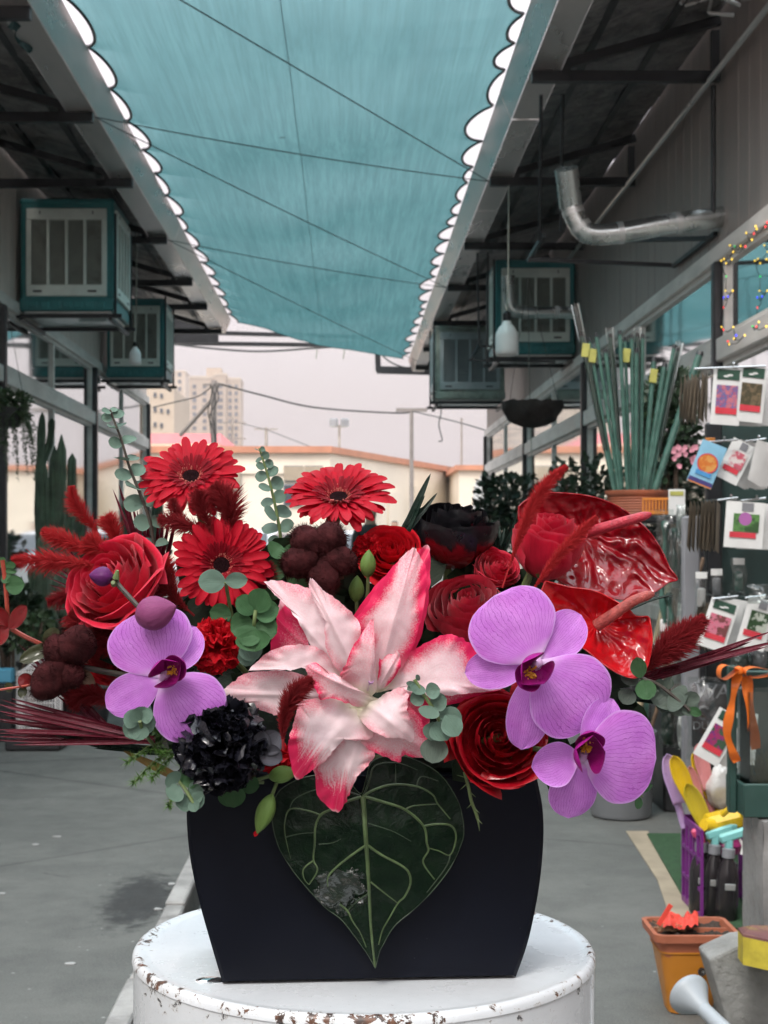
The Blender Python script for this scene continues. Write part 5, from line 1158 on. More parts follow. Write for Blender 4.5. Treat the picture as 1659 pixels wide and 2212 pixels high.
def net(u, v): q = P(1432 + 76 * u, 2003 - 30 * v - 5 * math.sin(u * 9), Yp + .02 + .13 * v); return q + Vector((0, 0, .012 * mn.noise(Vector((u * 8, v * 8, 1)))))
obj('crumpled_net', MB().grid(net, 26, 10).mesh('crumpled_net', MAT['rednet'], ang=180), t)
obj('strip', MB().box(P(1436, 1976, Yp), (.012, .004, .062), Matrix.Rotation(.55, 3, 'Y')).mesh('strip', MAT['rednet']), t)
m = MB(); r = random.Random(9)
for k in range(90):
    p = P(1445 + r.uniform(-25, 35), 2012, Yp + .03 + r.uniform(0, .05)); d = Vector((r.uniform(-.03, .03), r.uniform(-.02, .02), r.uniform(.004, .025))); m.tube([p, p + d * .5 + Vector((.004, 0, .006)), p + d], .0008, 3)
obj('dry_fibre', m.mesh('dry_fibre', plain('dry_fibre', (.30, .18, .10), .9)), t, kind='stuff')
bp = [P(x, y, 3.66) for x, y in ((1531, 2072), (1600, 2040), (1700, 2030), (1700, 2300), (1585, 2300))]
MAT['concrete'] = plain('rough_concrete', (.23, .235, .225), .9, .2, 14, .8, 45, .008, dirt=((.14, .14, .13), .6))
t_ = obj('concrete_block', MB().poly([Vector((p.x, p.y, max(.002, p.z))) for p in bp], (0, .12, 0)).mesh('concrete_block', MAT['concrete'], smooth=False)); bv = t_.modifiers.new('b', 'BEVEL'); bv.width = .008; bv.segments = 2
tag(t_, 'rough grey concrete slab leaning before the stacked planters', 'concrete slab')
MAT['yelwood'] = plain('chipped_yellow_paint', (.46, .38, .035), .6, .2, 12, .3, 40, .004, dirt=((.26, .20, .03), .6)); MAT['woodtop'] = plain('worn_wood_top', (.17, .07, .07), .7, .35, 10, .3, 40, dirt=((.45, .38, .05), .7))
t = thing('painted_block', 'chipped yellow painted wooden block on the concrete slab', 'wood block', P(1640, 2090, 3.5))
m = MB(); pts = [P(1594, 2006, 3.55), P(1625, 2000, 3.75), P(1720, 2002, 3.75), P(1720, 2045, 3.45), P(1605, 2020, 3.5)]
m.poly([p - Vector((0, 0, .07)) for p in pts], (0, 0, .066)); obj('block', m.mesh('block', MAT['yelwood'], smooth=False), t)
m = MB().poly([p - Vector((0, 0, .004)) for p in pts], (0, 0, .006)); obj('top_face', m.mesh('top_face', MAT['woodtop'], smooth=False), t)
MAT['cangrey'] = plain('pale_grey_plastic', (.30, .335, .36), .4, .06, 4, .03, 20)
wc = P(1484, 2144, 3.45); d = (P(1575, 2235, 3.3) - wc).normalized(); t = thing('watering_can', 'pale grey watering can with round rose, mostly out of frame', 'watering can', (P(1680, 1, 3.2).x, 3.2, 0))
rotm = d.to_track_quat('Z', 'Y').to_matrix()
obj('rose', MB().lathe([(0, -.002), (.046, 0), (.05, .004), (.05, .012), (.044, .02), (.022, .055), (.017, .07)], 28, wc, rotm).mesh('rose', MAT['cangrey'], ang=45), t)
ps = [wc + d * .06, wc + d * .12, wc + d * .2, wc + d * .27]; obj('spout', MB().tube(ps, [.017, .018, .021, .024], 14).mesh('spout', MAT['cangrey']), t)
e = ps[-1]; obj('body', MB().lathe([(0, 0), (.10, 0), (.105, .01), (.10, .22), (.09, .24), (0, .24)], 28, (e.x + .2, e.y - .05, .002)).mesh('body', MAT['cangrey'], ang=40), t)
# ---------------------------------------------------------------- flower materials
def petal_mat(name, base, edge=None, tr=.25, ro=.5, coat=0, vein=.25, tip=None, deep=None, spec=.16, sheen=0, bump=.35):
    """petal pigment: fine lengthwise veins, darker or lighter rim, per-petal variation"""
    s = NT(name); u, v, uv = s.uv(); ob = s.co('Object')
    mp = s.n('ShaderNodeMapping'); mp.inputs['Scale'].default_value = (26, 2.2, 1); s.l(uv, mp.inputs[0]); vn = s.noise(mp.outputs[0], 1.0, 4, .6, .6)
    bl = s.noise(ob, 60, 4, .6)
    c = s.mix(s.mr(vn, .35, .7, 0, vein), base, deep or sc3(base, .45)); c = s.mix(s.mr(bl, .3, .75, 0, .3), c, sc3(base, 1.35))
    if edge:
        e = s.mr(s.ma('ABSOLUTE', s.ma('SUBTRACT', u, .5)), .40, .5); e = s.ma('MAXIMUM', e, s.mr(v, .93, 1.0)); c = s.mix(s.ma('MULTIPLY', e, .7), c, edge)
    if tip: c = s.mix(s.mr(v, .55, 1.0, 0, .9), c, tip)
    c = s.mix(s.ma('MULTIPLY', s.ran(), .35), c, sc3(base, .6))
    s.set(c, s.mr(bl, .3, .7, max(.05, ro - .1), ro + .1), 0, coat, spec, sheen=sheen); s.bump(s.ma('ADD', vn, s.ma('MULTIPLY', bl, .5)), bump, .002); s.transl(c, tr); return s.m
FM = {}
FM['gerbera'] = petal_mat('gerbera_red', (.50, .004, .020), None, .28, .5, vein=.55, deep=(.27, .003, .014))
FM['gerbera_in'] = petal_mat('gerbera_inner_red', (.24, .003, .012), None, .2, .6, vein=.3)
FM['rose'] = petal_mat('rose_red', (.60, .008, .036), (.68, .06, .10), .2, .55, sheen=.1, vein=.25)
FM['rose_crimson'] = petal_mat('rose_crimson', (.46, .010, .032), (.50, .03, .06), .18, .55, sheen=.12, vein=.25)
FM['rose_dark'] = petal_mat('rose_dark_red', (.36, .004, .012), (.50, .03, .035), .14, .35, coat=.3, vein=.3)
FM['carn'] = petal_mat('carnation_red', (.60, .008, .018), None, .3, .55, vein=.35, deep=(.3, .003, .008))
FM['carn_black'] = petal_mat('dyed_black_petal', (.012, .012, .018), None, .02, .22, coat=.5, vein=.2, bump=.5)
FM['grey_petal'] = petal_mat('grey_black_petal', (.07, .07, .085), (.02, .02, .025), .05, .5, vein=.5)
def black_rose():
    s = NT('black_painted_rose'); u, v, uv = s.uv(); ob = s.co('Object'); n = s.noise(ob, 45, 5, .6, .8)
    k = s.mr(s.ma('ADD', v, s.ma('MULTIPLY', s.ma('SUBTRACT', n, .5), .9)), .50, .64)
    c = s.mix(k, (.16, .003, .008), (.007, .007, .009)); s.set(c, s.mr(n, .3, .7, .25, .5), 0, .12, .3); s.bump(n, .5, .004); return s.m
FM['rose_black'] = black_rose()
def orchid_mat():
    s = NT('orchid_lilac'); u, v, uv = s.uv(); ob = s.co('Object')
    n = s.noise(uv, 7, 3, .6); uu = s.ma('ADD', s.ma('DIVIDE', s.ma('SUBTRACT', u, .5), s.ma('ADD', .35, s.ma('MULTIPLY', v, .65))), s.ma('MULTIPLY', s.ma('SUBTRACT', n, .5), .11))
    w1 = s.ma('ABSOLUTE', s.ma('SINE', s.ma('MULTIPLY', uu, 44))); w2 = s.ma('ABSOLUTE', s.ma('SINE', s.ma('ADD', s.ma('MULTIPLY', s.ma('ADD', uu, s.ma('MULTIPLY', n, .15)), 95), 1)))
    ve = s.ma('MAXIMUM', s.mr(w1, 0, .22, 1, 0), s.ma('MULTIPLY', s.mr(w2, 0, .28, 1, 0), s.mr(v, .35, .75, 0, .8)))
    ve = s.ma('MULTIPLY', ve, s.mr(v, .12, .3))
    bl = s.noise(ob, 30, 4, .6)
    c = s.mix(s.mr(bl, .3, .75), (.53, .16, .63), (.66, .28, .76)); c = s.mix(s.ma('MULTIPLY', ve, .95), c, (.25, .02, .34))
    c = s.mix(s.mr(v, .02, .24, .9, 0), c, (.72, .55, .76)); c = s.mix(s.mr(s.noise(ob, 14, 3), .44, .70, 0, .6), c, (.55, .06, .54))
    e = s.ma('MAXIMUM', s.mr(s.ma('ABSOLUTE', s.ma('SUBTRACT', u, .5)), .46, .5), s.mr(v, .965, 1.0)); c = s.mix(s.ma('MULTIPLY', e, .6), c, (.68, .45, .82))
    s.set(c, .5, spec=.35, sheen=.15); s.bump(s.ma('ADD', s.ma('MULTIPLY', ve, -1), s.noise(ob, 240, 2)), .25, .0012); s.transl(c, .22); return s.m
FM['orchid'] = orchid_mat()
FM['lip'] = petal_mat('orchid_lip_magenta', (.25, .007, .13), None, .12, .4, vein=.4, deep=(.12, .003, .06), tip=(.36, .014, .26))
FM['column'] = petal_mat('orchid_column', (.62, .36, .62), None, .1, .4, vein=.1)
FM['callus'] = plain('orchid_callus_yellow', (.62, .30, .03), .5, .3, 120, .3, 300, .001)
FM['bud'] = petal_mat('orchid_bud_mauve', (.25, .06, .16), None, .08, .45, vein=.35, deep=(.12, .03, .09))
FM['budp'] = petal_mat('orchid_bud_purple', (.12, .02, .12), None, .08, .4, vein=.3)
def lily_mat(name, edge, tip, all_=0.0):
    s = NT(name); u, v, uv = s.uv(); ob = s.co('Object')
    mp = s.n('ShaderNodeMapping'); mp.inputs['Scale'].default_value = (22, 1.6, 1); s.l(uv, mp.inputs[0]); st = s.noise(mp.outputs[0], 1, 3, .6, .5)
    bl = s.noise(ob, 28, 4, .6); fine = s.noise(ob, 700, 2, .7)
    e = s.ma('ABSOLUTE', s.ma('SUBTRACT', u, .5)); e = s.ma('ADD', s.ma('MULTIPLY', e, 2), s.ma('MULTIPLY', s.ma('SUBTRACT', bl, .5), .45))
    k = s.ma('MULTIPLY', s.mr(e, .45, 1.05), edge); tp = s.ma('MULTIPLY', s.mr(s.ma('ADD', v, s.ma('MULTIPLY', s.ma('SUBTRACT', st, .5), .5)), .52, .95), tip)
    k = s.ma('ADD', s.ma('ADD', k, tp), all_); k = s.ma('ADD', k, s.ma('MULTIPLY', s.ma('MULTIPLY', s.ma('SUBTRACT', fine, .5), 1.3), s.mr(k, .02, .4, .25, 1)), clamp=True)
    k = s.ma('MULTIPLY', k, s.mr(v, .05, .35)); k = s.ma('MULTIPLY', k, s.mr(v, .97, 1.0, 1, .45)) if tip else k
    base = s.mix(s.mr(bl, .3, .7), (.80, .60, .63), (.85, .70, .72)); base = s.mix(s.mr(v, 0, .25, .75, 0), base, (.66, .66, .42))
    c = s.mix(k, base, (.76, .022, .11)); c = s.mix(s.mr(st, .55, .8, 0, .12), c, (.88, .74, .74))
    s.set(c, .42, spec=.3); s.bump(s.ma('ADD', st, s.ma('MULTIPLY', fine, .3)), .22, .002); s.transl(c, .22); return s.m
FM['lily'] = lily_mat('lily_pale', .45, .15); FM['lily_edge'] = lily_mat('lily_pink_edge', 1.15, .3, .10); FM['lily_tip'] = lily_mat('lily_pink_tip', .6, 1.3); FM['lily_deep'] = lily_mat('lily_deep_pink', .6, .5, .75); FM['lily_mid'] = lily_mat('lily_rosy', .7, .4, .22)
def anth_mat(name, col):
    s = NT(name); ob = s.co('Object'); n = s.noise(ob, 40, 4, .6, .5)
    c = s.mix(s.mr(n, .3, .7), sc3(col, .75), sc3(col, 1.2)); s.set(c, .17, 0, .25, .45, cr=.03); s.bump(s.noise(ob, 130, 3), .10, .002); return s.m
FM['anth'] = anth_mat('anthurium_red', (.24, .003, .009)); FM['anth2'] = anth_mat('anthurium_bright_red', (.42, .004, .008))
FM['spadix'] = plain('spadix_red', (.40, .025, .045), .45, .25, 200, .8, 420, .002)
FM['spadix2'] = plain('spadix_brownish', (.34, .06, .05), .5, .3, 200, .8, 420, .002)
FM['cotton'] = plain('dyed_cotton_pod', (.040, .010, .011), .95, .45, 70, .6, 220, .003, spec=.08)
FM['euca'] = petal_mat('eucalyptus_grey_green', (.125, .20, .155), (.16, .23, .19), .12, .55, vein=.25, deep=(.09, .15, .11))
FM['euca_g'] = petal_mat('eucalyptus_green', (.055, .13, .055), None, .15, .45, vein=.25, deep=(.03, .085, .035))
FM['euca_dk'] = petal_mat('eucalyptus_dusty', (.10, .13, .105), None, .1, .6, vein=.6, deep=(.045, .065, .055))
FM['leaf_red'] = petal_mat('red_glossy_leaf', (.16, .008, .01), (.05, .03, .015), .1, .2, coat=.5, vein=.2)
FM['leaf_olive'] = petal_mat('olive_glossy_leaf', (.045, .05, .022), None, .1, .25, coat=.4, vein=.2)
FM['blade'] = petal_mat('burgundy_palm_blade', (.11, .010, .022), (.28, .07, .09), .08, .3, coat=.25, vein=.5)
FM['blade_g'] = petal_mat('dark_green_palm_blade', (.014, .03, .022), (.05, .08, .06), .08, .3, coat=.2, vein=.5)
FM['plume'] = petal_mat('dyed_red_grass', (.52, .035, .04), None, .3, .7, vein=.2)
FM['plume_d'] = petal_mat('dyed_dark_red_grass', (.30, .024, .03), None, .3, .8, vein=.2)
FM['stem'] = plain('green_stem', (.12, .17, .06), .5, .2, 40, .1, 80)
FM['stem_d'] = plain('dark_stem', (.055, .045, .035), .6, .2, 40, .1, 80)
FM['stem_r'] = plain('red_stem', (.32, .05, .03), .4, .3, 40, .1, 80)
FM['fern'] = plain('asparagus_fern_green', (.085, .19, .03), .5, .3, 60, 0)
FM['budgreen'] = petal_mat('green_bud', (.14, .23, .06), None, .15, .4, vein=.3, deep=(.07, .15, .04))
FM['gdisc'] = plain('gerbera_disc_dark', (.012, .004, .005), .95, .4, 300, .9, 600, .003, spec=.05)
FM['gfil'] = plain('gerbera_filament', (.50, .13, .10), .6, .3, 200, 0)

# ---------------------------------------------------------------- stool, vase, leaf
YC = 1.583; SR = .2449; SZ = CAMZ - .4314; sxc = (785 - 750) / F * YC
def stool_mat():
    s = NT('chipped_white_paint'); t_ = s.n('ShaderNodeTexCoord'); sp = s.n('ShaderNodeSeparateXYZ'); s.l(t_.outputs['Object'], sp.inputs[0]); ob = t_.outputs['Object']
    r = s.ma('SQRT', s.ma('ADD', s.ma('POWER', s.ma('SUBTRACT', sp.outputs[0], sxc), 2), s.ma('POWER', s.ma('SUBTRACT', sp.outputs[1], YC), 2)))
    rim = s.ma('MULTIPLY', s.mr(r, SR - .035, SR - .004), s.mr(sp.outputs[2], SZ - .045, SZ - .008))
    n = s.noise(ob, 70, 6, .72, .4); n2 = s.noise(ob, 9, 3, .6)
    f = s.ma('ADD', n, s.ma('ADD', s.ma('MULTIPLY', rim, .22), s.ma('MULTIPLY', s.ma('SUBTRACT', n2, .5), .35)))
    chip = s.mr(f, .775, .79, 0, 1); halo = s.mr(f, .72, .785, 0, .45)
    topf = s.mr(sp.outputs[2], SZ - .012, SZ - .006)
    rust = s.mix(s.mr(s.noise(ob, 120, 4), .35, .65), (.15, .065, .035), (.05, .035, .03)); met = s.mix(s.mr(s.noise(ob, 200, 3), .4, .6), (.05, .055, .06), (.12, .12, .125))
    cc = s.mix(topf, met, rust)
    sm = s.noise(ob, 14, 5, .65); wht = s.mix(s.mr(sm, .35, .75), (.70, .735, .76), (.62, .655, .68)); wht = s.mix(s.mr(s.noise(ob, 300, 2), .68, .74, 0, .5), wht, (.25, .22, .2))
    wht = s.mix(halo, wht, (.52, .47, .41)); c = s.mix(chip, wht, cc)
    s.set(c, s.mr(sm, .3, .7, .22, .42), 0, s.ma('MULTIPLY', s.ma('SUBTRACT', 1, chip), .35)); s.bump(s.ma('SUBTRACT', s.ma('MULTIPLY', sm, .3), chip), .6, .0015); return s.m
t = thing('drum_stool', 'round white metal drum stool with chipped rusty rim', 'stool', (sxc, YC, 0))
pf = [(0, SZ - .0015)] + [(SR * k / 12, SZ - .0015 + .0012 * (k % 2) * .2) for k in range(1, 12)] + [(SR - .012, SZ - .001), (SR - .007, SZ + .001), (SR - .003, SZ), (SR - .0005, SZ - .004), (SR, SZ - .009)]
obj('top_plate', MB().lathe(pf, 128, (sxc, YC, 0)).mesh('top_plate', stool_mat(), ang=180), t)
obj('drum', MB().lathe([(SR - .0012, SZ - .0085), (SR - .0015, SZ - .03), (SR - .002, SZ - .2), (SR - .002, .02), (SR, .01), (SR - .003, .001), (0, .001)], 128, (sxc, YC, 0)).mesh('drum', bpy.data.materials['chipped_white_paint'], ang=180), t)
obj('seam', MB().tube([(sxc + (SR - .001) * math.cos(a), YC + (SR - .001) * math.sin(a), z) for a in (-.33,) for z in (SZ - .01, SZ - .3, .03)], .002, 6).mesh('seam', bpy.data.materials['chipped_white_paint']), t)
# puddle
s = NT('water'); s.set((.9, .95, .95), .02); s.b.inputs['Transmission Weight'].default_value = 1; s.b.inputs['IOR'].default_value = 1.33
pq = Vector(((462 - 750) / F * 1.43, 1.43, SZ)); hd = .4314
tag(obj('water_puddle', MB().lathe([(0, .0016), (.008, .0015), (.011, .001), (.0135, .0003), (.0137, .0)], 24, (P(455, 1, 1.452).x, 1.455, SZ - .0008), sx=1.1, sy=.8).mesh('water_puddle', s.m, ang=180)), 'small clear puddle of water at the left foot of the black vase', 'water')

def vm():
    s = NT('black_vase_lacquer'); ob = s.co('Object'); n = s.noise(ob, 7, 4, .6); sp = s.voro(ob, 55)[0]
    c = s.mix(s.mr(n, .3, .7), (.0022, .0032, .0075), (.0034, .0048, .0105)); c = s.mix(s.mr(sp, .018, .028, .8, 0), c, (.10, .10, .11)); s.set(c, s.mr(n, .3, .7, .40, .50), 0, 0, .16); s.bump(s.noise(ob, 500, 2), .06, .001); return s.m
t = thing('black_vase', 'flat black barrel-shaped vase holding the bouquet', 'vase', (P(790, 1, 1.5).x, 1.51, SZ))
VL = [(480, 2125), (455, 2040), (430, 1950), (411, 1860), (403, 1780), (404, 1720), (412, 1665)]; VR = [(1115, 2112), (1140, 2040), (1158, 1960), (1170, 1880), (1175, 1800), (1172, 1740), (1160, 1680)]
vy = lambda x: 1.4402 + (x - 480) / 635 * .020
L_ = smooth_pts([P(x, y, vy(x)) for x, y in VL], 5); R_ = smooth_pts([P(x, y, vy(x)) for x, y in VR], 5)
L_[0].z = R_[0].z = SZ
out = L_ + R_[::-1]; dep = Vector((-.010, .135, 0))
wall_ = MB(); n = len(out); cen = sum(out, Vector()) / n; inn = [p + (cen - p).normalized() * .004 for p in out]
wall_.add([p + Vector((0, .003, 0)) for p in out] + inn, [(i, i + 1, n + i + 1, n + i) for i in range(n - 1)] + [tuple(range(2 * n - 1, n - 1, -1))][:1])
wall_.add([p + Vector((0, .003, 0)) for p in out] + [p + dep for p in out], [(i + 1, i, n + i, n + i + 1) for i in range(n - 1)])
wall_.add([p + dep for p in out], [tuple(range(n))])
obj('shell', wall_.mesh('shell', vm(), ang=30), t)
obj('rim_liner', MB().poly([L_[-1] + Vector((.004, .006, -.02)), R_[-1] + Vector((-.004, .006, -.02)), R_[-1] + dep + Vector((-.004, -.006, -.02)), L_[-1] + dep + Vector((.004, -.006, -.02))], (0, 0, .006)).mesh('rim_liner', MAT['soil'], smooth=False), t)
obj('flower_foam', MB().bbox(P(790, 1560, 1.52), (.33, .09, .12), .02).mesh('flower_foam', plain('wet_floral_foam', (.012, .022, .014), .9, .3, 60, .5, 200)), t)

def patch(outline, cen, zf, depth, rings=12, closed=True, n=6):
    """fan surface inside an outline given in frame units; depth(x, y) -> distance from the camera"""
    o3 = smooth_pts([Vector((x, y, 0)) for x, y in (outline + outline[:1])], n)[:-1]; m = MB(); N = len(o3); c = Vector((*cen, 0)); vv, uvs, fs = [], [], []
    for k in range(rings + 1):
        f = k / rings
        for i, p in enumerate(o3):
            q = c.lerp(p, f); x, y = zf(q.x, q.y); vv.append(P(x, y, depth(q.x, q.y, f))); uvs.append((i / N, f))
    for k in range(rings):
        for i in range(N): j = (i + 1) % N; fs.append((k * N + i, k * N + j, (k + 1) * N + j, (k + 1) * N + i))
    return m.add(vv, fs, uvs)
zl = lambda x, y: (570.3 + .2813 * x, 1607.2 + .2813 * y)
def leafdepth(x, y, f=0): return 1.426 - .016 * math.exp(-(((x - 790) / 520) ** 2 + ((y - 650) / 560) ** 2)) + .0022 * mn.noise(Vector((x / 150, y / 150, 0))) + .001 * math.sin(y / 60) * (1 if f < .9 else .4)
LO = [(855, 1722), (800, 1620), (740, 1535), (600, 1355), (480, 1262), (370, 1150), (220, 970), (110, 780), (65, 600), (72, 480), (110, 370), (220, 290), (360, 245), (520, 235), (650, 290), (740, 380), (775, 300), (820, 150), (930, 95), (1060, 92), (1150, 120), (1290, 185), (1390, 275), (1480, 420), (1522, 550), (1535, 680), (1510, 780), (1430, 950), (1300, 1120), (1150, 1270), (1000, 1400), (915, 1540), (885, 1600)]
t = thing('heart_leaf', 'dark heart-shaped leaf with pale green veins on the vase front', 'leaf', P(790, 1720, 1.42))
def lm():
    s = NT('dark_velvet_leaf'); ob = s.co('Object'); n = s.noise(ob, 70, 5, .6, .4); b = s.noise(ob, 22, 3)
    c = s.mix(s.mr(n, .3, .7), (.0030, .009, .005), (.0055, .015, .007)); sp = s.n('ShaderNodeSeparateXYZ'); s.l(ob, sp.inputs[0]); wet = None   # water lying in a few spots
    for (wx, wy, wr_) in ((735, 1930, .034), (815, 1872, .015), (700, 1830, .013), (840, 1960, .012)):
        q = P(wx, wy, 1.41); d = s.ma('SQRT', s.ma('ADD', s.ma('POWER', s.ma('SUBTRACT', sp.outputs[0], q.x), 2), s.ma('POWER', s.ma('SUBTRACT', sp.outputs[2], q.z), 2)))
        k = s.mr(s.ma('ADD', d, s.ma('MULTIPLY', s.ma('SUBTRACT', s.noise(ob, 90, 4, .6), .5), wr_ * 1.6)), wr_ * .55, wr_ * .75, 1, 0); wet = k if wet is None else s.ma('MAXIMUM', wet, k); s.set(c, s.mr(wet, 0, 1, .13, .03, False)); s.l(s.mr(wet, 0, 1, .15, .9, False), s.b.inputs['Specular IOR Level']); s.bump(s.ma('ADD', n, s.ma('MULTIPLY', wet, s.ma('MULTIPLY', s.noise(ob, 48, 1, .3, 1.2), 6))), .55, .006); return s.m
obj('blade', patch(LO, (765, 410), zl, leafdepth, 26, n=5).mesh('blade', lm(), ang=180), t)
FM['vein'] = plain('pale_leaf_vein', (.07, .11, .042), .4, .25, 80, 0); FM['vein2'] = plain('dim_leaf_vein', (.032, .055, .028), .4, .25, 80, 0)
def vein(pts, r, nm='vein', mt='vein', end=.35):
    pp = smooth_pts([Vector((x, y, 0)) for x, y in pts], 7); w3 = [P(*zl(p.x, p.y), leafdepth(p.x, p.y) - .0003) for p in pp]
    obj(nm, MB().tube(w3, [1.25 * lerp(r, r * end, i / len(w3)) for i in range(len(w3))], 6).mesh(nm, FM[mt]), t)
vein([(760, 400), (772, 600), (790, 850), (805, 1100), (820, 1400), (852, 1712)], .0022, 'midrib')
for pts, r, mt in (([(760, 400), (860, 345), (1000, 310), (1170, 325), (1290, 385), (1335, 460), (1430, 575)], .0012, 'vein'), ([(760, 400), (900, 440), (1085, 505), (1225, 630), (1250, 760), (1262, 820), (1222, 910), (1310, 1040)], .0014, 'vein'),
    ([(800, 780), (900, 850), (1050, 930), (1110, 985), (1125, 1070), (1080, 1170), (1030, 1220), (960, 1340), (910, 1430), (880, 1540)], .0012, 'vein'), ([(820, 1060), (920, 1140), (1025, 1220)], .0009, 'vein'), ([(768, 392), (810, 280), (840, 180), (920, 145), (1050, 150), (1180, 200)], .0009, 'vein2'),
    ([(1085, 505), (1150, 475), (1330, 460)], .0009, 'vein'), ([(1225, 630), (1330, 615), (1440, 630), (1475, 720), (1430, 850), (1340, 820), (1265, 800)], .001, 'vein'), ([(1430, 850), (1395, 950), (1250, 1140)], .0007, 'vein2'), ([(1010, 312), (1012, 155)], .0006, 'vein2'), ([(1170, 325), (1210, 250), (1340, 285)], .0006, 'vein2'),
    ([(745, 405), (640, 440), (520, 500), (435, 545), (395, 640), (390, 760), (380, 890), (410, 970), (345, 1080)], .0014, 'vein'), ([(435, 545), (330, 510), (200, 500), (160, 600), (165, 715), (205, 880)], .0008, 'vein'), ([(735, 395), (570, 345), (400, 350), (240, 420), (195, 500)], .0008, 'vein2'),
    ([(780, 780), (650, 870), (530, 970), (490, 1030), (490, 1095)], .0012, 'vein'), ([(800, 1150), (730, 1195), (660, 1260), (640, 1290)], .0007, 'vein2'), ([(580, 1230), (640, 1280), (680, 1360), (740, 1450), (785, 1560)], .0009, 'vein'), ([(380, 895), (320, 940), (298, 980), (310, 1040), (345, 1080)], .0008, 'vein'), ([(165, 715), (270, 690), (390, 680)], .0006, 'vein2'), ([(800, 610), (900, 640), (1010, 680), (1130, 748)], .0006, 'vein2'), ([(420, 770), (520, 760), (590, 730)], .0005, 'vein2')):
    vein(pts, r, 'vein', mt)
obj('edge_line', MB().tube([P(*zl(p.x, p.y), leafdepth(p.x, p.y)) for p in smooth_pts([Vector((x, y, 0)) for x, y in LO + LO[:1]], 5)], .0005, 5).mesh('edge_line', FM['vein2']), t)

# ---------------------------------------------------------------- petals and blooms
def prof_fn(pts):
    return lambda t: interp(pts, t)
PR = {'ovate': [(0, .10), (.1, .32), (.25, .66), (.42, .93), (.58, 1.0), (.74, .92), (.87, .70), (.95, .42), (1, .0)],
      'strap': [(0, .38), (.15, .58), (.4, .88), (.65, 1.0), (.82, .98), (.91, .86), (.965, .64), (1, .34)],
      'lily': [(0, .30), (.12, .55), (.3, .86), (.5, 1.0), (.68, .93), (.82, .72), (.92, .42), (1, .04)], 'lance': [(0, .22), (.15, .50), (.3, .80), (.48, 1.0), (.65, .90), (.8, .62), (.92, .28), (1, .0)],
      'round': [(0, .08), (.06, .35), (.15, .62), (.3, .88), (.5, 1.0), (.7, .90), (.85, .66), (.94, .40), (1, .0)],
      'broad': [(0, .10), (.1, .36), (.22, .68), (.4, .95), (.58, 1.0), (.76, .93), (.89, .72), (.96, .46), (1, .0)],
      'fan': [(0, .10), (.3, .22), (.6, .60), (.8, .92), (.93, 1.0), (1, .86)], 'blade': [(0, .6), (.2, 1), (.6, .85), (.9, .4), (1, 0)]}
def petal_mesh(L, W, pf='ovate', bend=0, cup=0, ruf=0, rn=3, nu=8, nv=12, fold=0, seed=0, mt=None, skew=0, tipcurl=0, wob=0, teeth=0, twist=0):
    pr_ = PR[pf] if isinstance(pf, str) else pf; m = MB(); r = random.Random(seed); ph = r.uniform(0, 6.3); ph2 = r.uniform(0, 6.3)
    ys, zs = [0], [0]; a = 0
    for j in range(1, nv + 1):
        t_ = j / nv; a = bend * t_ + tipcurl * max(0, (t_ - .6) / .4) ** 2; ys.append(ys[-1] + L / nv * math.cos(a)); zs.append(zs[-1] + L / nv * math.sin(a))
    def f(u, v):
        s = u * 2 - 1; j = round(v * nv); w_ = W / 2 * interp(pr_, v); x = w_ * s
        z = zs[j] + cup * w_ * s * s + fold * w_ * abs(s) + ruf * L * math.sin(rn * 6.28 * v * .5 + ph + (1.7 if s > 0 else 0)) * abs(s) ** 1.6 * min(1, v * 2) + wob * L * mn.noise(Vector((s * 1.8 + seed * 3.1, v * 3.2, seed)))
        y = ys[j] + skew * W * s * s * -.5
        if teeth and v > .9: y += teeth * L * (1 if int(u * nu) % 2 else -1) * .5; 
        if pf == 'fan': z += ruf * L * 1.6 * math.sin(s * 7 + ph2) * v * v; y -= .18 * L * s * s * v * v
        if twist: ca, sa = math.cos(twist * v), math.sin(twist * v); x, z = x * ca - (z - zs[j]) * sa, zs[j] + x * sa + (z - zs[j]) * ca
        return (x, y, z)
    m.grid(f, nu, nv); return m.mesh('petal', mt, ang=180)
def pm(az, el=0, off=0, lift=0, roll=0):
    """petal matrix in a bloom's frame: az from local x, el towards the bloom's axis"""
    a, e = R(az), R(el); d = Vector((math.cos(a), math.sin(a), 0)); z = Vector((0, 0, 1)); y = d * math.cos(e) + z * math.sin(e); n = z * math.cos(e) - d * math.sin(e)
    if roll: n = Quaternion(y, R(roll)) @ n
    return axm(y.cross(n), y, n, d * off + z * lift)
def bloom(name, label, cat, x, y, Y, axis, group=None, up=(0, 0, 1)): return thing(name, label, cat, mat=frame(P(x, y, Y), axis, up), group=group)
I4 = Matrix()
STEMC = P(790, 1600, 1.51)
def stem(t, r=.0035, mt='stem', end=None, bow=.03):
    Mi = WM[t.name].inverted(); a = Vector((0, 0, -.008)); e = Mi @ (end or (STEMC + Vector((rnd.uniform(-.1, .1), rnd.uniform(-.03, .03), rnd.uniform(-.03, .02)))))
    mid = a.lerp(e, .4) + Vector((0, 0, -bow)); obj('stem', MB().tube(smooth_pts([a, mid, e], 6), r, 8).mesh('stem', FM[mt]), t, I4)

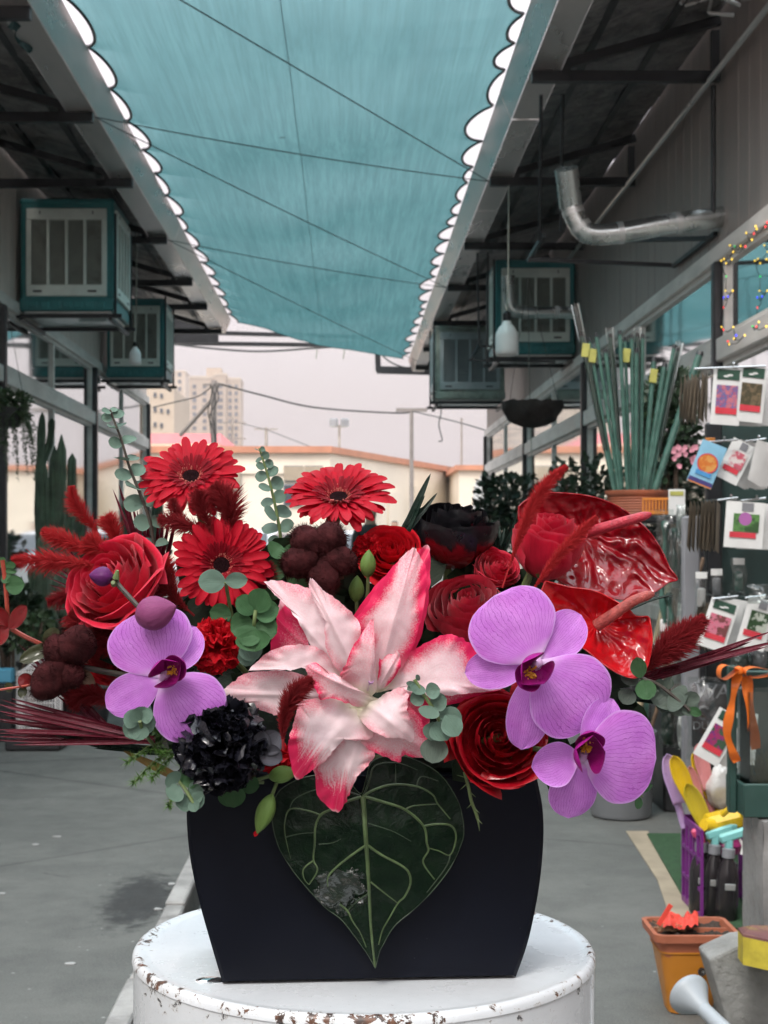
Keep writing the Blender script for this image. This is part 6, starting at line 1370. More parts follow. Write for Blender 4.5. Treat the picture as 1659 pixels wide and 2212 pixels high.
def gerbera(label, x, y, Y, axis, Rp, seed, el=10, up=(0, 0, 1)):
    k = Y / F; Rm = Rp * k; t = bloom('red_gerbera', label, 'flower', x, y, Y, axis, 'red gerberas', up); r = random.Random(seed)
    for n, L, W, e0, lift, mt in ((30, 1.0, .185, el, 0, 'gerbera'), (28, .95, .175, el + 7, .012, 'gerbera'), (24, .60, .10, el + 14, .02, 'gerbera'), (40, .42, .06, el + 26, .03, 'gerbera_in')):
        vs_ = [petal_mesh(Rm * L * .86, Rm * W, 'strap', r.uniform(-.4, -.15), r.uniform(.15, .45), .012, 2, 6, 12, seed=seed + q, mt=FM[mt], tipcurl=r.uniform(-.4, .3)) for q in range(5)]
        for i in range(n): obj('petal', r.choice(vs_), t, pm(i * 360 / n + r.uniform(-4.5, 4.5), e0 + r.uniform(-7, 5), Rm * .13, Rm * lift, r.uniform(-9, 9)) @ Matrix.Scale(r.uniform(.84, 1.07), 4))
    obj('disc', MB().lathe([(.20 * Rm, .01 * Rm), (.18 * Rm, .05 * Rm), (.11 * Rm, .075 * Rm), (.05 * Rm, .06 * Rm), (0, .05 * Rm)], 24).mesh('disc', FM['gdisc']), t, I4)
    m = MB()
    for i in range(240):
        a = r.uniform(0, 6.3); rr = r.uniform(.14, .32) * Rm; p = Vector((rr * math.cos(a), rr * math.sin(a), .03 * Rm)); d = Vector((math.cos(a) * .5, math.sin(a) * .5, 1)).normalized() * Rm * r.uniform(.05, .10); m.tube([p, p + d], [.006 * Rm, .009 * Rm], 4)
    obj('filaments', m.mesh('filaments', FM['gfil']), t, I4, 'stuff')
    obj('calyx', MB().lathe([(.03 * Rm, -.22 * Rm), (.12 * Rm, -.16 * Rm), (.22 * Rm, -.06 * Rm), (.24 * Rm, .0)], 20).mesh('calyx', FM['stem']), t, I4); stem(t, .0035); return t

def rose(label, x, y, Y, axis, Rp, Hp, mt, seed, openness=1.0, up=(0, 0, 1), nm='red_rose', sepals=True, rings=None, grp='red roses'):
    k = Y / F; Rm, H = Rp * k, Hp * k; t = bloom(nm, label, 'rose', x, y, Y, axis, grp, up); r = random.Random(seed)
    rings = rings or [(3, .09, .04, 110, 0), (3, .20, .05, 95, .0), (4, .34, .05, 78, .02), (4, .50, .03, 74, .07), (4, .68, -.01, 68, .14), (5, .85, -.08, 60, .24), (5, .99, -.20, 56, .34)]
    a0 = 0
    for ri, (n, rt, zt_, span, curl) in enumerate(rings):
        rt_ = rt * openness if ri > 2 else rt
        for i in range(n):
            a0 = i * 360 / n + ri * 47 + r.uniform(-14, 14); sp = R(span * r.uniform(.92, 1.1)); rT = rt_ * Rm * r.uniform(.95, 1.05); zT = (zt_ + r.uniform(-.05, .04)) * H; rB = (.05 + .30 * rt) * Rm; cu = curl * r.uniform(.6, 1.3); sd = r.uniform(0, 50); tilt = r.uniform(.01, .15); asy = r.uniform(-.8, .8); crn = r.uniform(.0, .7)
            def f(u, v):
                s = u * 2 - 1; th = R(a0) + s * sp; e = max(0, (v - .72) / .28)
                rad = lerp(rB, rT, math.sin(v * math.pi / 2) ** .75) + .13 * Rm * rt * math.sin(v * math.pi) + cu * .42 * Rm * e * e * (1 + .5 * s * s) + s * tilt * Rm * (.3 + v)
                rad += (.045 * mn.noise(Vector((s * 2.2 + sd, v * 2.4, 0))) + .018 * mn.noise(Vector((s * 6 + sd, v * 5, 3)))) * Rm * (.25 + v) + cu * .3 * Rm * e * e * (asy * s + crn * abs(s))
                z = lerp(-H * (.55 + .4 * rt), zT, v) - cu * .28 * H * e ** 2.2 - .16 * H * (abs(s) ** 3.5) * v * (1 + rt * .4) + .05 * H * mn.noise(Vector((s * 2.6, sd, 1))) * e * (.4 + rt) + asy * .10 * H * s * v
                return (rad * math.cos(th), rad * math.sin(th), z)
            obj('petal', MB().grid(f, 14, 12).mesh('petal', FM[mt], ang=180), t, I4)
    obj('core', MB().lathe([(0, -.16 * H), (.05 * Rm, -.18 * H), (.10 * Rm, -.3 * H), (.3 * Rm, -.9 * H), (.1 * Rm, -1.02 * H)], 16).mesh('core', FM[mt]), t, I4)
    if sepals:
        sm = petal_mesh(.55 * H, .28 * Rm, 'lance', .9, .3, 0, 2, 4, 7, mt=FM['budgreen'])
        for i in range(5): obj('sepal', sm, t, pm(i * 72 + 20, 15, .1 * Rm, -.98 * H))
    stem(t, .004, 'stem', bow=H); return t

def carnation(label, x, y, Y, axis, Rp, mt, seed, n=46, nm='red_carnation', cat='carnation', rufl=.11, grp=None):
    k = Y / F; Rm = Rp * k; t = bloom(nm, label, cat, x, y, Y, axis, grp); r = random.Random(seed)
    vs_ = [petal_mesh(Rm * .95, Rm * .95, 'fan', r.uniform(-.4, .3), r.uniform(-.2, .3), rufl * r.uniform(.7, 1.3), 4, 16, 10, seed=seed + q, mt=FM[mt], teeth=.05, wob=.07) for q in range(7)]
    for i in range(n):
        f = (i + .5) / n; el = math.degrees(math.asin(min(1, f ** .8))) - 12; az = i * 137.5
        obj('petal', r.choice(vs_), t, pm(az, el + r.uniform(-8, 8), .02 * Rm, -.12 * Rm, r.uniform(-60, 60)) @ Matrix.Scale(r.uniform(.85, 1.05), 4))
    obj('calyx', MB().lathe([(.05 * Rm, -1.0 * Rm), (.2 * Rm, -.8 * Rm), (.26 * Rm, -.2 * Rm), (.34 * Rm, -.05 * Rm)], 14).mesh('calyx', FM['budgreen']), t, I4); stem(t, .003); return t

def orchid(label, x, y, Y, axis, petals, lipaz, lipS=1.0, seed=0, grp='lilac moth orchids'):
    k = Y / F; t = bloom('moth_orchid', label, 'orchid', x, y, Y, axis, grp); r = random.Random(seed)
    for i, (az, L, W, pf, el, lift, cup) in enumerate(petals):
        me = petal_mesh(L * k, W * k, pf, r.uniform(-.45, -.15), cup, .014, 2, 20, 28, seed=seed + i, mt=FM['orchid'], wob=.018, skew=.0)
        obj('petal' if pf == 'broad' else 'sepal', me, t, pm(az, el, 0, lift * k))
    s = 58 * k * lipS
    lm_ = petal_mesh(s * 1.0, s * 1.25, 'broad', .9, .9, .02, 2, 10, 12, seed=seed, mt=FM['lip'])
    for dd in (-62, 62): obj('lip_wing', lm_, t, pm(lipaz + dd, 34, s * .16, .006, dd * .35))
    obj('lip_lobe', petal_mesh(s * 1.35, s * .95, 'ovate', .35, .8, .01, 2, 8, 12, seed=seed, mt=FM['lip'], tipcurl=.9), t, pm(lipaz, 22, s * .1, .004))
    a = R(lipaz); d = Vector((math.cos(a), math.sin(a), 0))
    obj('column', MB().tube([Vector((0, 0, -.002)) - d * s * .05, Vector((0, 0, .2 * s)) + d * s * .02, Vector((0, 0, .36 * s)) + d * s * .22], [.16 * s, .19 * s, .13 * s], 12).mesh('column', FM['column']), t, I4)
    m = MB()
    for i in range(18):
        p = d * s * .50 + Vector((r.uniform(-.15, .15) * s, r.uniform(-.15, .15) * s, .36 * s)); q = p + Vector((r.uniform(-.12, .12), r.uniform(-.12, .12), .22)) * s; m.tube([p, (p + q) / 2 + Vector((.03 * s, 0, .02 * s)), q], [.045 * s, .04 * s, .03 * s], 5)
    obj('callus', m.mesh('callus', FM['callus']), t, I4)
    stem(t, .0025, 'stem', bow=.04); return t
# ---------------------------------------------------------------- the bouquet
CUP = [(3, .09, .03, 110, 0), (3, .22, .04, 95, .0), (4, .38, .03, 80, .01), (4, .56, .0, 76, .04), (4, .76, -.05, 72, .07), (4, .92, -.13, 68, .10)]
gerbera('tall open red gerbera rising at the upper left of the bouquet', 413, 1032, 1.50, (0, -.74, .67), 114, 1)
gerbera('red gerbera tilted upward at the top centre before the cream wall', 732, 1078, 1.50, (-.03, -.58, .81), 124, 2, 14)
gerbera('red gerbera facing forward just above the red carnation', 478, 1222, 1.45, (.12, -.94, .30), 112, 3, 16)
rose('large red rose opening to the left above the left orchid', 218, 1240, 1.44, (-.42, -.74, .52), 104, 120, 'rose', 11, 1.0)
rose('crimson rose in the centre right above the lily petal', 1010, 1285, 1.44, (.02, -.66, .75), 92, 108, 'rose_crimson', 12, .95, rings=CUP)
rose('tall red rose behind the red feather stalks at right', 1190, 1120, 1.435, (.06, -.36, .93), 80, 145, 'rose', 13, 1.0, rings=CUP)
rose('dark glossy red rose facing forward below the big orchid', 1082, 1590, 1.37, (.03, -.95, .28), 98, 105, 'rose_dark', 14, 1.0)
rose('black-painted rose with red base at the top right of centre', 982, 1100, 1.50, (.02, -.30, .95), 92, 138, 'rose_black', 15, 1.0, rings=CUP, nm='black_rose', grp='painted roses')
rose('small red spray rose left of the black-painted rose', 838, 1180, 1.47, (-.1, -.80, .55), 62, 60, 'carn', 16, 1.0, grp='small spray roses')
rose('small red spray rose wedged below the black-painted rose', 1082, 1215, 1.48, (.3, -.7, .6), 46, 60, 'rose', 17, 1.0, grp='small spray roses')
rose('dark red rose mostly hidden below the left cotton pod', 215, 1430, 1.50, (-.3, -.6, -.4), 70, 80, 'rose_dark', 18, 1.0, grp='hidden filler roses')
carnation('ruffled red carnation between gerbera and lily', 470, 1395, 1.40, (.1, -.97, -.1), 66, 'carn', 21, grp='carnations')
carnation('black dyed carnation with wet petals at the lower left', 478, 1612, 1.37, (-.08, -.99, -.05), 112, 'carn_black', 22, 84, 'black_carnation', grp='carnations')
carnation('red carnation peeking out below the black carnation', 600, 1640, 1.41, (0, -.9, -.3), 40, 'carn', 23, 26, grp='carnations')
carnation('small ruffled red carnation right of the brown cotton pod', 795, 1180, 1.48, (-.2, -.8, .5), 34, 'carn', 24, 26, grp='carnations')
t = bloom('loose_petal', 'grey-black loose petal beside the black carnation', 'petal', 560, 1625, 1.36, (.2, -.95, .2)); 
for i, (az, L, W) in enumerate(((40, 58, 52), (-20, 50, 44), (80, 46, 40))): obj('petal', petal_mesh(L * K, W * K, 'round', -.2, .4, .02, 2, mt=FM['grey_petal'], seed=i), t, pm(az, 10 + 8 * i))
# orchids: azimuth, length, width, outline, elevation, lift, cup
orchid('big lilac orchid overlapping the dark rose and anthurium', 1160, 1432, 1.34, (.05, -.99, .08), [(44, 160, 98, 'ovate', -4, -6, .10), (188, 160, 88, 'ovate', -4, -6, .10), (262, 200, 96, 'ovate', -6, -8, .12), (122, 172, 198, 'broad', 6, 0, -.10), (-44, 182, 196, 'broad', 6, 2, -.10)], 226, 1.15, 31)
orchid('lower lilac orchid hanging at the right of the vase', 1254, 1632, 1.33, (.10, -.98, -.12), [(52, 150, 88, 'ovate', -8, -6, .1), (192, 112, 100, 'ovate', 16, -2, .35), (-97, 150, 108, 'ovate', 2, 2, -.2), (-3, 168, 208, 'broad', 6, 2, -.08)], 84, 1.15, 32)
orchid('left lilac orchid beneath the mauve buds', 354, 1462, 1.36, (-.06, -.99, .05), [(60, 130, 90, 'ovate', -8, -8, .1), (208, 150, 92, 'ovate', 0, -4, .05), (112, 150, 190, 'broad', 6, 0, -.08), (-50, 152, 168, 'broad', 6, 2, -.08)], 32, 1.05, 33)
# orchid buds on a dark stalk
t = thing('orchid_bud_stalk', 'two mauve orchid buds on a dark stalk above the left orchid', 'orchid buds', P(330, 1335, 1.36))
def budmesh(c, d, L, W, mt, nm='bud'):
    d = Vector(d).normalized(); rot = d.to_track_quat('Z', 'Y').to_matrix(); o = obj(nm, MB().grid(lambda u, v: c + rot @ Vector((W * math.sin(v ** .85 * math.pi) ** .8 * math.cos(u * 6.2832) * (1 + .05 * math.cos(u * 18.85)), W * .92 * math.sin(v ** .85 * math.pi) ** .8 * math.sin(u * 6.2832) * (1 + .05 * math.cos(u * 18.85)), (v - .5) * L)), 36, 18).mesh(nm, FM[mt], ang=180), t)
    for q in range(3):
        a0 = q * 2.094 + .5
        obj('bud_scale', MB().grid(lambda u, v: c + rot @ Vector((W * 1.02 * math.sin((.04 + v * .9) ** .85 * math.pi) ** .8 * math.cos(a0 + (u - .5) * 2.2 * math.sin(v * 2.9)), W * .94 * math.sin((.04 + v * .9) ** .85 * math.pi) ** .8 * math.sin(a0 + (u - .5) * 2.2 * math.sin(v * 2.9)), (.04 + v * .9 - .5) * L)), 8, 14).mesh('bud_scale', FM[mt], ang=180), o)
budmesh(P(337, 1323, 1.345), (.9, -.25, .28), 92 * K, 37 * K, 'bud'); budmesh(P(219, 1245, 1.37), (-.9, -.4, .1), 52 * K, 22 * K, 'budp')
obj('stalk', MB().tube(smooth_pts([P(247, 1240, 1.372), P(255, 1262, 1.37), P(275, 1285, 1.365), P(300, 1312, 1.36), P(318, 1330, 1.36), P(352, 1400, 1.39)], 6), .0024, 8).mesh('stalk', FM['stem_d']), t)
obj('node', MB().tube([P(250, 1250, 1.368), P(254, 1232, 1.366)], [.0035, .0015], 8).mesh('node', FM['stem']), t); obj('node', MB().tube([P(246, 1262, 1.368), P(244, 1258, 1.362)], [.003, .002], 8).mesh('node', FM['stem']), t)
# double lily
t = bloom('pink_lily', 'large double pink and white lily in the bouquet centre', 'lily', 794, 1500, 1.385, (0, -1, .05))
def traced(outline, base, tip, dz, mt, belly=.02, ridge=.10, tipd=.0, ruf=.0025, seed=0, rings=14):
    """one lily petal: outline, base and tip in lily units; it arches towards the viewer along its length and folds along its midrib"""
    Bv, Tv = Vector((*base, 0)), Vector((*tip, 0)); ax = Tv - Bv; L = ax.length; ax.normalize(); sd = Vector((-ax.y, ax.x, 0))
    o3 = smooth_pts([Vector((x, y, 0)) for x, y in (outline + outline[:1])], 7)[:-1]; N = len(o3); hw = max(abs((p - Bv).dot(sd)) for p in o3); c = Bv.lerp(Tv, .45); c = c.lerp(sum(o3, Vector()) / N, .7)
    vv, uvs, fs = [], [], []
    for k in range(rings + 1):
        f = k / rings
        for i, p in enumerate(o3):
            q = c.lerp(p, f); v = max(0, min(1, (q - Bv).dot(ax) / L)); u = (q - Bv).dot(sd) / hw; e = max(0, (f - .55) / .45)
            d = 1.385 + dz - belly * math.sin(min(1, v * 1.05) * math.pi * .75) + tipd * v * v + ridge * .02 * abs(u) - .004 * math.exp(-(u / .12) ** 2) * math.sin(v * math.pi) * .5
            d += ruf * e * mn.noise(Vector((i * .19 + seed * 5, f * 1.2, seed))) * 2.2 + .0010 * mn.noise(Vector((q.x / 60, q.y / 60, seed))) + .0022 * mn.noise(Vector((q.x / 170, q.y / 170, seed + 9)))
            j = q + Vector((mn.noise(Vector((i * .45, seed, 0))), mn.noise(Vector((i * .45, seed, 7))), 0)) * 9 * e * e
            vv.append(P(483.9 + .3646 * j.x, 1157.9 + .3646 * j.y, d)); up_ = (p - Bv).dot(sd) / hw; uvs.append((.5 + .5 * f * max(-1, min(1, up_ * 2.2)), v))
    for k in range(rings):
        for i in range(N): j = (i + 1) % N; fs.append((k * N + i, k * N + j, (k + 1) * N + j, (k + 1) * N + i))
    return MB().add(vv, fs, uvs).mesh('petal', FM[mt], ang=180)
TP = [([(330, 380), (440, 440), (500, 620), (480, 700), (400, 720), (290, 700), (280, 620), (310, 480)], (620, 760), (290, 480), .016, 'lily_deep', .004, .1, 0),
 ([(760, 480), (890, 300), (1000, 200), (1130, 110), (1200, 50), (1222, 110), (1218, 300), (1195, 480), (1130, 680), (1000, 760), (850, 700), (770, 560)], (900, 900), (1205, 60), .016, 'lily_deep', .010, .1, 0),
 ([(1080, 900), (1300, 890), (1450, 880), (1640, 905), (1500, 945), (1380, 990), (1240, 1010), (1120, 980)], (950, 950), (1640, 908), .012, 'lily_deep', .008, .05, .004),
 ([(1060, 960), (1130, 940), (1200, 1000), (1215, 1120), (1150, 1120), (1080, 1060)], (950, 980), (1215, 1110), .010, 'lily_deep', .008, .05, .004),
 ([(0, 905), (60, 860), (130, 812), (250, 800), (380, 800), (480, 830), (600, 900), (760, 950), (640, 1000), (520, 1010), (400, 1010), (330, 1060), (270, 1050), (150, 1010), (20, 985)], (760, 955), (0, 930), .008, 'lily', .012, .1, .006),
 ([(740, 1130), (820, 1180), (895, 1290), (850, 1360), (790, 1430), (750, 1510), (720, 1580), (670, 1638), (600, 1590), (550, 1530), (542, 1430), (532, 1370), (600, 1300), (660, 1200)], (830, 1060), (672, 1636), .009, 'lily_tip', .014, .15, .010),
 ([(800, 1215), (880, 1130), (1000, 1060), (1080, 1010), (1135, 1045), (1170, 1095), (1215, 1200), (1230, 1290), (1200, 1312), (1120, 1310), (1060, 1300), (1040, 1342), (960, 1310), (870, 1270)], (860, 1030), (1226, 1300), .006, 'lily_mid', .014, .1, .006),
 ([(235, 270), (300, 262), (400, 280), (500, 310), (560, 350), (640, 460), (720, 560), (780, 700), (840, 930), (740, 880), (620, 760), (520, 660), (470, 560), (400, 450), (340, 385), (285, 330)], (840, 940), (235, 275), .005, 'lily', .022, .2, .006),
 ([(900, 930), (980, 830), (1040, 720), (1150, 660), (1260, 600), (1330, 582), (1400, 600), (1470, 650), (1520, 760), (1580, 850), (1648, 900), (1560, 922), (1450, 932), (1330, 945), (1200, 945), (1100, 925), (1000, 910)], (890, 940), (1646, 900), .002, 'lily_edge', .022, .25, .008),
 ([(1130, 68), (1090, 90), (1000, 180), (920, 290), (850, 400), (785, 490), (800, 570), (850, 660), (870, 800), (890, 920), (960, 905), (1030, 820), (1100, 700), (1150, 560), (1182, 430), (1200, 280), (1195, 180), (1155, 110)], (885, 940), (1128, 70), 0, 'lily_edge', .026, .35, .004),
 ([(440, 985), (520, 965), (620, 955), (740, 985), (820, 1040), (885, 1180), (800, 1212), (720, 1200), (650, 1270), (600, 1330), (530, 1380), (480, 1420), (430, 1445), (400, 1370), (380, 1250), (390, 1180), (420, 1080)], (820, 990), (428, 1440), 0, 'lily_tip', .022, .2, .006),
 ([(510, 250), (530, 258), (560, 290), (600, 330), (660, 370), (730, 430), (805, 520), (802, 640), (790, 800), (845, 935), (740, 860), (650, 760), (600, 640), (598, 500), (570, 470), (520, 350), (503, 290)], (845, 945), (513, 250), -.002, 'lily', .026, .25, .004),
 ([(140, 798), (200, 740), (250, 695), (330, 660), (420, 643), (520, 650), (600, 690), (680, 780), (730, 860), (640, 815), (560, 770), (500, 765), (440, 785), (380, 795), (260, 795)], (760, 880), (140, 798), -.003, 'lily', .022, .3, .004),
 ([(905, 910), (915, 800), (930, 700), (985, 650), (1040, 700), (1042, 780), (1000, 850), (950, 900)], (900, 930), (1035, 690), -.006, 'lily_edge', .014, .2, 0),
 ([(725, 1022), (800, 1000), (900, 970), (960, 930), (1040, 898), (1092, 930), (1085, 1000), (1092, 1060), (1122, 1130), (1118, 1218), (1060, 1200), (960, 1190), (870, 1150), (800, 1085), (760, 1060)], (840, 975), (1118, 1216), -.005, 'lily', .024, .15, .004),
 ([(480, 772), (540, 748), (600, 788), (680, 830), (750, 880), (840, 930), (925, 972), (880, 1000), (800, 1012), (720, 988), (640, 962), (570, 968), (550, 920), (510, 870)], (900, 972), (482, 775), -.008, 'lily_mid', .024, .3, .004),
 ([(885, 483), (892, 620), (894, 760), (908, 880), (892, 930), (850, 957), (780, 912), (700, 852), (688, 820), (720, 760), (760, 660), (810, 590), (860, 510)], (862, 955), (885, 485), -.012, 'lily_mid', .026, .6, .002)]
for i, (ol, b_, t_, dz, mt, belly, ridge, tipd) in enumerate(TP): obj('petal', traced(ol, b_, t_, dz, mt, belly, ridge, tipd, seed=i), t)
obj('pistil', MB().tube([(0, -.002, .004), (.001, .006, .016), (.003, .014, .026)], [.0022, .0018, .0026], 8).mesh('pistil', FM['column']), t, I4); stem(t, .005)
# anthuriums
z6 = lambda x, y: (967.8 + .3593 * x, 1002.3 + .3593 * y)
def anthurium(label, outline, cen, spx, Y, mt, smt, wr, slope):
    t = thing('red_anthurium', label, 'anthurium', P(*z6(*cen), Y), 'glossy red anthuriums')
    def dp(x, y, f):
        d = Y + slope[0] * (x - cen[0]) * K * .36 + slope[1] * (y - cen[1]) * K * .36 - .014 * f * f + .012 * (1 - f)
        a = math.atan2(y - cen[1], x - cen[0]); q = Vector((x / 95, y / 95, 0)); q2 = Vector((x / 42, y / 42, 4))
        return d + wr * .8 * min(1, f * 3) * (abs(mn.noise(q)) * 1.7 + .5 * abs(mn.noise(q2)) + .35 * math.cos(a * 16 + 3 * mn.noise(q)) * math.sin(f * 3.14)) * (1 if f < .97 else .5)
    obj('spathe', patch(outline, cen, z6, dp, 46, n=9).mesh('spathe', FM[mt], ang=180), t)
    obj('rim', MB().tube([P(*z6(p.x, p.y), dp(p.x, p.y, 1)) for p in smooth_pts([Vector((x, y, 0)) for x, y in outline + outline[:1]], 9)], .0009, 5).mesh('rim', FM[mt]), t)
    pts = smooth_pts([P(*z6(*p[:2]), Y - p[2]) for p in spx], 9); n = len(pts); obj('spadix', MB().tube(pts, [(.0060 - .0016 * i / n) * (1 if i < n - 4 else (.9, .75, .55, .25)[i - n + 4]) for i in range(n)], 16).mesh('spadix', FM[smt], ang=180), t)
    obj('stem', MB().tube([P(*z6(*cen), Y + .016), P(1150, 1400, 1.5), P(1000, 1560, 1.51)], .0035, 8).mesh('stem', FM['stem_r']), t)
anthurium('large wrinkled red anthurium with spadix at the upper right', [(425, 255), (480, 212), (600, 175), (760, 180), (900, 205), (1030, 260), (1130, 330), (1220, 420), (1290, 530), (1330, 620), (1378, 692), (1325, 712), (1250, 765), (1170, 800), (1050, 815), (930, 790), (820, 760), (700, 720), (580, 640), (490, 500), (430, 370)], (810, 430), [(825, 415, .004), (930, 385, .02), (1080, 340, .03), (1225, 300, .034)], 1.50, 'anth', 'spadix', .0048, (.10, -.20))
anthurium('smaller bright red anthurium above the big orchid', [(585, 705), (640, 718), (740, 742), (870, 760), (980, 810), (1080, 870), (1130, 915), (1200, 918), (1216, 960), (1226, 1050), (1215, 1150), (1190, 1230), (1130, 1284), (1040, 1265), (930, 1200), (830, 1120), (700, 1030), (600, 900), (560, 790)], (890, 965), [(893, 972, .004), (1000, 900, .014), (1120, 820, .018), (1240, 778, .014)], 1.42, 'anth2', 'spadix2', .0035, (.05, -.25))
# dyed cotton pods
def cotton(label, x, y, Y, axis, lobes, seed):
    t = bloom('cotton_pod', label, 'cotton pod', x, y, Y, axis, 'dyed brown cotton pods')
    for i, (az, d, L, W) in enumerate(lobes):
        k = Y / F; L, W, d = L * k, W * k, d * k; a = R(az); c = Vector((d * math.cos(a), d * math.sin(a), 0)); rt_ = Matrix.Rotation(a, 3, 'Z')
        def f(u, v):
            q = Vector((L * .5 * -math.cos(v * math.pi), W * .5 * math.sin(v * math.pi) * math.cos(u * 6.2832), W * .55 * math.sin(v * math.pi) * math.sin(u * 6.2832))); nn = q.normalized()
            return c + rt_ @ (q * (1 + .12 * mn.noise(nn * 1.6 + Vector((seed, i, 0))) + .02 * mn.noise(nn * 5 + Vector((i, seed, 0)))))
        lo = obj('lobe', MB().grid(f, 32, 22).mesh('lobe', FM['cotton'], ang=180), t, I4)
        m = MB(); r = random.Random(seed * 9 + i)
        for q in range(700):
            p = Vector(f(r.random(), r.uniform(.05, .95))); nrm = (p - c).normalized(); e = p + (nrm + Vector((r.uniform(-.8, .8), r.uniform(-.8, .8), r.uniform(-.8, .8)))) * .0035; sd = nrm.orthogonal() * .00025; m.add([p - sd, p + sd, e], [(0, 1, 2)])
        obj('fuzz', m.mesh('fuzz', FM['cotton']), lo, I4, 'stuff')
    br = petal_mesh(.024, .014, 'lance', -.4, .3, 0, 2, 4, 6, mt=plain('dry_bract', (.12, .07, .04), .8, .3, 60))
    for i in range(5): obj('bract', br, t, pm(i * 72 + 36, -10, .008, -.01))
    stem(t, .003, 'stem_d')
cotton('round brown cotton pod with five lobes above the lily', 690, 1205, 1.44, (.02, -.97, .2), [(128, 42, 84, 70), (62, 44, 80, 72), (-8, 42, 78, 66), (-78, 44, 84, 70), (192, 42, 84, 70)], 3)
cotton('dark brown cotton pod hanging at the far left', 140, 1435, 1.42, (-.2, -.95, .1), [(58, 46, 92, 80), (120, 30, 78, 66), (228, 40, 112, 78), (-60, 26, 60, 60)], 5)

# ---------------------------------------------------------------- foliage
def eucalyptus(label, pts, Y, sizes, mt, smt, seed, name='eucalyptus_sprig', face=.5, mode='pair', sr=.0016, grp='eucalyptus sprigs'):
    P3 = smooth_pts([P(*p[:2], Y + (p[2] if len(p) > 2 else 0)) for p in pts], 12); t = thing(name, label, 'eucalyptus', P3[0], grp); r = random.Random(seed)
    obj('stem', MB().tube(P3, [lerp(sr * 1.3, sr * .6, i / len(P3)) for i in range(len(P3))], 6).mesh('stem', FM[smt]), t)
    meshes = [petal_mesh(1, .98, 'round', r.uniform(-.5, .3), r.uniform(-.1, .35), .02, 2, 8, 10, seed=seed + q, mt=FM[mt], wob=.04) for q in range(4)]
    n = len(sizes)
    for i, sz in enumerate(sizes):
        f = (i + .5) / n; k = min(len(P3) - 2, int(f * (len(P3) - 1))); p = P3[k]; d = (P3[k + 1] - P3[k]).normalized(); sd = d.cross(Vector((0, 1, 0))).normalized(); ang = r.uniform(-.4, .4) + (1.3 if i % 2 else 0) * (1 - face)
        for s in (-1, 1):
            q = Quaternion(d, ang + (math.pi if s < 0 else 0)) @ sd; y = (q + d * r.uniform(.1, .55)).normalized(); nrm = (d * r.uniform(-.1, .5) + Vector((r.uniform(-.4, .4), -1.0 * face - .25, r.uniform(0, .6)))); nrm = (nrm - y * nrm.dot(y)).normalized()
            L = sz * K * r.uniform(.85, 1.1); obj('leaf', meshes[(i * 2 + (s > 0)) % 4], t, WM[t.name].inverted() @ axm(y.cross(nrm), y, nrm, p) @ Matrix.Scale(L, 4))
    return t
eucalyptus('tall eucalyptus sprig rising at the upper left edge', [(335, 1190), (322, 1120), (300, 1060), (280, 1010), (262, 950), (245, 905), (238, 885)], 1.49, [40, 42, 44, 42, 40, 36, 34, 32, 28, 22], 'euca', 'stem_d', 1, face=.35)
eucalyptus('upright eucalyptus sprig between the two top gerberas', [(612, 1230), (606, 1160), (596, 1100), (582, 1040), (570, 1000), (560, 968)], 1.51, [44, 42, 42, 40, 36, 32, 28, 25, 22, 18], 'euca', 'stem', 2, face=.5)
def leafset(label, centre, leaves, mt, smt, st, name='eucalyptus_sprig', grp='eucalyptus sprigs', sr=.0018):
    """leaves: (tip dx, tip dy, width, Y, facing tilt)"""
    t = thing(name, label, 'eucalyptus', P(*centre[:2], centre[2]), grp); r = random.Random(int(centre[0]))
    if st: obj('stem', MB().tube(smooth_pts([P(*p) for p in st], 8), sr, 6).mesh('stem', FM[smt]), t)
    for i, (bx, by, tx, ty, wd, dy, m_) in enumerate(leaves):
        a, b = P(bx, by, centre[2] + dy), P(tx, ty, centre[2] + dy - .004); y = (b - a); L = y.length; y.normalize(); nrm = Vector((r.uniform(-.3, .3), -1, r.uniform(-.1, .5))); nrm = (nrm - y * nrm.dot(y)).normalized()
        me = petal_mesh(L, wd * K, 'round', r.uniform(-.3, .2), r.uniform(.0, .3), .015, 2, 10, 12, seed=i + int(centre[0]), mt=FM[m_ or mt], wob=.03, fold=.08); obj('leaf', me, t, WM[t.name].inverted() @ axm(y.cross(nrm), y, nrm, a))
    return t
leafset('eucalyptus tip with two grey leaves over the forward gerbera', (484, 1255, 1.385), [(488, 1257, 427, 1254, 50, 0, None), (486, 1255, 536, 1252, 34, -.004, None), (500, 1330, 452, 1322, 44, .012, 'euca_g'), (502, 1332, 528, 1345, 34, .012, 'euca_g'), (498, 1325, 470, 1345, 30, .016, 'euca_g')], 'euca', 'stem', [(487, 1257, 1.385), (493, 1290, 1.395), (502, 1335, 1.41)])
leafset('green cupped eucalyptus rosette left of the lily', (548, 1335, 1.375), [(550, 1325, 512, 1290, 46, 0, None), (552, 1322, 575, 1272, 54, 0, None), (552, 1330, 602, 1312, 52, .003, None), (548, 1345, 498, 1362, 60, .002, None), (550, 1360, 552, 1408, 76, -.006, None), (552, 1350, 598, 1368, 56, .001, None), (548, 1352, 525, 1395, 52, -.004, None), (540, 1380, 545, 1430, 50, .015, 'euca'), (535, 1400, 530, 1440, 40, .02, 'euca')], 'euca_g', 'stem', [(552, 1318, 1.37), (549, 1345, 1.37), (548, 1370, 1.385)])
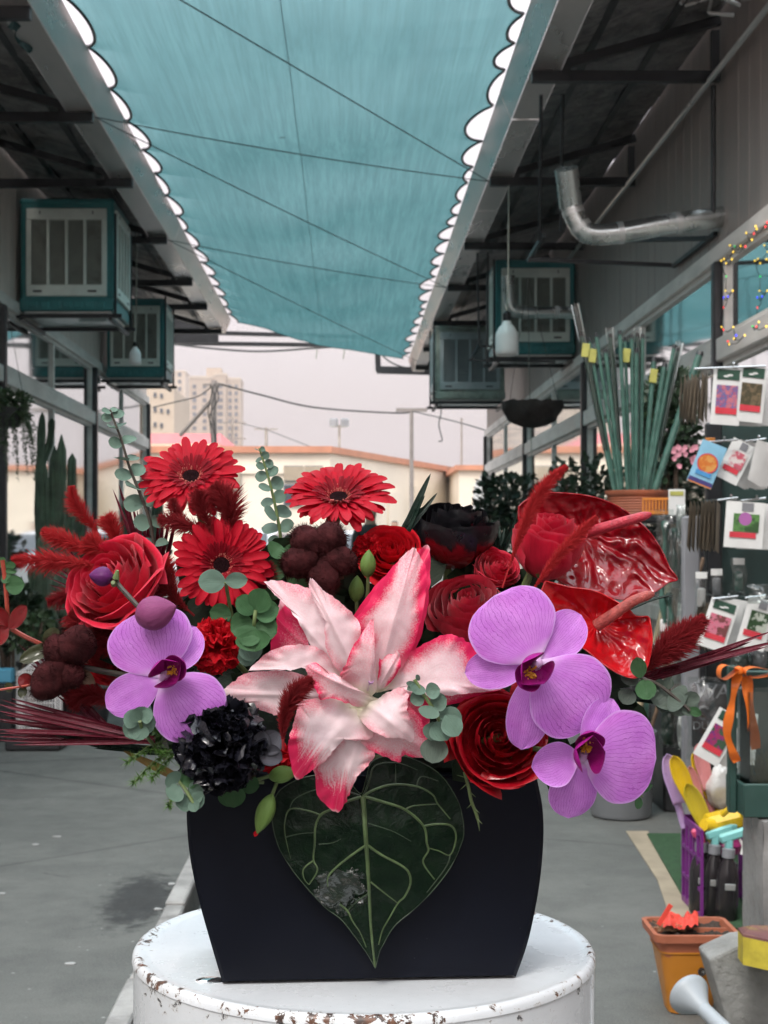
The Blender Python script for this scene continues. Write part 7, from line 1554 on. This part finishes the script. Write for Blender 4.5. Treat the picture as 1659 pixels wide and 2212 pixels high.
leafset('hanging grey eucalyptus sprig right of the lily', (940, 1540, 1.345), [(905, 1475, 880, 1490, 16, 0, None), (906, 1478, 898, 1500, 34, 0, None), (915, 1500, 886, 1515, 34, .002, None), (920, 1497, 950, 1488, 34, -.002, None), (930, 1520, 965, 1510, 40, 0, None), (932, 1525, 922, 1552, 44, -.002, None), (945, 1545, 998, 1562, 52, .004, None), (948, 1555, 965, 1600, 56, .002, None), (940, 1560, 932, 1600, 44, .006, None), (962, 1545, 990, 1590, 44, -.003, None), (945, 1590, 935, 1650, 58, .012, 'euca_dk'), (898, 1480, 878, 1475, 12, 0, None), (906, 1470, 900, 1458, 10, 0, None)], 'euca', 'stem', [(895, 1468, 1.345), (915, 1500, 1.345), (935, 1530, 1.345), (950, 1565, 1.35), (945, 1610, 1.37)])
leafset('pale eucalyptus tip under the left orchid', (300, 1560, 1.35), [(302, 1560, 268, 1545, 40, 0, None), (302, 1558, 312, 1526, 40, 0, None), (302, 1562, 336, 1560, 44, .003, None), (302, 1566, 300, 1600, 46, .002, None), (298, 1565, 270, 1590, 40, .004, None), (304, 1552, 330, 1540, 34, -.003, None), (303, 1556, 285, 1535, 30, -.004, None)], 'euca', 'stem', [(302, 1558, 1.345), (310, 1580, 1.36), (340, 1620, 1.42)])
leafset('eucalyptus cluster drooping over the left vase shoulder', (400, 1705, 1.36), [(385, 1690, 362, 1672, 40, 0, None), (392, 1690, 425, 1668, 46, .004, 'euca_g'), (390, 1700, 365, 1725, 44, -.002, None), (410, 1720, 440, 1705, 46, 0, None), (412, 1722, 442, 1735, 40, -.003, None), (408, 1724, 380, 1740, 44, .002, None), (416, 1728, 424, 1754, 26, -.005, None)], 'euca', 'stem', [(385, 1685, 1.37), (400, 1705, 1.36), (418, 1735, 1.355)])
leafset('dusty eucalyptus sprig at the right beside the printed bag', (1440, 1510, 1.40), [(1384, 1465, 1374, 1418, 34, -.01, 'euca_g'), (1386, 1468, 1402, 1512, 44, -.008, 'euca_g'), (1380, 1460, 1340, 1470, 40, .01, None), (1365, 1490, 1345, 1520, 40, .012, None), (1430, 1485, 1410, 1475, 30, 0, None), (1436, 1490, 1448, 1462, 24, 0, None), (1440, 1495, 1412, 1520, 62, 0, None), (1445, 1498, 1480, 1520, 66, -.004, None), (1465, 1515, 1470, 1548, 52, 0, None), (1475, 1515, 1512, 1505, 34, -.002, None), (1480, 1520, 1500, 1545, 42, .002, None), (1488, 1530, 1515, 1545, 20, -.004, 'euca_g'), (1440, 1490, 1432, 1540, 50, .005, None)], 'euca_dk', 'stem_d', [(1350, 1440, 1.43), (1386, 1464, 1.395), (1420, 1478, 1.395), (1450, 1500, 1.395), (1490, 1535, 1.395)])
leafset('tiny two-leaved eucalyptus tip under the lower orchid', (1384, 1718, 1.36), [(1382, 1722, 1376, 1748, 18, 0, None), (1386, 1712, 1410, 1694, 12, 0, None)], 'euca_g', 'stem', [(1378, 1700, 1.37), (1384, 1716, 1.36), (1388, 1722, 1.36)], sr=.0008)
leafset('green eucalyptus tip with red stem at the left frame edge', (15, 1250, 1.45), [(10, 1222, 35, 1220, 18, 0, None), (8, 1232, 38, 1235, 12, 0, None), (2, 1250, 26, 1245, 30, 0, None), (12, 1268, 52, 1260, 42, -.004, None), (-5, 1225, 12, 1205, 20, .004, None)], 'euca_g', 'stem_r', [(5, 1210, 1.45), (12, 1265, 1.45), (18, 1340, 1.45), (28, 1360, 1.455), (90, 1392, 1.46), (190, 1430, 1.49)], sr=.0024)
leafset('red glossy leaf pair on a red stem at the left frame edge', (25, 1345, 1.445), [(20, 1358, 60, 1308, 38, -.004, None), (18, 1356, -25, 1390, 44, 0, None), (22, 1358, -18, 1310, 40, .004, None), (95, 1395, 130, 1360, 40, 0, 'leaf_olive'), (118, 1392, 42, 1430, 34, -.01, 'leaf_olive'), (68, 1478, 40, 1462, 34, -.012, None), (52, 1482, 45, 1508, 20, -.01, 'leaf_olive'), (10, 1490, 28, 1480, 22, -.01, 'leaf_olive')], 'leaf_red', 'stem_r', [(0, 1490, 1.43), (40, 1484, 1.43), (75, 1478, 1.43), (130, 1470, 1.46)], sr=.0012)
leafset('dark eucalyptus leaves hidden right of the forward gerbera', (640, 1290, 1.47), [(610, 1180, 585, 1200, 50, 0, None), (612, 1185, 640, 1205, 46, 0, None), (615, 1220, 575, 1240, 50, .005, None), (625, 1250, 660, 1290, 60, 0, 'euca_g'), (600, 1260, 570, 1290, 54, .01, 'euca_g')], 'euca_g', 'stem', [(604, 1180, 1.48), (620, 1240, 1.48), (640, 1320, 1.5)])
leafset('dark leaves tucked under the black carnation', (505, 1715, 1.41), [(500, 1695, 505, 1745, 60, 0, None), (520, 1690, 560, 1700, 40, .004, None)], 'euca_g', 'stem', [(470, 1690, 1.415), (520, 1690, 1.415), (570, 1690, 1.42)])

def fan(label, base, Yb, tips, mt, wpx, seed, name='palm_fan', cat='palm leaf', bow=0, grp='dyed palm leaves', dyt=0):
    t = thing(name, label, cat, P(*base, Yb), grp); r = random.Random(seed)
    for i, (x, y) in enumerate(tips):
        a = P(*base, Yb + r.uniform(-.006, .006)) + Vector((r.uniform(-.003, .003), 0, r.uniform(-.003, .003))); b = P(x, y, Yb + dyt + r.uniform(-.012, .012)); yv = b - a; L = yv.length; yv.normalize(); nrm = Vector((r.uniform(-.5, .5), -1, r.uniform(-.4, .8))); nrm = (nrm - yv * nrm.dot(yv)).normalized()
        me = petal_mesh(L, wpx * K * r.uniform(.8, 1.2), 'blade', bow * r.uniform(.5, 1.5), 0, 0, 2, 4, 14, .8, i, FM[mt]); obj('leaflet', me, t, WM[t.name].inverted() @ axm(yv.cross(nrm), yv, nrm, a))
    return t
r = random.Random(77)
fan('burgundy palm fan sweeping out flat at the lower left', (330, 1600), 1.43, [(-14 + r.uniform(0, 40), 1508 + k * 6.2 + r.uniform(-2, 2)) for k in range(17)], 'blade', 11, 1, bow=-.06)
fan('dark green palm blades under the burgundy fan', (360, 1625), 1.435, [(110 + k * 14 + r.uniform(-8, 8), 1588 + k * 4) for k in range(8)], 'blade_g', 12, 2)
fan('burgundy palm leaf with narrow leaflets behind the left red rose', (250, 1310), 1.52, [(112, 1190 + 0), (95, 1180), (92, 1205), (96, 1225), (98, 1245), (104, 1262), (105, 1280), (112, 1300), (112, 1318), (118, 1340), (100, 1168), (125, 1160)], 'blade', 7, 3)
fan('burgundy palm leaflets crossing below the left cotton pod', (250, 1590), 1.47, [(40, 1390), (55, 1410), (62, 1430), (75, 1450), (95, 1470), (120, 1500), (150, 1510), (180, 1530), (205, 1535), (100, 1440), (60, 1395)], 'blade', 9, 4)
fan('upright burgundy palm fan behind the tall gerbera', (330, 1300), 1.55, [(243, 1055), (256, 1044), (262, 1060), (275, 1080), (286, 1090), (296, 1100), (306, 1105), (318, 1110), (330, 1112), (342, 1110), (356, 1105), (370, 1100), (384, 1100)], 'blade', 13, 5)
fan('burgundy palm fan pointing right across the seed packets', (1385, 1468), 1.46, [(1672, 1362), (1640, 1372), (1690, 1382), (1625, 1385), (1600, 1388), (1660, 1396), (1580, 1404), (1600, 1410), (1550, 1424), (1530, 1430)], 'blade', 12, 6)
fan('dark green blades beside the dusty eucalyptus', (1340, 1500), 1.47, [(1448, 1502), (1452, 1510), (1440, 1520), (1455, 1496)], 'blade_g', 14, 7)
fan('upright green blade pointing up left of the black-painted rose', (860, 1170), 1.50, [(931, 1022), (912, 1068), (945, 1064), (918, 1070)], 'blade_g', 16, 8)
fan('silvery green spiky tuft right of the black-painted rose', (1075, 1215), 1.53, [(1062, 1120), (1070, 1130), (1080, 1135), (1090, 1140), (1098, 1150), (1103, 1160), (1055, 1140), (1118, 1105)], 'blade_g', 12, 9)
fan('dark blades behind the brown cotton pod', (640, 1260), 1.53, [(620, 1150), (632, 1155), (600, 1170), (655, 1150), (640, 1140), (680, 1140)], 'blade', 12, 10)
tag(obj('thin_blade', MB().tube(smooth_pts([P(1350, 1320, 1.44), P(1410, 1295, 1.44), P(1458, 1284, 1.44)], 6), [.0014] * 10 + [.0008, .0005, .0002], 5).mesh('thin_blade', FM['blade_g'])), 'thin dark blade tip crossing the smaller anthurium spadix', 'blade')

def plume(label, pts, Y, wpx, n, mt, seed, fluff=.5, name='red_feather_grass', cat='dried grass', taper=True, curl=0, grp='dyed red grasses', dens=1, core=.10, wd=.026):
    P3 = smooth_pts([P(*p[:2], Y + (p[2] if len(p) > 2 else 0)) for p in pts], 10); t = thing(name, label, cat, P3[0], grp); r = random.Random(seed); N = len(P3)
    obj('stalk', MB().tube(P3, [max(.0007, core * wpx * K * (1 - .6 * i / N)) for i in range(N)], 6).mesh('stalk', FM[mt]), t); m = MB()
    for i in range(n):
        f = r.uniform(.12, 1) ; k = min(N - 2, int(f * (N - 1))); p = P3[k].lerp(P3[k + 1], r.random()); d = (P3[k + 1] - P3[k]).normalized(); o = d.orthogonal().normalized(); o = Quaternion(d, r.uniform(0, 6.283)) @ o
        prof_ = math.sin(min(1, (f - .1) / .5) * math.pi / 2) * (1.0 if f < .6 else max(.12, 1 - ((f - .6) / .42) ** 1.4 * .85)) if taper else 1
        L = wpx * K * prof_ * r.uniform(.55, 1.25) * (1 + fluff * .6); dr = (d * (1.0 - fluff * .5) + o * r.uniform(.45, 1.15)).normalized(); side = dr.cross(Vector((r.uniform(-1, 1), r.uniform(-1, 1), r.uniform(-1, 1)))).normalized()
        w_ = wpx * K * wd * r.uniform(.6, 1.4); st_ = p + o * wpx * K * .06; b = st_ + dr * L * .55 + o * .1 * L * curl; e = st_ + dr * L + d * L * .15 * curl - Vector((0, 0, .08 * L))
        m.add([st_ - side * w_, st_ + side * w_, b + side * w_ * .8, e, b - side * w_ * .8], [(0, 1, 2, 3, 4)], [(0, 0), (1, 0), (1, .5), (.5, 1), (0, .5)])
    obj('barbs', m.mesh('barbs', FM[mt], smooth=False), t, kind='stuff'); return t
def tuft(label, stalks, Y, wpx, n, mt, seed, fluff=.5, grp='dyed red grasses'):
    for i, (pts, lb) in enumerate(stalks): plume(lb, pts, Y + .004 * i, wpx, n, mt, seed + i, fluff, grp=grp)
plume('red feather grass pointing far left beyond the rose', [(250, 1235), (170, 1218), (100, 1212), (28, 1211)], 1.46, 30, 1500, 'plume', 1)
plume('red feather grass plume second from left, slanting upward', [(230, 1215), (180, 1185), (135, 1165), (94, 1148)], 1.48, 28, 1400, 'plume', 2)
plume('tall curved red feather grass tip above the left rose', [(230, 1190), (205, 1145), (180, 1110), (160, 1085), (155, 1052)], 1.49, 24, 1400, 'plume', 3)
plume('short fluffy red grass plume beside the tall curved tip', [(262, 1200), (252, 1165), (240, 1135), (232, 1118)], 1.50, 30, 1300, 'plume', 4)
plume('soft red plume in front of the left rose shoulder', [(250, 1215), (215, 1185), (190, 1170)], 1.475, 32, 1200, 'plume', 41)
plume('dark red plume standing right below the tall gerbera', [(480, 1180), (498, 1130), (490, 1085), (462, 1050)], 1.46, 36, 1700, 'plume_d', 5, .8)
plume('dark red plume reaching left below the tall gerbera', [(470, 1170), (430, 1145), (385, 1130), (345, 1120)], 1.455, 26, 1300, 'plume_d', 6, .6)
plume('dusky red plume rising over the lower tall gerbera petals', [(462, 1165), (446, 1120), (430, 1085), (432, 1062)], 1.45, 26, 1300, 'plume_d', 7, .7)
plume('small dark plume tip left of the tall gerbera stem', [(420, 1160), (395, 1120), (378, 1100), (372, 1078)], 1.46, 20, 900, 'plume_d', 8, .5)
plume('loose red plume tangled by the left cotton pod', [(245, 1390), (200, 1360), (170, 1345), (150, 1330)], 1.45, 28, 1200, 'plume_d', 9, .8)
plume('dark red plume behind the left orchid', [(260, 1480), (225, 1440), (215, 1400), (200, 1360)], 1.475, 34, 1300, 'plume_d', 10, .8)
plume('dark red tuft behind the red rose and gerbera', [(420, 1330), (375, 1290), (350, 1265), (335, 1245)], 1.46, 30, 1200, 'plume_d', 11, .8)
plume('dark red feathery filler low behind the left cotton pod', [(290, 1540), (230, 1510), (185, 1500), (150, 1512)], 1.465, 32, 1300, 'plume_d', 12, .8)
plume('dark red feathery filler left of the buds stalk', [(300, 1420), (250, 1400), (215, 1385), (180, 1392)], 1.46, 34, 1400, 'plume_d', 13, .8)
plume('dark red feathery filler under the left red rose', [(330, 1400), (300, 1370), (262, 1362), (230, 1372)], 1.465, 34, 1400, 'plume_d', 14, .8)
plume('feathery red wisps between rose and forward gerbera', [(400, 1310), (372, 1270), (358, 1235), (352, 1205)], 1.475, 28, 1300, 'plume', 15, .7)
plume('soft red wisp at the far left below the feather grass', [(260, 1290), (190, 1285), (140, 1290), (105, 1300)], 1.50, 24, 1000, 'plume_d', 16, .7)
def tail(label, pts, Y, wpx, n, mt, seed, core=.12): return plume(label, pts, Y, wpx, int(n * 1.3), mt, seed, .45, 'bunny_tail_grass', 'dried grass', True, 0, 'red bunny tail grasses', core=core, wd=.030)
tail('long red bunny-tail grass rising to the pale sky side', [(1085, 1270), (1112, 1190), (1135, 1130), (1160, 1075), (1190, 1035), (1222, 1008)], 1.395, 20, 3200, 'plume', 21, .09)
tail('red bunny-tail grass crossing the tall rose at right', [(1140, 1290), (1175, 1240), (1215, 1190), (1255, 1150), (1288, 1118)], 1.39, 19, 2600, 'plume', 22, .09)
tail('curled dark bunny-tail grass over the lily left petals', [(612, 1620), (612, 1570), (622, 1525), (645, 1490), (672, 1470)], 1.335, 26, 3000, 'plume_d', 23)
tail('fluffy bunny-tail grass pointing right toward the seed stand', [(1380, 1460), (1415, 1425), (1455, 1390), (1520, 1338)], 1.44, 40, 3400, 'plume_d', 24)
tail('small red bunny-tail behind the forward gerbera right edge', [(545, 1300), (560, 1270), (572, 1245), (578, 1215)], 1.47, 26, 1500, 'plume_d', 25)
# asparagus fern
t = thing('asparagus_fern', 'fine bright green asparagus fern at the lower left', 'fern', P(340, 1640, 1.40)); m = MB(); ms = MB(); r = random.Random(6)
for (x0, y0, x1, y1) in ((360, 1600, 275, 1645), (370, 1620, 290, 1690), (380, 1625, 330, 1680), (350, 1590, 330, 1570), (400, 1630, 345, 1625), (380, 1690, 365, 1740), (390, 1640, 400, 1660), (340, 1580, 360, 1555)):
    a, b = P(x0, y0, 1.41), P(x1, y1, 1.385); ms.tube([a, a.lerp(b, .5) + Vector((0, 0, .004)), b], .0006, 4)
    for j in range(7):
        c = a.lerp(b, .15 + .85 * j / 6)
        for q in range(34):
            d = (b - a).normalized() * r.uniform(.1, 1) + Vector((r.uniform(-1, 1), r.uniform(-1, .4), r.uniform(-1, 1))); d = d.normalized() * r.uniform(10, 22) * K; sd = d.orthogonal().normalized() * .00042; m.add([c - sd, c + sd, c + d], [(0, 1, 2)])
obj('needles', m.mesh('needles', FM['fern'], smooth=False), t, kind='stuff'); obj('stem', ms.mesh('stem', FM['stem']), t)
# green buds
def gbud(label, x, y, Y, d, L, W, st, tipc=None):
    global t
    t = thing('green_bud', label, 'flower bud', P(x, y, Y), 'closed green carnation buds'); budmesh(P(x, y, Y), d, L * K, W * K, 'budgreen'); obj('stem', MB().tube(smooth_pts([P(*q) for q in st], 6), .0018, 6).mesh('stem', FM['stem']), t)
    if tipc: obj('petal_tip', petal_mesh(16 * K, 10 * K, 'lance', .1, .6, mt=FM['carn']), t, WM[t.name].inverted() @ frame(P(*tipc, Y), (0, -1, 0), d) )
gbud('closed green bud standing behind the lily tip', 795, 1218, 1.43, (.05, -.1, 1), 62, 17, [(795, 1245, 1.43), (793, 1290, 1.44), (780, 1340, 1.47)])
gbud('dim green bud lower behind the lily', 770, 1272, 1.46, (.05, -.1, 1), 60, 17, [(770, 1300, 1.46), (772, 1340, 1.47), (780, 1380, 1.48)])
gbud('hanging green bud with red tip left of the heart leaf', 572, 1758, 1.385, (-.35, -.2, -.9), 88, 20, [(585, 1725, 1.39), (598, 1690, 1.40), (606, 1670, 1.41)], (556, 1792))
gbud('green bud with tiny red petals below the red carnation', 612, 1672, 1.385, (.9, -.2, .2), 66, 19, [(590, 1675, 1.39), (570, 1680, 1.41), (540, 1690, 1.42)])
t = thing('thorny_stem', 'thin thorny green sepal stem hanging over the vase right side', 'stem', P(1030, 1700, 1.40))
obj('stem', MB().tube(smooth_pts([P(1003, 1668, 1.40), P(1012, 1700, 1.40), P(1018, 1730, 1.402), P(1030, 1762, 1.405), P(1036, 1795, 1.41)], 6), [.0016] * 20 + [.001, .0008, .0006, .0004, .0003], 6).mesh('stem', FM['stem']), t)
for (x, y, dx, dy) in ((1010, 1692, -16, 14), (1016, 1712, 12, 10), (1024, 1745, 13, 12), (1020, 1735, -12, 12), (1032, 1770, 10, 10), (1008, 1680, -22, -6), (1008, 1678, 18, -12)): obj('thorn', MB().tube([P(x, y, 1.401), P(x + dx, y + dy, 1.398)], [.0008, .0001], 5).mesh('thorn', FM['stem']), t)
tag(obj('tan_leaf', petal_mesh(175 * K, 20 * K, 'lance', .1, .2, 0, 2, mt=petal_mat('tan_wilted_leaf', (.22, .14, .05), None, .1, .5)), None, axm(*(lambda y, n: (y.cross(n), y, n))((P(440, 1710, 1.44) - P(268, 1622, 1.44)).normalized(), Vector((.46, -.0, .89)).cross((P(440, 1710, 1.44) - P(268, 1622, 1.44)).normalized()).normalized()), loc=P(268, 1622, 1.44))), 'tan wilted leaf edge below the asparagus fern', 'leaf')
# dark filler foliage between the blooms
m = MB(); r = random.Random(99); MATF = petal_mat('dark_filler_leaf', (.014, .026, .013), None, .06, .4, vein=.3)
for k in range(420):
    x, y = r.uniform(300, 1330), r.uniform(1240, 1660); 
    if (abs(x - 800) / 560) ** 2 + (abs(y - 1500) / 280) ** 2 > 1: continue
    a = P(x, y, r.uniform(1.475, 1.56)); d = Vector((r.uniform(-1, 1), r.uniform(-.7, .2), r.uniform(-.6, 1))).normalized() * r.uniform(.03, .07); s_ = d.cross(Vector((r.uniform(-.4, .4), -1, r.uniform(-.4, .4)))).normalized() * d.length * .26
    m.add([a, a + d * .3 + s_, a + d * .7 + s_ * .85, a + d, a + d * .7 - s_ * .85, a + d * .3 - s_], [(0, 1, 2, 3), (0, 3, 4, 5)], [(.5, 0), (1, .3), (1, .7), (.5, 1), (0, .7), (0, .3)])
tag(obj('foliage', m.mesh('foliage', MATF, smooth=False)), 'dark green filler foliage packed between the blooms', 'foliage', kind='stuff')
# ---------------------------------------------------------------- hazy air
hz = bpy.data.materials.new('hazy_air'); hz.use_nodes = True; hz.node_tree.nodes.remove(hz.node_tree.nodes['Principled BSDF'])
pv = hz.node_tree.nodes.new('ShaderNodeVolumePrincipled'); pv.inputs['Color'].default_value = (.96, .87, .86, 1); pv.inputs['Density'].default_value = .0006; pv.inputs['Anisotropy'].default_value = .2
hz.node_tree.links.new(pv.outputs[0], hz.node_tree.nodes['Material Output'].inputs['Volume'])
tag(obj('haze', MB().box((0, 700, 49), (1840, 1640, 100)).mesh('haze', hz, smooth=False)), 'pale dusty haze over the far towers', kind='stuff')
